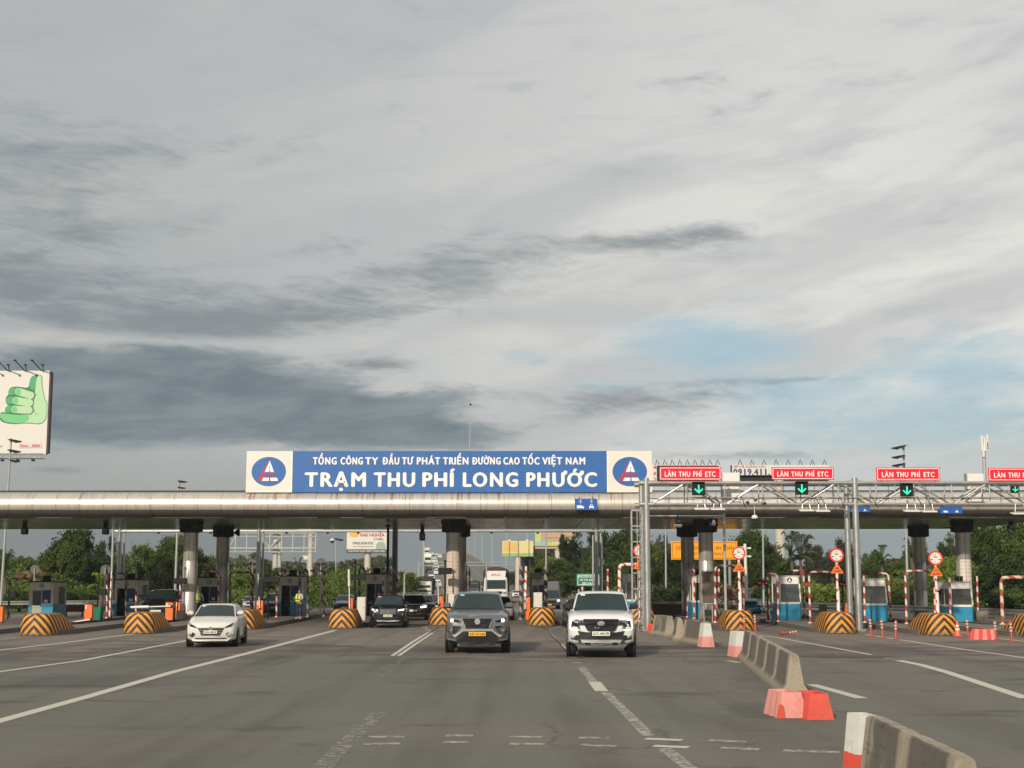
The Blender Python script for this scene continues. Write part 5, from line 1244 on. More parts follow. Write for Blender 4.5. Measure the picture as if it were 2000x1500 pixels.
    for sx in (-1, 1):   # side glass
        zb_, zt_ = cz + .02, cz + ph * .84; wt2 = hw * (wb_ * .17 + wt_ * .83) + .012; wb2 = hw * wb_ + .008
        ya, ye = cy + .22, yb - .12; ya2, ye2 = rf - .02, rr - .02; mid_ = (ya + ye) / 2 + .1
        for (aa, bb, a2, b2) in ((ya, mid_ - .03, ya2, mid_ - .03), (mid_ + .03, ye, mid_ + .03, ye2)):
            vs = [(sx * wb2, aa, zb_), (sx * wb2, bb, zb_), (sx * wt2, b2, zt_), (sx * wt2, a2, zt_)]
            MB().add(vs, [(0, 1, 2, 3)]).build('side_window', sideglass_m, t)
        # mirror
        mx = hw * wb_ + .14; my = cy + .28; mm = S.get('mirror', m)
        mir = MB().box((sx * mx, my, cz + .12), (.24, .16, .17), bev=.045).build('mirror', mm, t, smooth=40)
        MB().box((sx * (mx - .13), my + .02, cz + .05), (.12, .06, .05)).build('mirror_arm', trim_black, mir)
        for i_, hy in enumerate((cy + 1.05, cy + 2.0)): MB().box((sx * (hw + .012), hy, cz - .14), (.03, .18, .035), bev=.008).build('door_handle', m, t)
        for yy in (mid_, cy + .12, ye): MB().box((sx * (hw * .999), yy, (cb + cz) / 2 + .1), (.008, .012, (cz - cb) * .62)).build('door_gap', trim_black, t)
        MB().box((sx * hw * .985, 0, cb + .04), (.05, L * .5, .10), bev=.02).build('sill', trim_black, t)
        if S.get('rails'): MB().tube([(sx * hw * wt_ * .93, rf + .12, rz_ - .01), (sx * hw * wt_ * .93, rf + .22, rz_ + .05), (sx * hw * wt_ * .93, rr - .25, rz_ + .05), (sx * hw * wt_ * .93, rr - .15, rz_ - .01)], .022, 6).build('roof_rail', S['rails'], t)
    # wheels with arches
    wr, ww = S.get('wheel', .37), S.get('tyre', .24)
    for wy in (f + S.get('wy', .88), L / 2 - S.get('wyr', .95)):
        for sx in (-1, 1):
            x_ = sx * (hw - ww / 2 + .015)
            MB().lathe([(0, -.03), (wr + .065, -.03), (wr + .065, .012), (0, .012)], (sx * (hw - .004), wy, wr + .01), 24, 'X').build('wheel_arch', trim_black, t)
            wh = MB().lathe([(wr * .62, -ww / 2), (wr * .94, -ww / 2), (wr, -ww / 2 + .03), (wr, ww / 2 - .03), (wr * .94, ww / 2), (wr * .62, ww / 2)], (x_ + sx * .02, wy, wr), 24, 'X').build('wheel', tyre_m, t, smooth=40)
            MB().lathe([(0, -.02), (wr * .60, -.02), (wr * .63, .0), (wr * .60, .02), (0, .02)], (x_ + sx * (ww / 2 + .005), wy, wr), 20, 'X').build('rim', rim_m, wh, smooth=40)
            sp_ = MB()
            for k_ in range(5):
                a_ = k_ * 2 * math.pi / 5; sp_.box((x_ + sx * (ww / 2 + .03), wy + math.cos(a_) * wr * .3, wr + math.sin(a_) * wr * .3), (.012, wr * .16, wr * .5), rx=a_ - math.pi / 2 + math.pi)
            sp_.build('spokes', trim_black, wh)
    MB().box((0, f + .9, cb + .02), (W * .8, 1.2, .2)).build('underbody', trim_black, t); MB().box((0, .3, cb), (W * .78, L * .6, .16)).build('chassis', trim_black, t)
    # front end pieces: polygons in (x,z) laid on the bowed nose
    def fy(x_):
        e_ = abs(x_) / hw; b_ = 0.0
        for (a0, y0_), (a1, y1_) in zip(((0, 0), (.76, 0), (.88, .035), (.955, .12), (1.0, .22)), ((.76, 0), (.88, .035), (.955, .12), (1.0, .22), (1.2, .4))):
            if a0 <= e_ <= a1: b_ = y0_ + (y1_ - y0_) * (e_ - a0) / (a1 - a0)
        return f + .09 * e_ ** 2 + b_
    def piece(nm, poly, mt, out=.012, mirror=False, par=None, depth=.07):
        obs = []
        for sg in ((1, -1) if mirror else (1,)):
            P = [(sg * a, z) for a, z in poly]
            A = sum(P[i][0] * P[(i + 1) % len(P)][1] - P[(i + 1) % len(P)][0] * P[i][1] for i in range(len(P)))
            if A < 0: P = P[::-1]
            # subdivide edges so that the piece follows the nose
            Q = []
            for i in range(len(P)):
                a, c_ = P[i], P[(i + 1) % len(P)]; n = max(1, int(abs(a[0] - c_[0]) / .16))
                for j in range(n): Q.append((a[0] + (c_[0] - a[0]) * j / n, a[1] + (c_[1] - a[1]) * j / n))
            n = len(Q); vs = [(x_, fy(x_) - out, z_) for x_, z_ in Q] + [(x_, fy(x_) + depth, z_) for x_, z_ in Q]
            fs = [tuple(range(n)), tuple(reversed(range(n, 2 * n)))] + [((i + 1) % n, i, n + i, n + (i + 1) % n) for i in range(n)]
            o = MB().add(vs, fs).build(nm, mt, par or t); obs.append(o)
        return obs
    t['_fy'] = 0
    S['front'](t, piece, f, hw, fy, S)
    del t['_fy']
    return t
def plate(t, f, z, text, mt, w=.50, h=.13, x0=0.0, out=.05):
    p_ = MB().box((x0, f - out, z), (w, .02, h), bev=.006).build('number_plate', mt, t)
    lettering(text, x0 - w * .43, x0 + w * .43, z - h * .28, z + h * .28, f - out - .013, plate_ink, p_, .02, 'plate_text')
def lens(t, x_, y_, z_, r_, mt, nm='fog_lamp', flat=1.0):
    return MB().lathe([(0, -.02), (r_, -.012), (r_, .03), (0, .03)], (x_, y_, z_), 14, 'Y').build(nm, mt, t, smooth=50)

# --- white pickup
def front_pickup(t, P, f, hw, fy, S):
    P('grille', [(-.52, 1.09), (.52, 1.09), (.50, .98), (.40, .78), (.30, .74), (-.30, .74), (-.40, .78), (-.50, .98)], grille_m, .014)
    P('grille_bar', [(-.66, 1.00), (.66, 1.00), (.66, .93), (-.66, .93)], trim_black, .035)
    for i_ in range(9): P('grille_stud', [(-.36 + i_ * .09, .86), (-.325 + i_ * .09, .86), (-.325 + i_ * .09, .83), (-.36 + i_ * .09, .83)], silver if i_ in (2, 3) else trim_black, .022)
    P('headlight', [(.50, 1.10), (.87, 1.07), (.90, .84), (.85, .78), (.60, .78), (.60, .93), (.50, .97)], lamp_lens, .016, True)
    P('headlight_mask', [(.53, 1.045), (.82, 1.03), (.84, .87), (.64, .88), (.62, .96), (.54, .98)], grille_m, .020, True)
    P('running_light', [(.50, 1.105), (.88, 1.075), (.90, .83), (.85, .775), (.62, .775), (.62, .80), (.84, .80), (.87, .85), (.85, 1.045), (.50, 1.075)], drl, .026, True)
    P('lower_grille', [(-.66, .76), (-.42, .72), (.42, .72), (.66, .76), (.62, .64), (.86, .64), (.86, .52), (.66, .50), (.60, .38), (-.60, .38), (-.66, .50), (-.86, .52), (-.86, .64), (-.62, .64)], trim_black, .020)
    P('skid_plate', [(-.58, .515), (.58, .515), (.54, .42), (-.54, .42)], silver, .050); P('skid_centre', [(-.28, .505), (.28, .505), (.26, .44), (-.26, .44)], silver, .056)
    P('tow_slot', [(.30, .44), (.46, .44), (.44, .38), (.32, .38)], grille_m, .062, True)
    P('valance', [(-.74, .40), (.74, .40), (.66, .30), (-.66, .30)], pm('grey_trim', (.09, .09, .09), .6), .03)
    for sx in (-1, 1): lens(t, sx * .76, fy(.76) - .03, .585, .035, lamp_lens)
    bdg = MB().lathe([(0, -.03), (.065, -.025), (.075, 0), (0, .01)], (0, f - .045, 0), 20, 'Y').build('oval_badge', chrome, t, smooth=50); bdg.scale = (1.6, 1, 1); bdg.location = (0, 0, .965)
    plate(t, f, .685, '61C-445.78', plate_white, .50, .125, out=.06)
    for sx in (-1, 1):
        MB().tube([(sx * .52, f + .25, 1.135), (sx * .60, f + .9, 1.20), (sx * .66, f + 1.25, 1.22)], .035, 6).build('bonnet_ridge', S['paint'], t, smooth=60)
        MB().lathe([(0, -.04), (.50, -.04), (.50, .03), (.40, .035)], (sx * (hw - .01), f + .88, .42), 24, 'X').build('arch_flare', trim_black, t)
def placed(px, py, wpx, W, dy=0.0):
    p = gr(px, py); s_ = wpx / pxm(p.y) / W; return p, s_
p, s_ = placed(1181, 1283, 134, 1.98)
PICK = dict(W=1.92, L=5.2, H=1.84, hood=1.20, cowl=1.30, belt=1.27, clear=.40, cowl_y=1.30, rake=.62, roof_end=1.0, cab_end=1.25, rear_z=1.22, roof_w=.73, paint=white_car, mirror=trim_black, rails=silver, wheel=.40, tyre=.27, front=front_pickup, sticker=old_white)
pk = car('pickup_truck', 'white pickup truck driving towards us beside the tall gantry pole', 'pickup truck', (p.x, p.y + 2.0, 0), R(-3.0), s_, PICK)
bd = MB(); 
for sx in (-1, 1): bd.box((sx * .88, 1.95, 1.2), (.10, 1.3, .12), bev=.02)
bd.box((0, 2.55, 1.2), (1.7, .08, .12)); bd.build('cargo_bed_rim', white_car, pk)

# --- grey SUV
def front_suv(t, P, f, hw, fy, S):
    P('grille', [(-.44, 1.02), (.44, 1.02), (.36, .86), (.32, .74), (-.32, .74), (-.36, .86)], grille_m, .014)
    for z_ in (.97, .91, .85, .79): P('grille_slat', [(-.40 + (1.0 - z_) * .25, z_), (.40 - (1.0 - z_) * .25, z_), (.40 - (1.0 - z_) * .25, z_ - .018), (-.40 + (1.0 - z_) * .25, z_ - .018)], trim_black, .024)
    P('headlight', [(.46, .98), (.84, 1.06), (.90, 1.00), (.86, .92), (.56, .90), (.50, .90)], lamp_lens, .018, True)
    P('headlight_mask', [(.50, .965), (.70, .995), (.70, .925), (.55, .915)], grille_m, .023, True)
    P('lit_lamp', [(.72, 1.00), (.79, 1.01), (.79, .925), (.72, .925)], lamp_on, .028, True)
    P('chrome_strip', [(.44, 1.02), (.47, 1.00), (.38, .76), (.33, .74)], chrome, .024, True)
    P('fog_recess', [(.50, .80), (.87, .82), (.87, .60), (.68, .58)], trim_black, .022, True)
    P('bumper_bar', [(-.44, .725), (.44, .725), (.50, .66), (.70, .52), (.62, .50), (.42, .655), (-.42, .655), (-.62, .50), (-.70, .52), (-.50, .66)], silver, .045)
    P('lower_grille', [(-.42, .65), (.42, .65), (.62, .49), (.62, .34), (.50, .30), (-.50, .30), (-.62, .34), (-.62, .49)], trim_black, .020)
    P('bumper_wing', [(.66, .56), (.90, .58), (.88, .40), (.60, .36), (.62, .48)], S['paint'], .028, True); P('chin', [(-.56, .34), (.56, .34), (.50, .24), (-.50, .24)], trim_black, .03)
    P('marker_light', [(.62, .53), (.72, .55), (.70, .51), (.64, .49)], amber, .034, True)
    for sx in (-1, 1): lens(t, sx * .77, fy(.77) - .035, .68, .04, lamp_lens)
    lg = MB().lathe([(0, -.02), (.085, -.02), (.095, .0), (0, .01)], (0, f - .035, .935), 20, 'Y').build('oval_badge', chrome, t, smooth=50)
    MB().lathe([(0, -.006), (.075, -.006), (.075, 0), (0, 0)], (0, f - .057, .935), 16, 'Y').build('badge_inner', silver, lg)
    plate(t, f, .575, '63C-013.60', plate_yellow, .50, .12, out=.06)
    MB().tube([(-.42, f + .16, 1.075), (0, f + .10, 1.10), (.42, f + .16, 1.075)], .03, 6).build('bonnet_ridge', S['paint'], t, smooth=60)
p, s_ = placed(931, 1275, 127, 1.95)
SUV = dict(W=1.86, L=4.8, H=1.78, hood=1.13, cowl=1.26, belt=1.23, clear=.36, cowl_y=1.20, rake=.72, roof_end=1.85, cab_end=2.25, roof_w=.70, paint=grey_car, rails=None, wheel=.39, tyre=.26, front=front_suv, sticker=pm('mint_sticker', (.25, .55, .45), .5))
car('suv', 'metallic grey SUV with yellow number plate driving towards us', 'car', (p.x, p.y + 1.95, 0), R(.8), s_, SUV)

# --- white sedan
def front_sedan(t, P, f, hw, fy, S):
    P('grille', [(-.46, .68), (.46, .68), (.40, .60), (.32, .42), (-.32, .42), (-.40, .60)], grille_m, .016)
    for z_ in (.65, .59, .53, .47): P('grille_slat', [(-.41 + (.66 - z_) * .3, z_), (.41 - (.66 - z_) * .3, z_), (.41 - (.66 - z_) * .3, z_ - .014), (-.41 + (.66 - z_) * .3, z_ - .014)], silver, .026)
    P('headlight', [(.46, .70), (.52, .66), (.72, .72), (.80, .84), (.74, .84)], lamp_lens, .018, True); P('headlight_mask', [(.50, .70), (.68, .735), (.72, .79), (.66, .78)], grille_m, .024, True)
    P('fog_recess', [(.52, .46), (.60, .52), (.80, .52), (.82, .38), (.62, .36)], trim_black, .018, True)
    P('lower_slot', [(-.56, .33), (.56, .33), (.48, .29), (-.48, .29)], trim_black, .018); P('lip', [(-.66, .285), (.66, .285), (.60, .22), (-.60, .22)], S['paint'], .04)
    for sx in (-1, 1): lens(t, sx * .70, fy(.70) - .03, .44, .05, lamp_lens)
    MB().lathe([(0, -.02), (.07, -.02), (.08, 0), (0, .01)], (0, f - .03, .64), 16, 'Y').build('oval_badge', chrome, t, smooth=50)
    plate(t, f, .53, '51H-148.35', plate_white, .47, .12, out=.05)
p = gr(396, 1264); s_ = 97 / pxm(p.y) / 1.75
SED = dict(W=1.73, L=4.42, H=1.47, hood=.88, cowl=1.04, belt=1.01, clear=.24, cowl_y=1.05, rake=.88, roof_end=1.0, cab_end=1.72, rear_z=1.02, roof_w=.70, paint=cream_car, rails=None, wheel=.31, tyre=.20, wy=.80, front=front_sedan, sticker=old_white)
car('sedan', 'white sedan driving towards us past the left striped noses', 'car', (p.x + .12, p.y + 1.9, 0), R(5.0), s_, SED)

# --- black SUV
def front_bsuv(t, P, f, hw, fy, S):
    P('grille', [(-.44, .95), (.44, .95), (.42, .80), (.34, .68), (-.34, .68), (-.42, .80)], trim_black, .014); P('chrome_strip', [(-.44, .965), (.44, .965), (.44, .945), (-.44, .945)], chrome, .022)
    for i_ in range(15): P('grille_bar', [(-.385 + i_ * .053, .93), (-.365 + i_ * .053, .93), (-.365 + i_ * .053, .71), (-.385 + i_ * .053, .71)], silver, .022)
    P('headlight', [(.48, .93), (.86, 1.0), (.88, .90), (.50, .84)], lamp_lens, .018, True); P('lit_lamp', [(.52, .925), (.82, .975), (.80, .905), (.54, .87)], lamp_on, .026, True)
    P('fog_recess', [(.62, .74), (.86, .76), (.84, .62), (.66, .60)], grille_m, .020, True)
    for sx in (-1, 1): lens(t, sx * .74, fy(.74) - .035, .69, .04, lamp_lens)
    P('lower_grille', [(-.50, .56), (.50, .56), (.60, .42), (-.60, .42)], grille_m, .022); P('skid_bar', [(-.62, .40), (.62, .40), (.50, .34), (-.50, .34)], silver, .035)
    plate(t, f, .625, '51L-384.79', plate_white, .46, .12, out=.05)
    MB().lathe([(0, -.02), (.05, -.02), (.06, 0), (0, .01)], (0, f - .03, .87), 14, 'Y').build('badge', chrome, t, smooth=50)
p = gr(754, 1226.5); s_ = 72 / pxm(p.y) / 1.90
BS = dict(W=1.87, L=4.6, H=1.66, hood=1.01, cowl=1.14, belt=1.11, clear=.30, cowl_y=1.08, rake=.74, roof_end=1.55, cab_end=2.05, roof_w=.70, paint=black_car, rails=chrome, wheel=.36, tyre=.23, front=front_bsuv, sticker=old_white)
bs_t = car('suv', 'black SUV with lit headlights and white plate left of the grey SUV', 'car', (p.x, p.y + 1.8, 0), R(3.0), s_, BS)

# --- simpler ones behind, each with its parts
def front_plain(t, P, f, hw, fy, S):
    h = S['hood']
    P('grille', [(-.42, h - .08), (.42, h - .08), (.34, h - .30), (-.34, h - .30)], grille_m, .014); P('headlight', [(.48, h - .10), (.86, h - .04), (.88, h - .15), (.52, h - .19)], S.get('lamp', lamp_lens), .018, True)
    P('lower_grille', [(-.6, S['clear'] + .22), (.6, S['clear'] + .22), (.5, S['clear'] + .06), (-.5, S['clear'] + .06)], trim_black, .02)
    MB().box((0, f - .03, h - .36), (.48, .02, .12)).build('number_plate', plate_white, t)
def plain(kind, label, px, py, wpx, col, rz=0.0, lamp=None, dy=None, group=None, flip=False, base=None):
    S = dict(SED if kind == 'sedan' else BS); S.update(paint=col, front=front_plain, sticker=None, rails=None if kind == 'sedan' else S['rails'])
    if lamp: S['lamp'] = lamp
    if base: S.update(base)
    p = gr(px, py); s_ = wpx / pxm(p.y) / (S['W'] + .02)
    return car(kind, label, 'car', (p.x, p.y + 1.9, 0), R(rz) + (math.pi if flip else 0), s_, S)
plain('suv', 'dark maroon SUV with bright headlight right behind the black SUV', 803, 1212, 56, maroon_car, 3, lamp_on)
plain('suv', 'silver grey SUV third in the queue behind the black SUV', 824, 1204, 46, pm('dark_grey_paint', (.05, .055, .06), .3, .4, coat=.7), 4, lamp_lens)
plain('sedan', 'red car fourth in the queue, left of the middle column', 846, 1196, 40, red_car, 4, lamp_on)
plain('suv', 'silver SUV just behind the grey SUV on its right side', 976, 1212, 52, silver_car, 2, lamp_lens)
plain('suv', 'black SUV behind the left side of the white pickup', 1135, 1226, 62, black_car, 1, lamp_lens)
plain('sedan', 'black sedan waiting behind the lowered white barrier arm', 303, 1216, 75, black_car, 4, lamp_lens)
plain('suv', 'dark grey car waiting left of the guard at booth ten', 530, 1204, 50, pm('dusk_grey_paint', (.07, .08, .09), .3, .4, coat=.7), 5, lamp_lens)
plain('sedan', 'dark car coming through the lane left of booth nine', 668, 1200, 44, black_car, 4, lamp_lens)
plain('sedan', 'small white car far behind in the lane left of the raised red arm', 1008, 1168, 17, white_car, 0, lamp_lens)
plain('suv', 'silver car nose at the left of the white sedan roof, behind the trees line', 480, 1192, 30, silver_car, 6, lamp_lens)
# blue SUV leaving, rear towards us
S = dict(BS); S.update(paint=blue_car, front=front_plain, sticker=None, rails=None, H=1.6)
p = gr(1473, 1206); s_ = 41 / pxm(p.y) / 1.88
bl = car('suv', 'blue car with white roof seen from behind past the round white disc', 'car', (p.x, p.y + 2.2, 0), math.pi + R(-3), s_, S)
MB().box((0, .3, 1.63), (1.30, 1.9, .05), bev=.02).build('roof_panel', white_car, bl)
MB().box((0, 2.335, .75), (.46, .02, .12)).build('number_plate', plate_white, bl); MB().box((0, 1.93, 1.28), (1.18, .03, .30), rx=R(-38)).build('rear_window', sideglass_m, bl)
for sx in (-1, 1): MB().box((sx * .72, 2.28, .92), (.26, .06, .10), bev=.015).build('tail_light', tail_red, bl)
p = gr(1470, 1196); 
# ---- trucks
canvas_dark = pm('dark_canvas', (.028, .022, .018), .8, var=.2); canvas_brown = pm('brown_canvas', (.055, .040, .032), .8, var=.2, scale=2)
def truck(label, px, py, wpx, W, H, cabH, cabcol, boxcol, L=8.0, name='truck', rz=0.0, text=None, bows=True, deflector=False):
    p = gr(px, py); s_ = wpx / pxm(p.y) / W; t = thing(name, label, 'truck', (p.x, p.y, 0), R(rz)); t.scale = (s_,) * 3
    hw = W / 2; cw = hw * .93
    def lo(y, w, z, r=.12): return [Vector(q) for q in ((-w + r, y, z), (w - r, y, z), (w, y + r, z), (w, y + 1.6, z), (-w, y + 1.6, z), (-w, y + r, z))]
    MB().loft([lo(0, cw, .45), lo(-.02, cw, 1.2), lo(.0, cw, 1.35), lo(.18, cw * .95, cabH - .12), lo(.30, cw * .90, cabH)], True, True).build('cab', cabcol, t, smooth=35)
    MB().add([(-cw * .86, -.035, 1.32), (cw * .86, -.035, 1.32), (cw * .84, .155, cabH - .25), (-cw * .84, .155, cabH - .25)], [(0, 1, 2, 3)]).build('windscreen', screen_m, t)
    MB().box((0, -.03, .98), (cw * 1.1, .05, .22)).build('grille', grille_m, t)
    MB().box((0, -.06, .55), (cw * 1.96, .16, .30), bev=.04).build('bumper', silver if cabcol is not white_car else white_car, t)
    for sx in (-1, 1):
        MB().box((sx * cw * .76, -.04, .95), (.30, .06, .18), bev=.02).build('headlight', lamp_lens, t); MB().box((sx * (cw + .16), .0, cabH - .6), (.16, .08, .42), bev=.02).build('mirror', trim_black, t)
        MB().add([(sx * (cw + .004), .25, 1.35), (sx * (cw + .004), 1.25, 1.35), (sx * (cw * .965 + .006), 1.25, cabH - .3), (sx * (cw * .955 + .006), .35, cabH - .3)], [(0, 1, 2, 3)]).build('side_window', sideglass_m, t)
        for wy in (.7, L - 1.6): 
            wh = MB().lathe([(.25, -.14), (.46, -.14), (.48, -.1), (.48, .1), (.46, .14), (.25, .14)], (sx * (hw - .18), wy, .48), 20, 'X').build('wheel', tyre_m, t, smooth=40); MB().lathe([(0, -.1), (.26, -.1), (.26, .1), (0, .1)], (sx * (hw - .18), wy, .48), 14, 'X').build('rim', rim_m, wh)
    MB().box((0, L / 2 + .9, .75), (W * .5, L - 1.0, .25)).build('chassis', trim_black, t)
    if H:
        arch = []
        for i in range(13): a = math.pi * i / 12; arch.append((hw * math.cos(a), H - .55 + .55 * math.sin(a) ** .7 if 0 < i < 12 else H - .55))
        prof = [(hw, 1.0)] + arch + [(-hw, 1.0)]
        MB().loft([[Vector((a, y, z)) for a, z in prof] for y in (1.75, L)], True, True).build('load_cover', boxcol, t, smooth=35)
        if bows:
            for i in range(7):
                y = 1.78 + (L - 1.8) * i / 6; MB().tube([(a * 1.01, y, z + .01) for a, z in prof], .025, 5).build('cover_bow', canvas_dark, t)
    if deflector: MB().loft([[Vector((-cw * .8, .45, cabH)), Vector((cw * .8, .45, cabH)), Vector((cw * .8, 1.5, cabH)), Vector((-cw * .8, 1.5, cabH))], [Vector((-cw * .86, 1.2, cabH + .6)), Vector((cw * .86, 1.2, cabH + .6)), Vector((cw * .86, 1.6, cabH + .6)), Vector((-cw * .86, 1.6, cabH + .6))]], True, True).build('wind_deflector', cabcol, t)
    if text: lettering(text, -.45, .45, cabH + .16, cabH + .34, .55, logo_red, t, .03)
    MB().box((0, -.145, .55), (.45, .01, .14)).build('number_plate', plate_white, t)
    return t
truck('large white truck with brown canvas load behind the grey SUV', 968, 1178, 50, 2.4, 3.35, 2.40, cream_car, canvas_brown, text='JAC', deflector=True)
truck('small white truck with dark canvas load beyond the black SUV', 826, 1171, 36, 2.1, 2.6, 2.05, cream_car, canvas_dark, L=6.0)
truck('dark truck far down the highway right of the middle column', 926, 1160, 20, 2.4, 3.1, 2.6, pm('dusty_blue_cab', (.06, .07, .09), .5), canvas_dark, L=8)
# grey coach/van
van_grey = paint_mat('dark_grey_van_paint', (.085, .082, .078), .3, .45)
p = gr(1077, 1190); s_ = 38 / pxm(p.y) / 2.1
t = thing('van', 'tall dark grey van with lit lamp beyond the island beside the pickup', 'van', (p.x, p.y, 0), R(2)); t.scale = (s_,) * 3
def vo(y, w, z, r=.15): return [Vector(q) for q in ((-w + r, y, z), (w - r, y, z), (w, y + r, z), (w, 5.8, z), (-w, 5.8, z), (-w, y + r, z))]
MB().loft([vo(.05, .98, .35), vo(0, 1.0, .75), vo(.15, 1.0, 1.15), vo(.75, .96, 2.05), vo(.9, .93, 2.85), vo(1.1, .80, 2.98)], True, True).build('body', van_grey, t, smooth=35)
MB().add([(-.84, .16, 1.2), (.84, .16, 1.2), (.80, .70, 2.02), (-.80, .70, 2.02)], [(0, 1, 2, 3)]).build('windscreen', screen_m, t)
MB().box((0, -.0, .82), (1.0, .06, .26)).build('grille', grille_m, t); MB().box((0, -.02, .5), (1.9, .1, .25), bev=.03).build('bumper', trim_black, t)
for sx in (-1, 1):
    MB().box((sx * .78, .03, .93), (.28, .08, .2), bev=.02).build('headlight', drl if sx > 0 else lamp_lens, t); MB().box((sx * 1.12, .45, 1.45), (.14, .1, .3), bev=.02).build('mirror', trim_black, t)
    for wy in (1.0, 4.6): MB().lathe([(.0, -.12), (.36, -.12), (.36, .12), (0, .12)], (sx * .86, wy, .36), 18, 'X').build('wheel', tyre_m, t)
MB().box((-.2, -.075, .5), (.45, .01, .12)).build('number_plate', plate_yellow, t)

# ---- traffic on the rising bridge: small cars far away, few pixels each
def far_mesh(kind):
    mb = MB()
    if kind == 'car':
        mb.mat(0).loft([[Vector((x_, y_, z_)) for x_, z_ in ((-.88, .3), (.88, .3), (.9, .75), (.8, .95), (-.8, .95), (-.9, .75))] for y_ in (0, 4.3)], True, True)
        mb.mat(0).loft([[Vector(q) for q in ((-.75, .95, .95), (.75, .95, .95), (.75, 3.9, .95), (-.75, 3.9, .95))], [Vector(q) for q in ((-.6, 1.7, 1.5), (.6, 1.7, 1.5), (.6, 3.4, 1.5), (-.6, 3.4, 1.5))]], True, True)
        mb.mat(1).add([(-.66, 1.0, 1.0), (.66, 1.0, 1.0), (.54, 1.6, 1.42), (-.54, 1.6, 1.42)], [(0, 1, 2, 3)]); mb.mat(2)
        for sx in (-.75, .75): mb.box((sx, .9, .3), (.22, .6, .6)); mb.box((sx, 3.5, .3), (.22, .6, .6))
    else:
        mb.mat(0).box((0, .9, 1.5), (2.2, 1.8, 2.2), bev=.12); mb.mat(3).box((0, 5.2, 2.1), (2.4, 6.6, 2.8), bev=.1); mb.mat(1).box((0, -.02, 1.9), (1.9, .06, .8)); mb.mat(2)
        for sx in (-.95, .95): mb.box((sx, 1.0, .45), (.3, .9, .9)); mb.box((sx, 7.0, .45), (.3, .9, .9))
    return mb
fmeshes = {}
def far(kind, px, py, label, col, col2=None):
    # stand on the bridge deck: follow the ray until it meets the deck profile
    d = ray(px, py); Y = 150.0
    while Y < 770:
        tt_ = Y / d.y
        if CAM_H + d.z * tt_ <= deck_z(Y): break
        Y += 1.0
    x_ = d.x * Y / d.y; z_ = deck_z(Y)
    key = (kind, col.name)
    if key not in fmeshes: fmeshes[key] = far_mesh(kind).mesh('far_' + kind, [col, screen_m, tyre_m, col2 or col])
    o = bpy.data.objects.new('distant_' + kind, fmeshes[key]); COL.objects.link(o); o.location = (x_, Y, z_); o.rotation_euler = (math.atan(deck_s(Y)), 0, R(3.8)); tag(o, label, kind if kind == 'car' else 'truck', 'distant traffic coming down the bridge')

# ================================================================== the bridge beyond
DECK = [(150, 0), (225, .0), (275, .8), (340, 2.6), (420, 5.4), (500, 8.2), (580, 10.9), (650, 12.9), (710, 14.0), (760, 14.5), (820, 14.3)]
def deck_z(Y):
    for (a, za_), (c_, zc_) in zip(DECK, DECK[1:]):
        if Y <= c_: return za_ + (zc_ - za_) * max(0, (Y - a)) / (c_ - a)
    return DECK[-1][1]
def deck_s(Y): return (deck_z(Y + 3) - deck_z(Y - 3)) / 6
def deck_left(Y): return -184 / 2799 * Y
BW = 18.6
bridge = thing('bridge', 'long concrete highway bridge rising in the distance left of the middle column', 'bridge', (0, 225, 0))
br_asphalt = pm('bridge_asphalt', (.13, .12, .11), .8, var=.15, scale=.2); parapet = pm('parapet', (.20, .115, .07), .8, var=.2, scale=.3); bconc = pm('bridge_concrete', (.24, .23, .20), .85, var=.12, scale=.2)
YS = list(range(224, 821, 12)); vs, fs = [], []
for Y in YS: vs += [(deck_left(Y), Y - 225, deck_z(Y) + .01), (deck_left(Y) + BW, Y - 225, deck_z(Y) + .01)]
for i in range(len(YS) - 1): fs.append((2 * i, 2 * i + 1, 2 * i + 3, 2 * i + 2))
MB().add(vs, fs).build('deck', br_asphalt, bridge)
def strip(off, w, h, m, nm, y0=224, y1=820, z0=-1.4):
    loops = []
    for Y in range(y0, y1 + 1, 12):
        x_ = deck_left(Y) + off; z_ = deck_z(Y); loops.append([Vector((x_, Y - 225, max(z_ + z0, 0))), Vector((x_ + w, Y - 225, max(z_ + z0, 0))), Vector((x_ + w, Y - 225, z_ + h)), Vector((x_, Y - 225, z_ + h))])
    return MB().loft(loops, True, True).build(nm, m, bridge)
strip(-.5, .45, 1.3, parapet, 'parapet'); strip(BW, .4, 1.0, bconc, 'parapet'); strip(9.2, .5, .9, bconc, 'median_barrier', z0=0.0)
strip(3.1, .16, .03, paint_worn, 'lane_line', z0=.012); strip(6.2, .16, .03, paint_worn, 'lane_line', z0=.012); strip(13.6, .16, .03, paint_worn, 'lane_line', z0=.012)
for Y in range(300, 800, 40):
    MB().box((deck_left(Y) + BW / 2, Y - 225, (deck_z(Y) - 1.2) / 2), (14, 2.2, max(deck_z(Y) - 1.2, .2))).build('pier', bconc, bridge)
gn = thing('far_gantry', 'thin sign gantry spanning the foot of the far bridge', 'gantry', (deck_left(255), 255, 0))
for (zp, r_) in ((at(850, 1098.5, 255).z, .09), (at(850, 1104.5, 255).z, .12)): MB().cyl((-1, 0, zp), (BW - 1, 0, zp), r_, None, 6).build('crossbeam', galv_dull, gn)
for xx in (-1, BW - 1): MB().cyl((xx, 0, 0), (xx, 0, at(850, 1096, 255).z), .18, None, 8).build('post', galv_dull, gn)
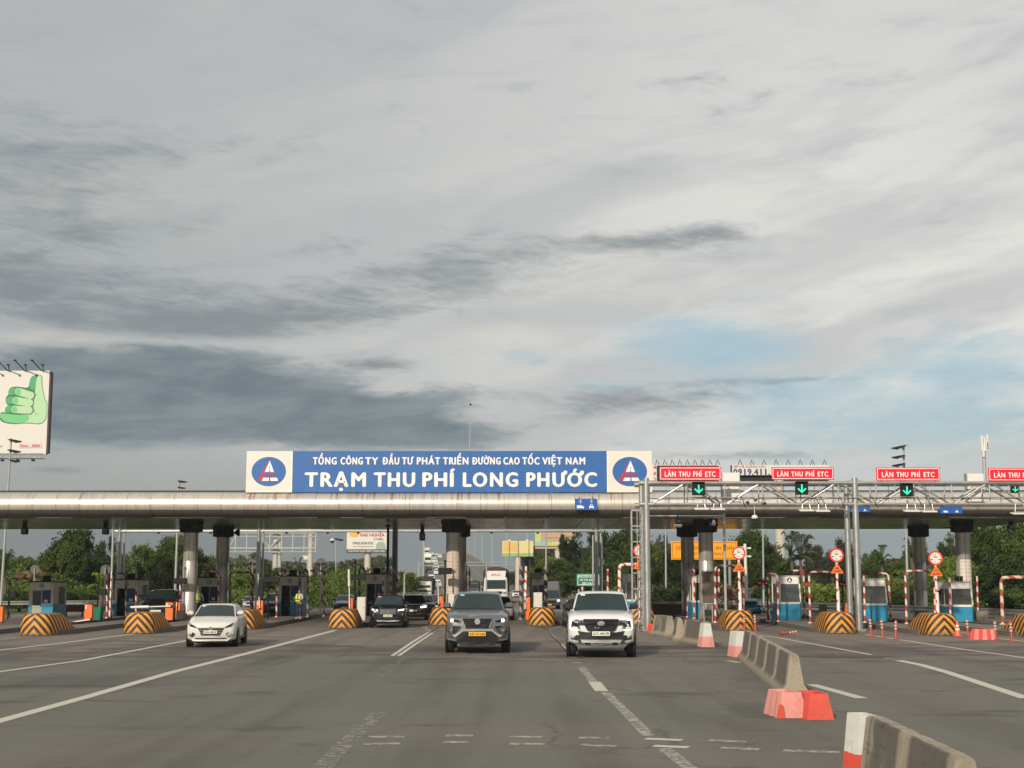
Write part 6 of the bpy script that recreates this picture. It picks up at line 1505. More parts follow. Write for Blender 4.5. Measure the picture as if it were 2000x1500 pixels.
# lamp posts along the bridge
pale_steel = pm('pale_steel', (.45, .45, .42), .6, .2)
lpm = MB(); lpm.tube([(0, 0, 0), (0, 0, 9.5), (.3, 0, 10.4), (1.8, 0, 10.9)], [.10, .07, .05, .04], 6); lpm.box((2.2, 0, 10.9), (.9, .25, .12))
lmesh = lpm.mesh('lamp_post', pale_steel)
sides = ['left', 'right']
for k, Y in enumerate((262, 330, 400, 470, 540, 610, 680, 750)):
    for sd_ in (0, 1):
        o = bpy.data.objects.new('street_lamp', lmesh); COL.objects.link(o); o.location = (deck_left(Y) + (-.25 if sd_ == 0 else BW + .2), Y, deck_z(Y) + .9); o.scale = (1 if sd_ == 0 else -1, 1, 1)
        tag(o, 'pale street lamp on the %s side of the far bridge, %s from the near end' % (sides[sd_], ('first', 'second', 'third', 'fourth', 'fifth', 'sixth', 'seventh', 'eighth')[k]), 'street lamp', 'street lamps on the far bridge')
fw, fb, fr_, fg = white_car, black_car, red_car, pm('far_grey_paint', (.12, .13, .14), .4)
far('truck', 834, 1085, 'pale truck nearest the crest, left lane of the bridge', cream_car, beige)
far('car', 841, 1077, 'white vehicle on the very crest of the bridge', fw)
far('car', 835, 1092, 'white car in the left lane of the bridge, below the pale truck', fw)
far('truck', 835.5, 1103, 'large white truck with green cab glass just above the far gantry', fw, white_paint)
for px, py, lab, c_ in ((843.5, 1085, 'white car in the middle lane near the bridge crest', fw), (846, 1091.5, 'dark car in the middle lane behind the white truck', fb), (844, 1096, 'small white car beside the large white truck', fw), (848.5, 1095.5, 'white car in the right lane beside the large white truck', fw), (845.5, 1100, 'white car just above the far gantry, left one', fw), (850, 1100, 'white car just above the far gantry, right one', fw),
                        (852, 1079.5, 'white car right of the crest of the bridge', fw), (859, 1090, 'pale car going away on the far carriageway', fw), (851.5, 1111, 'small white car just below the far gantry', fw), (850.5, 1119, 'grey car in the right lane below the far gantry', fg), (854, 1123, 'white car in the right lane at the foot of the slope', fw), (841, 1128, 'grey car with dark windscreen in mid slope', fg),
                        (838, 1119, 'dark car in the left lane below the far gantry', fb), (843, 1137, 'cream car with wide windscreen at the foot of the slope', cream_car), (847, 1145, 'silver car low on the approach to the plaza', fg), (853, 1149, 'white car low on the approach, right lane', fw), (839, 1141, 'dark car low on the approach, left lane', fb)):
    far('car', px, py, lab, c_)

# ================================================================== floodlight masts, poles
def mast(px_b, px_t, py_t, Y, label, heads, r=.10, py_b=1190):
    a = at(px_b, 1120, Y); e = at(px_t, py_t, Y); t = thing('floodlight_mast', label, 'mast', (a.x, Y, 0), 0, 'thin masts behind the canopy')
    MB().tube([(0, 0, 0), (e.x - a.x, 0, e.z)], [r, r * .6], 10).build('pole', galv_dull, t, smooth=60)
    for (dx, py, sz, sg) in heads:
        z_ = at(px_t, py, Y).z; x_ = (e.x - a.x) * z_ / e.z + dx
        hd = MB().loft([[Vector((x_ + sg * u, -.12 - v, z_ + w_)) for u, v, w_ in L] for L in (((-.12, .1, .06), (-.05, -.1, .12), (.05, -.1, .10), (.02, .12, .02)), ((.28, .22, -.08), (.32, -.1, .06), (.40, -.1, 0), (.36, .24, -.12)), ((.56, .16, -.06), (.58, 0, 0), (.60, 0, -.02), (.58, .16, -.08)))], True, True); hd.v = [tuple((Vector(v) - Vector((x_, 0, z_))) * sz + Vector((x_, 0, z_))) for v in hd.v]
        hd.v = [tuple((Vector(v) - Vector((x_, 0, z_))) * 1.25 + Vector((x_, 0, z_))) for v in hd.v]; hd.build('floodlight', black_metal, t)
        MB().tube([(x_ - dx, 0, z_ - .12), (x_ + sg * .1, -.1, z_)], .03, 6).build('bracket', galv_dull, t)
mast(4, 22, 856, 96, 'floodlight mast with two heads in front of the thumb billboard', [(0, 862, 1.1, 1), (0, 882, 1.1, 1), (.1, 901, .9, 1)])
mast(343, 350, 938, 100, 'low floodlight mast peeping over the canopy above the left column', [(0, 941, .7, 1), (.1, 941, .7, 1), (0, 953, .7, 1)])
mast(1771, 1765, 868, 96, 'triple floodlight mast behind the third red board', [(-.1, 875, 1.1, -1), (-.1, 893, 1.1, -1), (-.1, 909, 1.1, -1), (.05, 873, .9, -1)])
mast(219, 222, 1000, 98, 'thin pale pole left of the rear gantry, before the dark trees', [])
mast(657, 656, 1050, 130, 'thin lamp pole between the far truss sign and the steel billboard', [(0, 1054, 1, 1)], .07)
mast(950, 950, 1100, 130, 'slender pale pole before the small tree left of the middle column', [], .08)
for (px, pt, Y, lab) in ((790, 1120, 105, 'pale thin pole beside the small white truck'), (1066.5, 1035, 100, 'thin pale pole in front of the green gas billboard'), (1158, 1045, 99, 'thin pole just left of the rear gantry end post'), (1175, 1048, 103, 'thin pale pole right of the rear gantry end post'), (1300, 1036, 110, 'tapered pale pole left of the dark rear column'), (1490, 1035, 100, 'pale pole left of the booth with the round emblem')):
    mast(px, px, pt, Y, lab, [], .09)
ap = at(1921, 853, 118); t = thing('antenna_mast', 'telecom antenna mast with white panel antennas above the truss', 'mast', (at(1926, 1100, 118).x, 118, 0))
MB().tube([(0, 0, 0), (ap.x - t.location.x, 0, ap.z)], [.28, .12], 10).build('pole', galv_dull, t)
for k, (dx, py, h) in enumerate(((-.22, 866, 1.3), (.22, 864, 1.3), (.0, 868, 1.2), (-.12, 882, 1.0), (.25, 873, .8))):
    MB().box((ap.x - t.location.x + dx, -.2, at(1921, py, 118).z), (.17, .12, h), bev=.03).build('panel_antenna', white_paint, t)

# ================================================================== billboards
thumb_green = pm('thumb_green', (.045, .33, .11), .5, var=.05, scale=.3); thumb_mid = pm('thumb_mid_green', (.13, .50, .19), .5, var=.04, scale=.3); thumb_light = pm('thumb_light_green', (.40, .62, .35), .5, var=.04, scale=.3); thumb_dark = pm('thumb_outline', (.015, .15, .06), .5); print_red = pm('print_red', (.55, .03, .05), .5); bb_white = pm('billboard_vinyl', (.66, .63, .58), .5, var=.03, scale=.3)
def billboard(px0, px1, py0, py1, Y, label, face=bb_white, depth=1.2, pillar=None, pr=.6, lamps_top=0, catwalk=False, rz=0):
    a = at(px0, py1, Y); e = at(px1, py0, Y); t = thing('billboard', label, 'billboard', ((a.x + e.x) / 2, Y, 0), rz)
    w = e.x - a.x; z0, z1 = a.z, e.z
    MB().box((0, .02, (z0 + z1) / 2), (w, .06, z1 - z0)).build('face', face, t)
    fr = MB(); 
    for c_, d_ in (((0, depth / 2 + .06, z0 + .08), (w, depth, .16)), ((0, depth / 2 + .06, z1 - .08), (w, depth, .16)), ((-w / 2 + .08, depth / 2 + .06, (z0 + z1) / 2), (.16, depth, z1 - z0 - .33)), ((w / 2 - .08, depth / 2 + .06, (z0 + z1) / 2), (.16, depth, z1 - z0 - .33))): fr.box(c_, d_)
    fr.build('frame', dark_metal, t)
    if pillar is not None:
        xx = at(pillar, 1100, Y).x - t.location.x; MB().cyl((xx, depth / 2, 0), (xx, depth / 2, z0 + (z1 - z0) * .5), pr, pr * .92, 16).build('pillar', pm('cream_pillar', (.50, .45, .38), .6), t, smooth=50)
    u = 1 / pxm(Y)
    lhw = 5 if lamps_top < 8 else 2.6
    for k in range(lamps_top):
        for (dx, lx, h) in (((0, -9 * u, 16 * u), (3 * u, 9 * u, 7 * u)) if lamps_top < 8 else ((0, 3 * u, 9 * u), (8 * u, -3 * u, 5 * u))):
            xx = w / 2 - (16 + 34 * k) * u * 1.0 + dx if lamps_top < 8 else w / 2 - w * (k + .5) / lamps_top + dx
            ar = MB().tube([(xx, 0, z1), (xx + lx, -1.6 if lamps_top < 8 else -.3, z1 + h)], .06 if lamps_top < 8 else .035, 5).build('lamp_arm', dark_metal, t); MB().box((xx + lx, -1.7 if lamps_top < 8 else -.35, z1 + h), (lhw * u, .4, lhw * .5 * u), bev=.04).build('lamp_head', black_metal, ar)
    return t, w, z0, z1, u
t, w, z0, z1, u = billboard(-210, 97, 724, 887, 150, 'tall white billboard with green thumbs-up hand, cut off at the left edge', depth=.5, pillar=-60, lamps_top=5)
X0 = at(0, 800, 150).x - t.location.x; Zt = at(50, 722, 150).z
def BP(ax, ay): return (X0 + ax / 5.767 * u, Zt - (ay / 5.767 - 22) * u)      # from the enlarged view of the board
def shp(nm, pts, m, lay): 
    if nm not in ('red_frame', 'frame_inside', 'palm_line'):
        for _ in range(2): pts = [q for a_, b_ in zip(pts, pts[1:] + pts[:1]) for q in ((a_[0] * .75 + b_[0] * .25, a_[1] * .75 + b_[1] * .25), (a_[0] * .25 + b_[0] * .75, a_[1] * .25 + b_[1] * .75))]
    P = [BP(*q) for q in pts]; MB().prism(P, -.03 - lay * .012, -.024 - lay * .012).build(nm, m, t)
def arc(cx, cy, rx, ry, a0, a1, n=10): return [(cx + rx * math.cos(R(a0 + (a1 - a0) * i / n)), cy - ry * math.sin(R(a0 + (a1 - a0) * i / n))) for i in range(n + 1)]
hand = [(0, 625), (40, 618), (110, 628), (125, 560), (60, 520), (62, 440), (90, 425), (88, 370), (110, 330), (190, 320), (320, 345), (325, 260), (345, 205), (400, 187), (440, 183), (472, 205), (470, 300), (500, 420), (515, 480), (545, 497), (540, 768), (300, 745), (200, 758), (90, 752), (0, 720)]
shp('hand_outline', [(x_ , y_) for x_, y_ in hand], thumb_dark, 0)
shp('palm', [(40, 655), (120, 652), (260, 650), (345, 640), (372, 600), (365, 480), (385, 440), (395, 380), (400, 240), (420, 195), (440, 190), (465, 215), (464, 300), (494, 422), (510, 484), (540, 500), (535, 760), (300, 737), (200, 750), (80, 735), (30, 710), (20, 680)], thumb_light, 1)
shp('palm_shade', [(0, 630), (90, 640), (180, 648), (260, 652), (330, 652), (345, 700), (300, 735), (200, 748), (90, 735), (30, 708), (22, 680), (0, 700)], thumb_mid, 2)
shp('thumb_side', [(328, 350), (330, 262), (350, 212), (405, 192), (398, 250), (398, 372)], thumb_green, 2)
for (cx, cy, l_, tilt) in ((0, 0, 0, 0), (-28, 104, 0, .6), (-34, 205, 0, 1)):
    shp('knuckle', [(168 + cx, 335 + cy), (118 + cx, 338 + cy), (90 + cx, 380 + cy), (96 + cx, 418 + cy), (150 + cx, 425 + cy), (185 + cx, 400 + cy)], thumb_green, 3)
    sl = 0.32 if l_ == 0 and tilt == 0 else (.18 if tilt == .6 else .06)
    for nm, m_, gw, ly in (('finger_outline', thumb_dark, 9, 4), ('finger', thumb_light, 0, 5)):
        L_, Rr = 190, 44 + gw; P = arc(205 + cx, 382 + cy, 46 + gw, Rr, 90, 270, 8) + [(x_ + 0, y_) for x_, y_ in arc(345 + cx * .3, 382 + cy + 140 * sl, 44 + gw, Rr, -90, 90, 8)]
        shp(nm, P, m_, ly)
    shp('finger_shade', arc(205 + cx, 382 + cy, 42, 40, 95, 265, 8) + [(240 + cx, 416 + cy), (230 + cx, 352 + cy)], thumb_mid, 6)
for i_, (a_, c_) in enumerate((((408, 400), (384, 480)), ((384, 480), (378, 560)), ((378, 560), (400, 620)), ((400, 620), (430, 645)), ((430, 645), (460, 650)))):
    shp('palm_line', [(a_[0] - 3, a_[1]), (a_[0] + 3, a_[1]), (c_[0] + 3, c_[1]), (c_[0] - 3, c_[1])], thumb_dark, 3)
shp('red_frame', [(238, 975), (495, 972), (495, 1030), (238, 1032)], pm('print_pale_red', (.62, .36, .33), .5), 1); shp('frame_inside', [(242, 979), (491, 976), (491, 1026), (242, 1028)], bb_white, 2)
a = BP(252, 1020); e = BP(478, 990); lettering('Since : 2004', a[0], e[0], a[1], e[1], -.07, print_red, t, .03)
a = BP(-62, 1020); e = BP(46, 1004); lettering('DÕI', a[0], e[0], a[1], e[1], -.06, sign_black, t, .0)
zc_ = z0 - 1.5; tr = MB()
for yy in (0, -1.0): tr.cyl((-w / 2, yy, z0 - .05), (w / 2, yy, z0 - .05), .06, None, 6); tr.cyl((-w / 2, yy, z0 - 9 * u), (w / 2, yy, z0 - 9 * u), .06, None, 6)
n = 18
for k in range(n): tr.cyl((-w / 2 + w * k / n, -1.0, z0 - (9 * u if k % 2 else 0)), (-w / 2 + w * (k + 1) / n, -1.0, z0 - (0 if k % 2 else 9 * u)), .04, None, 5)
tr.build('catwalk', galv_dull, t)
for k in range(5):
    xx = w / 2 - (10 + 30 * k) * u; MB().tube([(xx - .6, -1, z0 - 9 * u), (xx, -2.2, z0 - 16 * u)], .05, 5).build('lamp_arm', dark_metal, t); MB().box((xx, -2.3, z0 - 16 * u), (.3, .3, .2)).build('lamp_head', black_metal, t)
for xx in (.17, .30): pass
MB().box((w / 2 + .10, .35, (z0 + z1) / 2), (.18, .7, z1 - z0 - .2)).build('side_frame', pm('rust_dark', (.06, .035, .045), .7, var=.3), t)

DB2 = 165
t, w, z0, z1, u = billboard(1430, 1618, 908, 928, DB2, 'white phone number billboard behind the second red lane board', pillar=1527, lamps_top=8, pr=.62)
lettering('LIÊN HỆ QUẢNG CÁO', -w / 2 + 2 * u, -w / 2 + 66 * u, z1 - 5.2 * u, z1 - 1.5 * u, -.03, print_red, t, .02)
lettering('0919.411.', -w / 2 + 3 * u, -w / 2 + 74 * u, z0 + .6 * u, z0 + 12.2 * u, -.03, pm('print_navy', (.03, .05, .16), .5), t, .035, narrow=.85)
MB().box((0, .7, z0 - 9 * u), (w, .5, 17 * u)).build('service_deck', dark_metal, t)
t, w, z0, z1, u = billboard(1273, 1405, 908, 941, DB2 - 5, 'white billboard edge with red digits right of the name board', pillar=1340, lamps_top=9)
MB().box((4 * u, -.05, (z0 + z1) / 2), (w - 12 * u, .05, (z1 - z0) * .92)).build('dark_picture', dark_metal, t)
for ch, py in (('8', 928), ('2', 939)): zz_ = at(1280, py, DB2 - 5).z; lettering(ch, -w / 2 + 4 * u, -w / 2 + 8.6 * u, zz_, zz_ + 6.5 * u, -.03, print_red, t, .02)
MB().box((-w / 2 + 6.5 * u, -.04, at(1280, 912.5, DB2 - 5).z), (4.6 * u, .02, 4.6 * u)).build('red_mark', print_red, t)
# steel company board
t, w, z0, z1, u = billboard(677, 756, 1037, 1080, 190, 'white steel company billboard with red lettering under the canopy edge', pillar=717, pr=.45)
print_grey = pm('print_grey', (.16, .17, .17), .6); print_yellow = pm('print_yellow', (.72, .42, .05), .5)
MB().box((0, -.03, z0 + 3.6 * u), (w, .02, 7.2 * u)).build('dark_band', pm('print_band', (.05, .055, .06), .5), t)
lettering('GIẢI PHÁP NHÀ THÉP TOÀN DIỆN', -w / 2 + 3 * u, w / 2 - 3 * u, z0 + 2 * u, z0 + 5.2 * u, -.06, bb_white, t, .02)
MB().prism(disc(9.5 * u, 5 * u, 20, -w / 2 + 14 * u, z1 - 7 * u), -.04, -.02).build('logo_blob', print_yellow, t)
lettering('ĐẠI NGHĨA', -w / 2 + 26 * u, w / 2 - 5 * u, z1 - 10.5 * u, z1 - 5 * u, -.05, print_red, t, .03); lettering('STEEL', w / 2 - 26 * u, w / 2 - 6 * u, z1 - 18 * u, z1 - 14 * u, -.05, print_grey, t, .02)
lettering('0902.838.032', -w / 2 + 12 * u, -w / 2 + 52 * u, z1 - 26 * u, z1 - 21.5 * u, -.05, print_grey, t, .03); lettering('www.daingiasteel.com', -w / 2 + 12 * u, -w / 2 + 52 * u, z1 - 31.5 * u, z1 - 29 * u, -.05, print_grey, t, .0)
MB().prism(disc(10 * u, 10 * u, 20, w / 2 - 12 * u, z0 + 12 * u), -.03, -.02).build('picture_disc', pm('print_sage', (.30, .38, .32), .5), t)
# yellow board seen through its lamps
t, w, z0, z1, u = billboard(981, 1041.5, 1056.5, 1087, 230, 'pale yellow landscape billboard left of the gas billboard', pm('board_yellow', (.66, .56, .26), .5, var=.12, scale=.12), pillar=1012, pr=.5)
MB().box((-w * .22, -.03, (z0 + z1) / 2 + 4 * u), (w * .5, .02, (z1 - z0) * .6)).build('warm_picture', pm('print_sand', (.66, .44, .14), .5, var=.15, scale=.2), t); MB().box((0, -.03, z0 + 3.6 * u), (w, .02, 6.5 * u)).build('green_band', pm('print_meadow', (.28, .42, .14), .5, var=.25, scale=.3), t)
for dx in (-.27, .02, .36): MB().box((dx * w, -.06, (z0 + z1) / 2), (.10, .04, z1 - z0)).build('seam', sign_grey_back, t)
for dx in (-.27, .3): MB().prism([(dx * w - 4 * u, z1), (dx * w, z1 + 3.4 * u), (dx * w + 4 * u, z1)], 0, .06).build('gable', bb_white, t)
# gas board
t, w, z0, z1, u = billboard(1045, 1122, 1036, 1071, 215, 'green and brown gas company billboard behind the eucalyptus', pm('board_lime', (.42, .54, .16), .5, var=.08, scale=.2), pillar=1090, pr=.5)
MB().box((w * .5 - 33 * u, -.04, z1 - 12 * u), (66 * u, .03, 20 * u)).build('tan_panel', pm('print_tan', (.46, .31, .20), .5), t); lettering('COMMUNITY FOR WORLD', -w / 2 + 17 * u, -w / 2 + 58 * u, z1 - 16 * u, z1 - 13.6 * u, -.08, print_grey, t, .01)
MB().box((0, -.03, z0 + 3.2 * u), (w, .02, 3.6 * u)).build('brown_band', pm('print_brown', (.30, .09, .04), .5), t); MB().box((0, -.03, z0 + .7 * u), (w, .02, 1.4 * u)).build('white_band', bb_white, t); MB().box((-w / 2 + 11 * u, -.035, z0 + 10 * u), (20 * u, .02, 6 * u)).build('sky_band', pm('print_sky', (.22, .46, .50), .5), t)
lettering('CNG', -w / 2 + 34 * u, -w / 2 + 51 * u, z0 + 9 * u, z0 + 14 * u, -.05, bb_white, t, .04)
# small banner far
t, w, z0, z1, u = billboard(778, 803, 1119, 1124, 210, 'small white and red banner above the tree beyond the small truck', bb_white, depth=.3); MB().box((w * .3, -.03, (z0 + z1) / 2), (w * .4, .02, z1 - z0)).build('red_end', print_red, t)
for sx in (-.4, .4): MB().cyl((sx * w, .1, 0), (sx * w, .1, z0), .08, None, 6).build('leg', galv_dull, t)

# yellow distance sign and green lane sign
sign_yellow = pm('sign_amber', (.86, .36, .008), .42, var=.04); sign_green = pm('sign_green', (.0, .20, .115), .42, var=.04); ink_orange = pm('ink_dark_orange', (.34, .07, .01), .5)
def panel_sign(x0, x1, y0, y1, Y, label, face, border, name='panel_sign'):
    a = at(x0, y1, Y); e = at(x1, y0, Y); w = e.x - a.x; t = thing(name, label, 'road sign', ((a.x + e.x) / 2, Y, 0)); z0, z1 = a.z, e.z
    MB().box((0, 0, (z0 + z1) / 2), (w, .04, z1 - z0), bev=.01).build('panel', face, t); b_ = MB(); i = .10
    for c_, d_ in (((0, -.024, z0 + i), (w - 2 * i, .006, .04)), ((0, -.024, z1 - i), (w - 2 * i, .006, .04)), ((-w / 2 + i, -.024, (z0 + z1) / 2), (.04, .006, z1 - z0 - 2 * i - .04)), ((w / 2 - i, -.024, (z0 + z1) / 2), (.04, .006, z1 - z0 - 2 * i - .04))): b_.box(c_, d_)
    b_.build('border', border, t); return t, w, z0, z1
Y = 100.0; t, w, z0, z1 = panel_sign(1311, 1440, 1057, 1093, Y, 'wide yellow distance warning board behind the fourth canopy column', sign_yellow, ink_orange); h = z1 - z0
for wd, a, e in (('GIỮ', -.432, -.31), ('KHOẢNG', -.29, -.05), ('CÁCH', -.03, .13), ('AN', .168, .25), ('TOÀN', .28, .44)): lettering(wd, a * w, e * w, z0 + h * .54, z0 + h * .73, -.03, ink_orange, t, .012)
lettering('STOPPING', -.165 * w, .05 * w, z0 + h * .24, z0 + h * .38, -.03, ink_orange, t, .012); lettering('DISTANCE', .075 * w, .29 * w, z0 + h * .24, z0 + h * .38, -.03, ink_orange, t, .012)
for dx in (-.3, .38): MB().cyl((dx * w, .12, 0), (dx * w, .12, z1 - .2), .11, None, 10).build('post', galv, t)
Y = 104.0; t, w, z0, z1 = panel_sign(1126, 1172, 1120.5, 1145, Y, 'green lane advice board with white lettering left of the rear gantry post', sign_green, letter_white); h = z1 - z0
lettering('KHUYẾN KHÍCH', -.43 * w, .43 * w, z0 + h * .68, z0 + h * .84, -.03, letter_white, t, .015); lettering('XE TẢI ĐI LÀN', -.36 * w, .40 * w, z0 + h * .42, z0 + h * .58, -.03, letter_white, t, .015); lettering('BÊN PHẢI', -.25 * w, .25 * w, z0 + h * .14, z0 + h * .30, -.03, letter_white, t, .015)
MB().cyl((-.25 * w, .1, 0), (-.25 * w, .1, z0 + .1), .06, None, 8).build('post', rw_fine, t); MB().cyl((.3 * w, .1, 0), (.3 * w, .1, z0 + .1), .06, None, 8).build('post', galv, t)
t, w, z0, z1 = panel_sign(536 + 55, 610, 1085, 1093, 185, 'small cream sign fixed before the far cream pillar', sign_white, sign_grey_back); MB().cyl((0, .15, 0), (0, .15, z0 + .2), .1, None, 8).build('post', galv_dull, t)
p = gr(1464.5, 1203); t = thing('end_sign', 'small round white end-of-limit sign left of the blue car', 'road sign', (at(1464.5, 1154, 92).x, 92, 0)); zc_ = at(1464.5, 1154, 92).z
MB().prism(disc(.20, .20, 24, 0, zc_), -.02, 0).build('disc', sign_white, t); MB().prism([(-.10, zc_ - .06), (-.08, zc_ - .08), (.10, zc_ + .06), (.08, zc_ + .08)], -.026, -.02).build('slash', print_grey, t); MB().cyl((0, .02, 0), (0, .02, zc_), .03, None, 8).build('pole', white_paint, t)
p = at(1456, 1062, 96); t = thing('camera_pole', 'stout white pole with small cameras beside the yellow board', 'mast', (p.x, 96, 0)); MB().cyl((0, 0, 0), (-.04, 0, p.z), .11, .10, 12).build('pole', white_paint, t, smooth=50)
for sx, zz_ in ((-.3, p.z - .25), (.22, p.z - .3), (.22, p.z - .85)): MB().box((sx, -.1, zz_), (.26, .2, .12), bev=.03).build('camera', white_paint, t); MB().tube([(sx, -.05, zz_), (0, 0, zz_)], .03, 6).build('arm', white_paint, t)

# far truss sign frame seen from behind, and its pillars
Yf = 150; t = thing('far_truss', 'white lattice sign frame beyond the plaza on the left', 'gantry', (0, Yf, 0)); xa_, za_ = PX(449, 1048, Yf); xb_, zb_ = PX(617, 1078, Yf); _, zm = PX(500, 1071, Yf); _, zt2 = PX(500, 1041, Yf)
for z_, r_ in ((za_, .06), (zb_, .06), (zm, .10), (zt2, .10)): MB().cyl((xa_, 0, z_), (xb_, 0, z_), r_, None, 6).build('chord', pale_steel, t)
for px in (460, 482, 527, 550, 572, 594, 617): xx = at(px, 1060, Yf).x; MB().cyl((xx, 0, zb_), (xx, 0, zt2), .07, None, 6).build('upright', pale_steel, t)
for p0_, p1_ in (((449, 1066), (462, 1045)), ((505, 1045), (527, 1070)), ((527, 1070), (545, 1050)), ((594, 1043), (617, 1066))): a, e = at(*p0_, Yf), at(*p1_, Yf); MB().cyl((a.x, .1, a.z), (e.x, .1, e.z), .06, None, 6).build('brace', pale_steel, t)
for px, rr in ((536, .34), (544, .20)): xx = at(px, 1100, Yf).x; MB().cyl((xx, .6, 0), (xx, .6, zt2), rr, rr * .9, 12).build('pillar', pale_steel, t, smooth=50)
xx = at(606, 1100, 170).x; t = thing('billboard_pillar', 'lone cream pillar of a hidden billboard left of the round sign back', 'pillar', (xx, 170, 0)); MB().cyl((0, 0, 0), (0, 0, at(606, 1025, 170).z), .30, .28, 14).build('shaft', MATS['cream_pillar'], t, smooth=50); MB().box((0, 0, at(606, 1030, 170).z), (3.0, .5, .8)).build('head_beam', galv_dull, t)

# guard rails
def guardrail(pts, label, h=.62):
    P = [gr(px, py) for px, py in pts]; t = thing('guard_rail', label, 'guard rail', (P[0].x, P[0].y, 0), 0, 'roadside guard rails'); Q = [p - P[0] for p in P]
    prof = [(0, -.15), (.035, -.10), (.0, -.03), (0, .03), (.035, .10), (0, .15), (-.01, .15), (.02, .10), (-.012, .03), (-.012, -.03), (.02, -.10), (-.01, -.15)]
    loops = [[q + Vector((0, -a, h + z)) for a, z in prof] for q in Q]; MB().loft(loops, True, True).build('rail', galv, t)
    for a, c_ in zip(Q, Q[1:]):
        n = max(1, int((c_ - a).length / 3.0))
        for j in range(n): q = a.lerp(c_, j / n); MB().box((q.x, q.y + .08, h / 2 + .05), (.09, .09, h + .15)).build('post', galv_dull, t)
guardrail([(-40, 1196), (60, 1195), (170, 1194), (300, 1190), (440, 1186), (560, 1182), (700, 1177), (812, 1171)], 'steel guard rail along the trees on the left side')
guardrail([(1085, 1178), (1170, 1182), (1290, 1188), (1400, 1193), (1560, 1199), (1720, 1206), (1860, 1213), (2040, 1222)], 'steel guard rail along the trees on the right side')
arrow_y = stripes('yellow_black_board', (.03, .025, .02), (.42, .22, .03), .5, (1, 0, 1), duty=.4, rough=.6)
for (px, py0, py1, wd, lab) in ((1607, 1181, 1195, 15, 'small yellow marker board behind the left striped nose of the right side'), (1788, 1187, 1197, 20, 'small yellow marker board left of the right sign post'), (1980, 1193, 1203, 13, 'small dull yellow marker board by the right guard rail')):
    Y = 88; a = at(px - wd / 2, py1, Y); e = at(px + wd / 2, py0, Y); t = thing('marker_board', lab, 'road sign', ((a.x + e.x) / 2, Y, 0)); MB().box((0, 0, (a.z + e.z) / 2), (e.x - a.x, .04, e.z - a.z)).build('board', pm('dull_yellow', (.30, .17, .03), .6, var=.3), t); MB().cyl((0, .04, 0), (0, .04, e.z), .03, None, 6).build('pole', dark_metal, t)
a = at(124, 1195, 90); e = at(166, 1182, 90); t = thing('striped_rail_board', 'dark red and black slanted stripe board right of the first booth', 'barrier', ((a.x + e.x) / 2, 90, 0)); MB().box((0, 0, (a.z + e.z) / 2), (e.x - a.x, .06, e.z - a.z)).build('board', stripes('dark_red_black', (.02, .015, .015), (.16, .03, .02), .3, (1, 0, -1)), t)
for sx in (-.5, .5): MB().box((sx, .05, a.z / 2), (.08, .08, a.z)).build('leg', dark_metal, t)

# ================================================================== vegetation
def leaf_mat(name, c1, c2, tr=.25):
    m = bpy.data.materials.new(name); m.use_nodes = True; nt = m.node_tree; q = NB(nt); bs = nt.nodes['Principled BSDF']
    pos = nt.nodes.new('ShaderNodeNewGeometry').outputs['Position']; oi = nt.nodes.new('ShaderNodeObjectInfo').outputs['Random']
    n = q.noise(pos, .55, 3, .6); n2 = q.noise(pos, 3.2, 2, .5)
    f = q.m('ADD', q.m('MULTIPLY', n, .6), q.m('MULTIPLY', n2, .4)); cc = q.mix(q.smooth(f, .36, .66), c1, c2)
    v = q.m('MULTIPLY_ADD', oi, .8, .62); cc = q.mix(1.0, cc, q.comb(v, v, v), 'MULTIPLY')
    nt.links.new(cc, bs.inputs['Base Color']); bs.inputs['Roughness'].default_value = .6; bs.inputs['Specular IOR Level'].default_value = .25
    tl = nt.nodes.new('ShaderNodeBsdfTranslucent'); nt.links.new(cc, tl.inputs['Color']); mx = nt.nodes.new('ShaderNodeMixShader'); mx.inputs[0].default_value = tr
    nt.links.new(bs.outputs[0], mx.inputs[1]); nt.links.new(tl.outputs[0], mx.inputs[2]); nt.links.new(mx.outputs[0], nt.nodes['Material Output'].inputs['Surface']); return m
leaf_dark = leaf_mat('leaf_dark', (.022, .040, .012), (.062, .095, .020)); leaf_mid = leaf_mat('leaf_mid', (.040, .072, .014), (.120, .165, .028)); leaf_bright = leaf_mat('leaf_bright', (.065, .110, .016), (.20, .25, .036)); leaf_grey = leaf_mat('leaf_greyish', (.045, .055, .030), (.095, .105, .055)); leaf_dry = leaf_mat('leaf_dry', (.11, .06, .03), (.22, .13, .06), .1)
bark = pm('bark', (.11, .085, .06), .9, var=.3, scale=3)
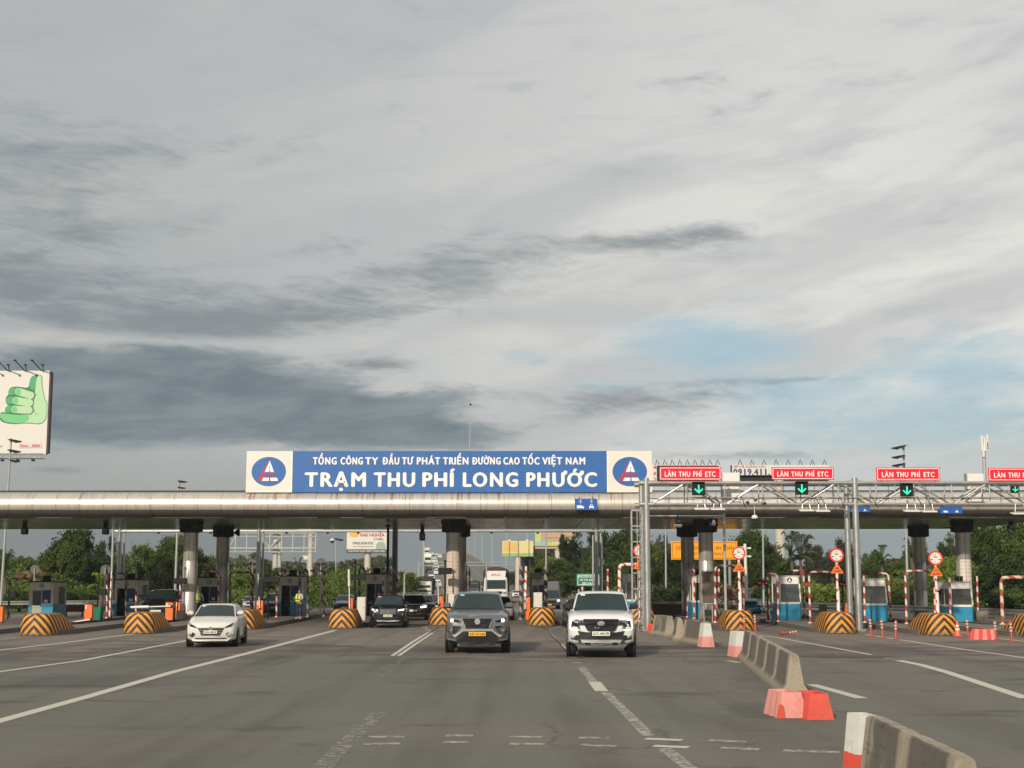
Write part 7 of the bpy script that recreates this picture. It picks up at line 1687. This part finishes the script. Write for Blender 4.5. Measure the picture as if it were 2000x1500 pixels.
def crown_mesh(seed, kind, nclump=60, per=62, leaf=.30):
    """unit crown about 1 wide, 1 high (z 0..1): leaf clumps through the volume"""
    r_ = random.Random(seed); vs, fs = [], []
    lobes = [(r_.uniform(-.26, .26), r_.uniform(-.26, .26), r_.uniform(.28, .78), r_.uniform(.18, .32)) for _ in range(8)] + [(0, 0, .45, .36)]
    if kind == 'airy': lobes = [(r_.uniform(-.32, .32), r_.uniform(-.3, .3), r_.uniform(.15, .88), r_.uniform(.10, .18)) for _ in range(11)]
    if kind == 'bush': lobes = [(r_.uniform(-.34, .34), r_.uniform(-.3, .3), r_.uniform(.15, .45), r_.uniform(.2, .34)) for _ in range(8)]
    for _ in range(nclump):
        lx, ly, lz, lr = r_.choice(lobes); d = Vector((r_.gauss(0, 1), r_.gauss(0, 1), r_.gauss(0, 1))).normalized() * lr * r_.uniform(.55, 1.0)
        c_ = Vector((lx, ly, lz)) + d; cr = r_.uniform(.05, .10)
        for _k in range(per):
            q = c_ + Vector((r_.gauss(0, 1), r_.gauss(0, 1), r_.gauss(0, .8))) * cr * .62
            if q.z < 0: continue
            n = (d.normalized() * .7 + Vector((r_.gauss(0, 1), r_.gauss(0, 1), r_.gauss(0, 1)))).normalized(); a = n.orthogonal().normalized(); b_ = n.cross(a); th = r_.uniform(0, 6.28)
            a, b_ = a * math.cos(th) + b_ * math.sin(th), b_ * math.cos(th) - a * math.sin(th); s_ = leaf * r_.uniform(.6, 1.25) * .052; l_ = s_ * 1.6
            o = len(vs); vs += [tuple(q + a * l_), tuple(q + b_ * s_), tuple(q - a * l_), tuple(q - b_ * s_)]; fs.append((o, o + 1, o + 2, o + 3))
    return vs, fs
CR = {}
def crown(kind, seed, m):
    key = (kind, seed, m.name)
    if key not in CR:
        vs, fs = crown_mesh(seed, kind, 95 if kind != 'airy' else 70, 125 if kind != 'airy' else 85, .29); me = bpy.data.meshes.new('crown'); me.from_pydata(vs, [], fs); me.materials.append(m); me.update(); CR[key] = me
    return CR[key]
tr_rng = random.Random(11)
def tree(px, py_top, hwpx, Y, label, m=leaf_mid, kind='full', depth=None, base_frac=.10, name='tree', cat='tree', trunk=True):
    a = at(px, py_top, Y); w = 2 * hwpx / pxm(Y); h = a.z; t = thing(name, label, cat, (a.x, Y, 0), tr_rng.uniform(0, 6.28))
    zb_ = h * base_frac
    c_ = link('crown', crown(kind, tr_rng.randint(0, 3), m), t, (0, 0, zb_)); c_.scale = (w * 1.12, (depth or w) * 1.12, (h - zb_) * 1.04)
    if trunk:
        r_ = random.Random(int(px)); mb = MB(); tp = Vector((r_.uniform(-.3, .3), 0, h * .6)); rr = max(.10, w * .028)
        mb.tube([(0, 0, -.1), (tp.x * .3, 0, h * .2), (tp.x * .7, .05, h * .42), tuple(tp)], [rr * 1.3, rr, rr * .75, rr * .35], 7)
        for k in range(5): an = r_.uniform(0, 6.28); z_ = h * r_.uniform(.25, .5); L_ = w * .32; mb.tube([(tp.x * .5, 0, z_), (math.cos(an) * L_ * .5, math.sin(an) * L_ * .5, z_ + h * .12), (math.cos(an) * L_, math.sin(an) * L_, z_ + h * .28)], [rr * .5, rr * .32, rr * .12], 5)
        mb.build('trunk', bark, t)
    return t
T = tree
T(30, 1090, 44, 135, 'dull green tree behind the pole at the left edge', leaf_mid); T(95, 1078, 40, 150, 'mid green tree between the left edge and the tallest dark tree', leaf_mid)
T(140, 1034, 55, 128, 'tallest dark tree on the left, rising to the canopy edge', leaf_dark); T(120, 1060, 40, 118, 'round lit green tree in front of the tallest dark tree', leaf_mid); T(185, 1068, 38, 124, 'dark tree right of the tallest one on the left', leaf_dark)
T(212, 1052, 22, 140, 'greyish tree at the left rear gantry post', leaf_grey, 'airy'); T(238, 1082, 28, 126, 'dim green tree behind booth twelve', leaf_mid)
T(292, 1065, 30, 130, 'green tree left of the thin pale pole by the left column', leaf_mid); T(335, 1050, 42, 132, 'large green tree behind the left canopy column', leaf_mid); T(395, 1072, 34, 134, 'green tree between the two left columns', leaf_mid); T(315, 1090, 30, 116, 'dark leafy tree over the black sedan', leaf_dark)
T(470, 1108, 42, 125, 'bright green low tree right of the left column pair', leaf_bright); T(486, 1083, 34, 150, 'thin greyish tree beside the rear gantry pole', leaf_grey, 'airy'); T(440, 1112, 30, 122, 'bright bushy tree behind the left rear column', leaf_bright); T(530, 1112, 32, 145, 'mid green tree left of the far pale pillar', leaf_mid)
T(575, 1128, 30, 150, 'low green tree behind booth ten', leaf_mid); T(625, 1124, 36, 150, 'low green tree behind the round sign back', leaf_mid); T(670, 1111, 34, 155, 'green tree left of the steel billboard pillar', leaf_mid); T(715, 1120, 34, 150, 'low bright tree behind booth nine', leaf_bright)
T(795, 1119, 26, 160, 'small round tree left of the far bridge', leaf_mid); T(770, 1127, 20, 165, 'low tree behind the dark canopy post', leaf_mid)
T(1003, 1117, 14, 260, 'tiny far tree right of the large white truck', leaf_grey)
T(1060, 1088, 40, 165, 'broad sunlit green tree below the gas billboard', leaf_bright); T(1100, 1095, 38, 150, 'green tree behind the grey van', leaf_mid); T(1112, 1046, 22, 158, 'dark red-green eucalyptus before the gas billboard', leaf_dark, 'airy', base_frac=.3); T(1145, 1038, 36, 160, 'tall airy eucalyptus left of the rear gantry end', leaf_grey, 'airy', base_frac=.25); T(1165, 1060, 30, 148, 'dark green tree at the rear gantry end', leaf_dark); T(1130, 1110, 42, 135, 'dark low tree above the green lane board', leaf_dark)
T(1205, 1034, 40, 140, 'tall dark tree left of the ladder', leaf_dark); T(1232, 1050, 34, 128, 'bright green tree behind the ladder', leaf_mid); T(1280, 1068, 34, 132, 'green tree right of the tall gantry pole', leaf_mid); T(1292, 1046, 18, 160, 'thin feathery treetop right of the gantry pole', leaf_grey, 'airy'); T(1330, 1078, 36, 125, 'dark tree below the yellow distance board', leaf_dark); T(1400, 1088, 34, 125, 'dark tree right of the fourth column', leaf_dark)
T(1448, 1034, 38, 135, 'round bright-topped tree right of the yellow board', leaf_mid); T(1500, 1048, 32, 138, 'dark green tree left of the cream pillar', leaf_dark); T(1470, 1080, 36, 124, 'dark tree behind the blue car', leaf_dark); T(1530, 1092, 30, 130, 'dark tree behind the emblem booth', leaf_dark)
T(1590, 1066, 26, 175, 'hazy distant tree right of the palms', leaf_grey); T(1625, 1074, 26, 170, 'hazy tree behind the round sign by the double pole', leaf_grey); T(1650, 1058, 24, 160, 'greyish tree left of the double pole top', leaf_grey); T(1700, 1078, 24, 150, 'green tree just right of the double pole', leaf_mid); T(1790, 1060, 26, 150, 'greyish tree at the pale mast by the right columns', leaf_grey, 'airy'); T(1762, 1098, 30, 130, 'green tree behind the pipe between the right booths', leaf_mid)
T(1600, 1118, 40, 108, 'sunlit leafy bush right of the emblem booth', leaf_bright, 'bush', name='shrub', cat='shrub'); T(1560, 1122, 30, 112, 'sunlit bush behind the emblem booth', leaf_bright, 'bush', name='shrub', cat='shrub'); T(1660, 1118, 40, 110, 'sunlit bush behind the double pole', leaf_bright, 'bush', name='shrub', cat='shrub'); T(1720, 1108, 40, 108, 'wide sunlit bush behind the booth by the double pole', leaf_bright, 'bush', name='shrub', cat='shrub'); T(1775, 1120, 34, 106, 'sunlit bush between the two right booths', leaf_mid, 'bush', name='shrub', cat='shrub')
T(1850, 1044, 30, 128, 'dark green tree between the right column pair', leaf_dark); T(1860, 1085, 34, 112, 'bright tree behind the right round sign', leaf_bright); T(1905, 1034, 34, 120, 'green tree just right of the right column', leaf_mid); T(1950, 1024, 46, 116, 'tall leafy tree near the right picture edge', leaf_mid); T(2005, 1012, 46, 112, 'tallest leafy tree cut off by the right edge', leaf_mid); T(1935, 1090, 40, 102, 'dense creeper-covered tree behind the rusty pipe', leaf_dark); T(1990, 1085, 40, 99, 'dense dark tree low at the right edge', leaf_dark); T(1960, 1130, 44, 95, 'low leafy shrub along the right guard rail', leaf_mid, 'bush', name='shrub', cat='shrub')
T(1210, 1128, 30, 118, 'low green bush behind the white pickup roof', leaf_bright, 'bush', name='shrub', cat='shrub'); T(1300, 1128, 40, 110, 'dark low bush right of the gantry pole', leaf_dark, 'bush', name='shrub', cat='shrub'); T(1500, 1130, 34, 112, 'low dark bush left of the emblem booth', leaf_dark, 'bush', name='shrub', cat='shrub')
T(40, 1138, 46, 105, 'yellowish bush left of the first booth', leaf_mid, 'bush', name='shrub', cat='shrub'); T(150, 1130, 44, 108, 'yellow-green bush right of the first booth', leaf_mid, 'bush', name='shrub', cat='shrub'); T(205, 1150, 30, 108, 'low bush left of booth twelve', leaf_bright, 'bush', name='shrub', cat='shrub'); T(310, 1146, 34, 112, 'sunlit bush above the black sedan', leaf_bright, 'bush', name='shrub', cat='shrub'); T(690, 1146, 30, 125, 'low bush left of booth nine', leaf_bright, 'bush', name='shrub', cat='shrub')
# palms
def palm(px, py_top, py_crown, spread, Y, label, m=leaf_mid, n=17, dead=False):
    a = at(px, py_crown, Y); u = 1 / pxm(Y); t = thing('palm_tree', label, 'palm tree', (a.x, Y, 0)); r_ = random.Random(int(px))
    MB().tube([(0, 0, -.1), (.15, 0, a.z * .5), (0, 0, a.z)], [.22, .16, .12], 8).build('trunk', bark, t)
    L_ = spread * u
    for k in range(n):
        az_ = 2 * math.pi * k / n + r_.uniform(-.2, .2); up = r_.uniform(.15, 1.25) * (1 if not dead else .5); mb = MB(); pts = []
        rise = (at(px, py_top, Y).z - a.z) * min(up, 1.0)
        for i in range(9):
            s_ = i / 8; d = L_ * s_ * (.35 + .65 * (1 - up * .55)); pts.append(Vector((math.cos(az_) * d, math.sin(az_) * d, a.z + rise * math.sin(s_ * 2.0) / .91 - (1.4 - up) * L_ * .35 * s_ * s_)))
        vs, fs = [], []
        for i in range(8):
            d = (pts[i + 1] - pts[i]); side = d.cross(Vector((0, 0, 1))).normalized()
            for j in range(3):
                q = pts[i].lerp(pts[i + 1], j / 3); ll = L_ * .26 * (1 - abs((i + j / 3) / 8 - .4)) 
                for sg in (-1, 1):
                    o = len(vs); tip = q + side * sg * ll + d.normalized() * ll * .6 - Vector((0, 0, ll * .45)); wd = d.normalized() * L_ * .022
                    vs += [tuple(q - wd), tuple(q + wd), tuple(tip)]; fs.append((o, o + 1, o + 2))
        o = len(vs); 
        MB().add(vs, fs).tube(pts, .025, 4).build('frond', m, t)
palm(1563, 1046, 1092, 46, 120, 'big coconut palm right of the cream pillar', leaf_grey, 20); palm(1545, 1040, 1085, 30, 126, 'coconut palm close to the cream pillar', leaf_dark, 14)
palm(1722, 1066, 1100, 26, 130, 'small palm right of the double pole against the sky', leaf_dark, 14); palm(582, 1090, 1116, 18, 150, 'dark palm top behind booth ten', leaf_dark, 14); palm(1780, 1052, 1090, 24, 124, 'ragged palm at the pale mast before the right columns', leaf_grey, 14)
palm(60, 1095, 1130, 40, 104, 'yellowing palm with brown fronds above the first booth', leaf_dry, 16, True); palm(8, 1075, 1115, 30, 108, 'dark drooping palm at the left edge', leaf_dark, 14); palm(1425, 1112, 1172, 34, 100, 'dead brown palm clump below the yellow board', leaf_dry, 22, True); palm(1462, 1120, 1176, 24, 100, 'dead brown fronds left of the blue car', leaf_dry, 16, True); palm(195, 1120, 1150, 30, 104, 'green palm clump left of booth twelve', leaf_bright, 14)
# undergrowth in a long belt behind the guard rails, past counting
def belt(x0, x1, y0, y1, n, hmax, m, label, seed):
    r_ = random.Random(seed); vs, fs = [], []
    for _ in range(n):
        x_ = r_.uniform(x0, x1); y_ = r_.uniform(y0, y1); hh_ = hmax * (.5 + .5 * math.sin(x_ * .35 + seed) * math.sin(x_ * .13)) * r_.uniform(.0, 1.0) + .1
        c_ = Vector((x_, y_, hh_)); n_ = Vector((r_.gauss(0, 1), r_.gauss(-.4, 1), r_.gauss(.3, 1))).normalized(); a = n_.orthogonal().normalized(); b_ = n_.cross(a); s_ = r_.uniform(.05, .12)
        o = len(vs); vs += [tuple(c_ + a * s_ * 1.6), tuple(c_ + b_ * s_), tuple(c_ - a * s_ * 1.6), tuple(c_ - b_ * s_)]; fs.append((o, o + 1, o + 2, o + 3))
    me = bpy.data.meshes.new('undergrowth'); me.from_pydata(vs, [], fs); me.materials.append(m); me.update(); o = link('undergrowth', me); tag(o, label, 'undergrowth'); return stuff(o)
belt(-75, -13, 112, 132, 60000, 3.2, leaf_mid, 'tangled green undergrowth behind the left guard rail', 3); belt(14, 75, 108, 128, 64000, 3.4, leaf_mid, 'tangled green undergrowth behind the right guard rail', 5)
# distant wood closing the horizon
def wood(x0, x1, Y, n, h, m, label, seed):
    r_ = random.Random(seed); vs, fs = [], []
    for _ in range(n):
        x_ = r_.uniform(x0, x1); prof = h * (.72 + .2 * math.sin(x_ * .045 + seed) + .12 * math.sin(x_ * .13 + 2 * seed)); z_ = prof * math.sqrt(r_.random()); y_ = Y + r_.uniform(-12, 12)
        s_ = r_.uniform(.22, .5); n_ = Vector((r_.gauss(0, 1), r_.gauss(-1, 1), r_.gauss(.2, 1))).normalized(); a = n_.orthogonal().normalized(); b_ = n_.cross(a); c_ = Vector((x_, y_, z_))
        o = len(vs); vs += [tuple(c_ + a * s_), tuple(c_ + b_ * s_), tuple(c_ - a * s_), tuple(c_ - b_ * s_)]; fs.append((o, o + 1, o + 2, o + 3))
    me = bpy.data.meshes.new('wood'); me.from_pydata(vs, [], fs); me.materials.append(m); me.update(); o = link('distant_wood', me); tag(o, label, 'wood'); return stuff(o)
wood(-190, -24, 260, 36000, 9, leaf_grey, 'low distant wood left of the far bridge', 1.3); wood(0, 170, 250, 34000, 10, leaf_grey, 'low distant wood right of the highway', 2.1)

# ================================================================== two guards
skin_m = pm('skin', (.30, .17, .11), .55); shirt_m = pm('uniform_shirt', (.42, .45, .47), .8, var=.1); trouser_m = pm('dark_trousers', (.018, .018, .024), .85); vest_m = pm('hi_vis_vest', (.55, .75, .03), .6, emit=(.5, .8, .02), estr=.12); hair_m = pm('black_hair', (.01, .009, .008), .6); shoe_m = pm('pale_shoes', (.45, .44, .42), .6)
def skin(name, verts, edges, radii, m, par, root=0, sub=1):
    me = bpy.data.meshes.new(name); me.from_pydata(verts, edges, []); o = link(name, me, par); me.materials.append(m)
    md = o.modifiers.new('skin', 'SKIN'); md.use_smooth_shade = True
    for i, r_ in enumerate(radii): d = me.skin_vertices[0].data[i]; d.radius = r_ if isinstance(r_, tuple) else (r_, r_); d.use_root = (i == root)
    s_ = o.modifiers.new('subsurf', 'SUBSURF'); s_.levels = sub; s_.render_levels = sub; return o
def guard_person(label, loc, rz, back, lean, arms):
    t = thing('person', label, 'person', loc, rz); l = lean
    # joints: pelvis, waist, chest, neck, head, crown; legs; arms
    V = [(0, 0, .88), (l * .3, 0, 1.02), (l * .6, -.01, 1.28), (l * .7, 0, 1.42), (l * .8, -.02, 1.52), (l * .8, -.01, 1.63), (-.10, 0, .84), (-.11, -.03, .47), (-.12, .02, .07), (-.12, -.12, .04), (.10, 0, .84), (.12, -.05, .47), (.13, .0, .07), (.14, -.14, .04)]
    Rr = [(.15, .11), (.13, .10), (.15, .10), .052, .085, .07, .095, .062, .042, .035, .095, .062, .042, .035]; E = [(0, 1), (1, 2), (2, 3), (3, 4), (4, 5), (0, 6), (6, 7), (7, 8), (8, 9), (0, 10), (10, 11), (11, 12), (12, 13)]
    for sg, pts in arms: 
        b0 = len(V); V += [(l * .6 + sg * .17, 0, 1.36)] + pts; Rr += [.055, .043, .034, .028]; E += [(2, b0), (b0, b0 + 1), (b0 + 1, b0 + 2), (b0 + 2, b0 + 3)]
    skin('body', V, E, Rr, skin_m, t)
    k = 1.16
    SV = [V[1], V[2], (V[3][0], V[3][1], V[3][2] - .05)]; SR = [(.155, .125), (.18, .125), .075]; SE = [(0, 1), (1, 2)]; i = 14
    for sg, pts in arms: b0 = len(SV); SV += [V[i], V[i + 1], tuple(Vector(V[i + 1]).lerp(Vector(V[i + 2]), .75))]; SR += [.068, .054, .045]; SE += [(1, b0), (b0, b0 + 1), (b0 + 1, b0 + 2)]; i += 4
    skin('shirt', SV, SE, SR, shirt_m, t)
    skin('trousers', [V[0], V[6], V[7], (V[8][0], V[8][1], .12), V[10], V[11], (V[12][0], V[12][1], .12), (V[1][0], 0, .97)], [(0, 1), (1, 2), (2, 3), (0, 4), (4, 5), (5, 6), (0, 7)], [(.165, .125), .108, .078, .062, .108, .078, .062, (.15, .12)], trouser_m, t)
    skin('hair', [(V[4][0], V[4][1] + .03, 1.57), (V[5][0], V[5][1] + .015, 1.66)], [(0, 1)], [.092, .075], hair_m, t)
    for j in (8, 12): MB().box((V[j][0], V[j][1] - .06, .04), (.09, .27, .08), bev=.025).build('shoe', shoe_m, t, smooth=50)
    vx = l * .55; ys = .17 if back else -.17
    v_ = MB()
    if back:
        v_.prism([(vx - .15, 1.02), (vx + .15, 1.02), (vx + .15, 1.10), (vx - .15, 1.10)], -.165, -.145)
        v_.prism([(vx - .13, 1.40), (vx - .07, 1.40), (vx + .015, 1.22), (vx - .05, 1.20)], -.150, -.135); v_.prism([(vx + .13, 1.40), (vx + .07, 1.40), (vx - .015, 1.22), (vx + .05, 1.20)], -.153, -.138)
        v_.prism([(vx - .05, 1.22), (vx + .05, 1.22), (vx + .15, 1.08), (vx - .15, 1.08)], -.156, -.141)
    else:
        v_.prism([(vx - .15, .98), (vx + .15, .98), (vx + .15, 1.07), (vx - .15, 1.07)], -.168, -.150)
        v_.prism([(vx - .15, 1.07), (vx - .05, 1.07), (vx - .06, 1.38), (vx - .13, 1.38)], -.160, -.143); v_.prism([(vx + .15, 1.07), (vx + .05, 1.07), (vx + .06, 1.38), (vx + .13, 1.38)], -.160, -.143)
    v_.build('vest', vest_m, t)
    if not back:   # small face features on the head
        hx, hz = V[4][0], 1.56; f_ = MB()
        for sx in (-.03, .03): f_.box((hx + sx, -.108, hz + .01), (.018, .01, .008))
        f_.build('eyes', hair_m, t); MB().box((hx, -.115, hz - .015), (.018, .025, .03), bev=.006).build('nose', skin_m, t); MB().box((hx, -.108, hz - .045), (.035, .01, .008)).build('mouth', logo_red, t)
    for sg, pts in arms:   # hands: palm and five fingers
        h = Vector(pts[-1]); d = (h - Vector(pts[-2])).normalized(); a = d.orthogonal().normalized(); b_ = d.cross(a); fm = MB()
        for q, (off, ln) in enumerate(((-.030, .065), (-.010, .075), (.010, .072), (.028, .055))): s0 = h + a * off; fm.tube([s0, s0 + d * ln * .6, s0 + d * ln + b_ * .02], [.010, .009, .007], 5)
        fm.tube([h - d * .02 + a * .035, h + a * .06 + d * .02], [.011, .008], 5); fm.build('fingers', skin_m, t)
    return t
pa = at(388, 1150, 77.5); g1 = guard_person('guard in pale shirt and yellow vest, back turned, beside the left column', (pa.x, 77.5, .204), 0, True, 0, [(-1, [(-.24, .02, 1.12), (-.25, -.03, .90), (-.25, -.04, .82)]), (1, [(.24, .02, 1.12), (.27, -.02, .90), (.28, -.03, .82)])]); g1.scale = (.97,) * 3
pb = at(585, 1180, 77.0); g2 = guard_person('guard in yellow vest with folded arms standing at the booth door', (pb.x, 77.0, .204), R(-25), False, -.02, [(-1, [(-.24, -.04, 1.14), (-.10, -.20, 1.10), (.0, -.21, 1.12)]), (1, [(.24, -.04, 1.14), (.10, -.22, 1.08), (.0, -.23, 1.10)])]); g2.scale = (.95,) * 3

# ================================================================== the air
hm = bpy.data.meshes.new('haze'); _b = MB().box((0, 425, 24), (1500, 1050, 50)); hm.from_pydata(_b.v, [], _b.f)
ho = link('haze', hm); stuff(ho); ho['label'] = 'thin grey evening haze over the plaza and the road'; ho['category'] = 'haze'
hmt = bpy.data.materials.new('haze_air'); hmt.use_nodes = True; hmt.node_tree.nodes.clear()
_v = hmt.node_tree.nodes.new('ShaderNodeVolumePrincipled'); _v.inputs['Color'].default_value = (.80, .84, .86, 1); _v.inputs['Density'].default_value = .00022; _v.inputs['Anisotropy'].default_value = .1
_o = hmt.node_tree.nodes.new('ShaderNodeOutputMaterial'); hmt.node_tree.links.new(_v.outputs[0], _o.inputs['Volume']); hm.materials.append(hmt)
ho.display_type = 'WIRE'
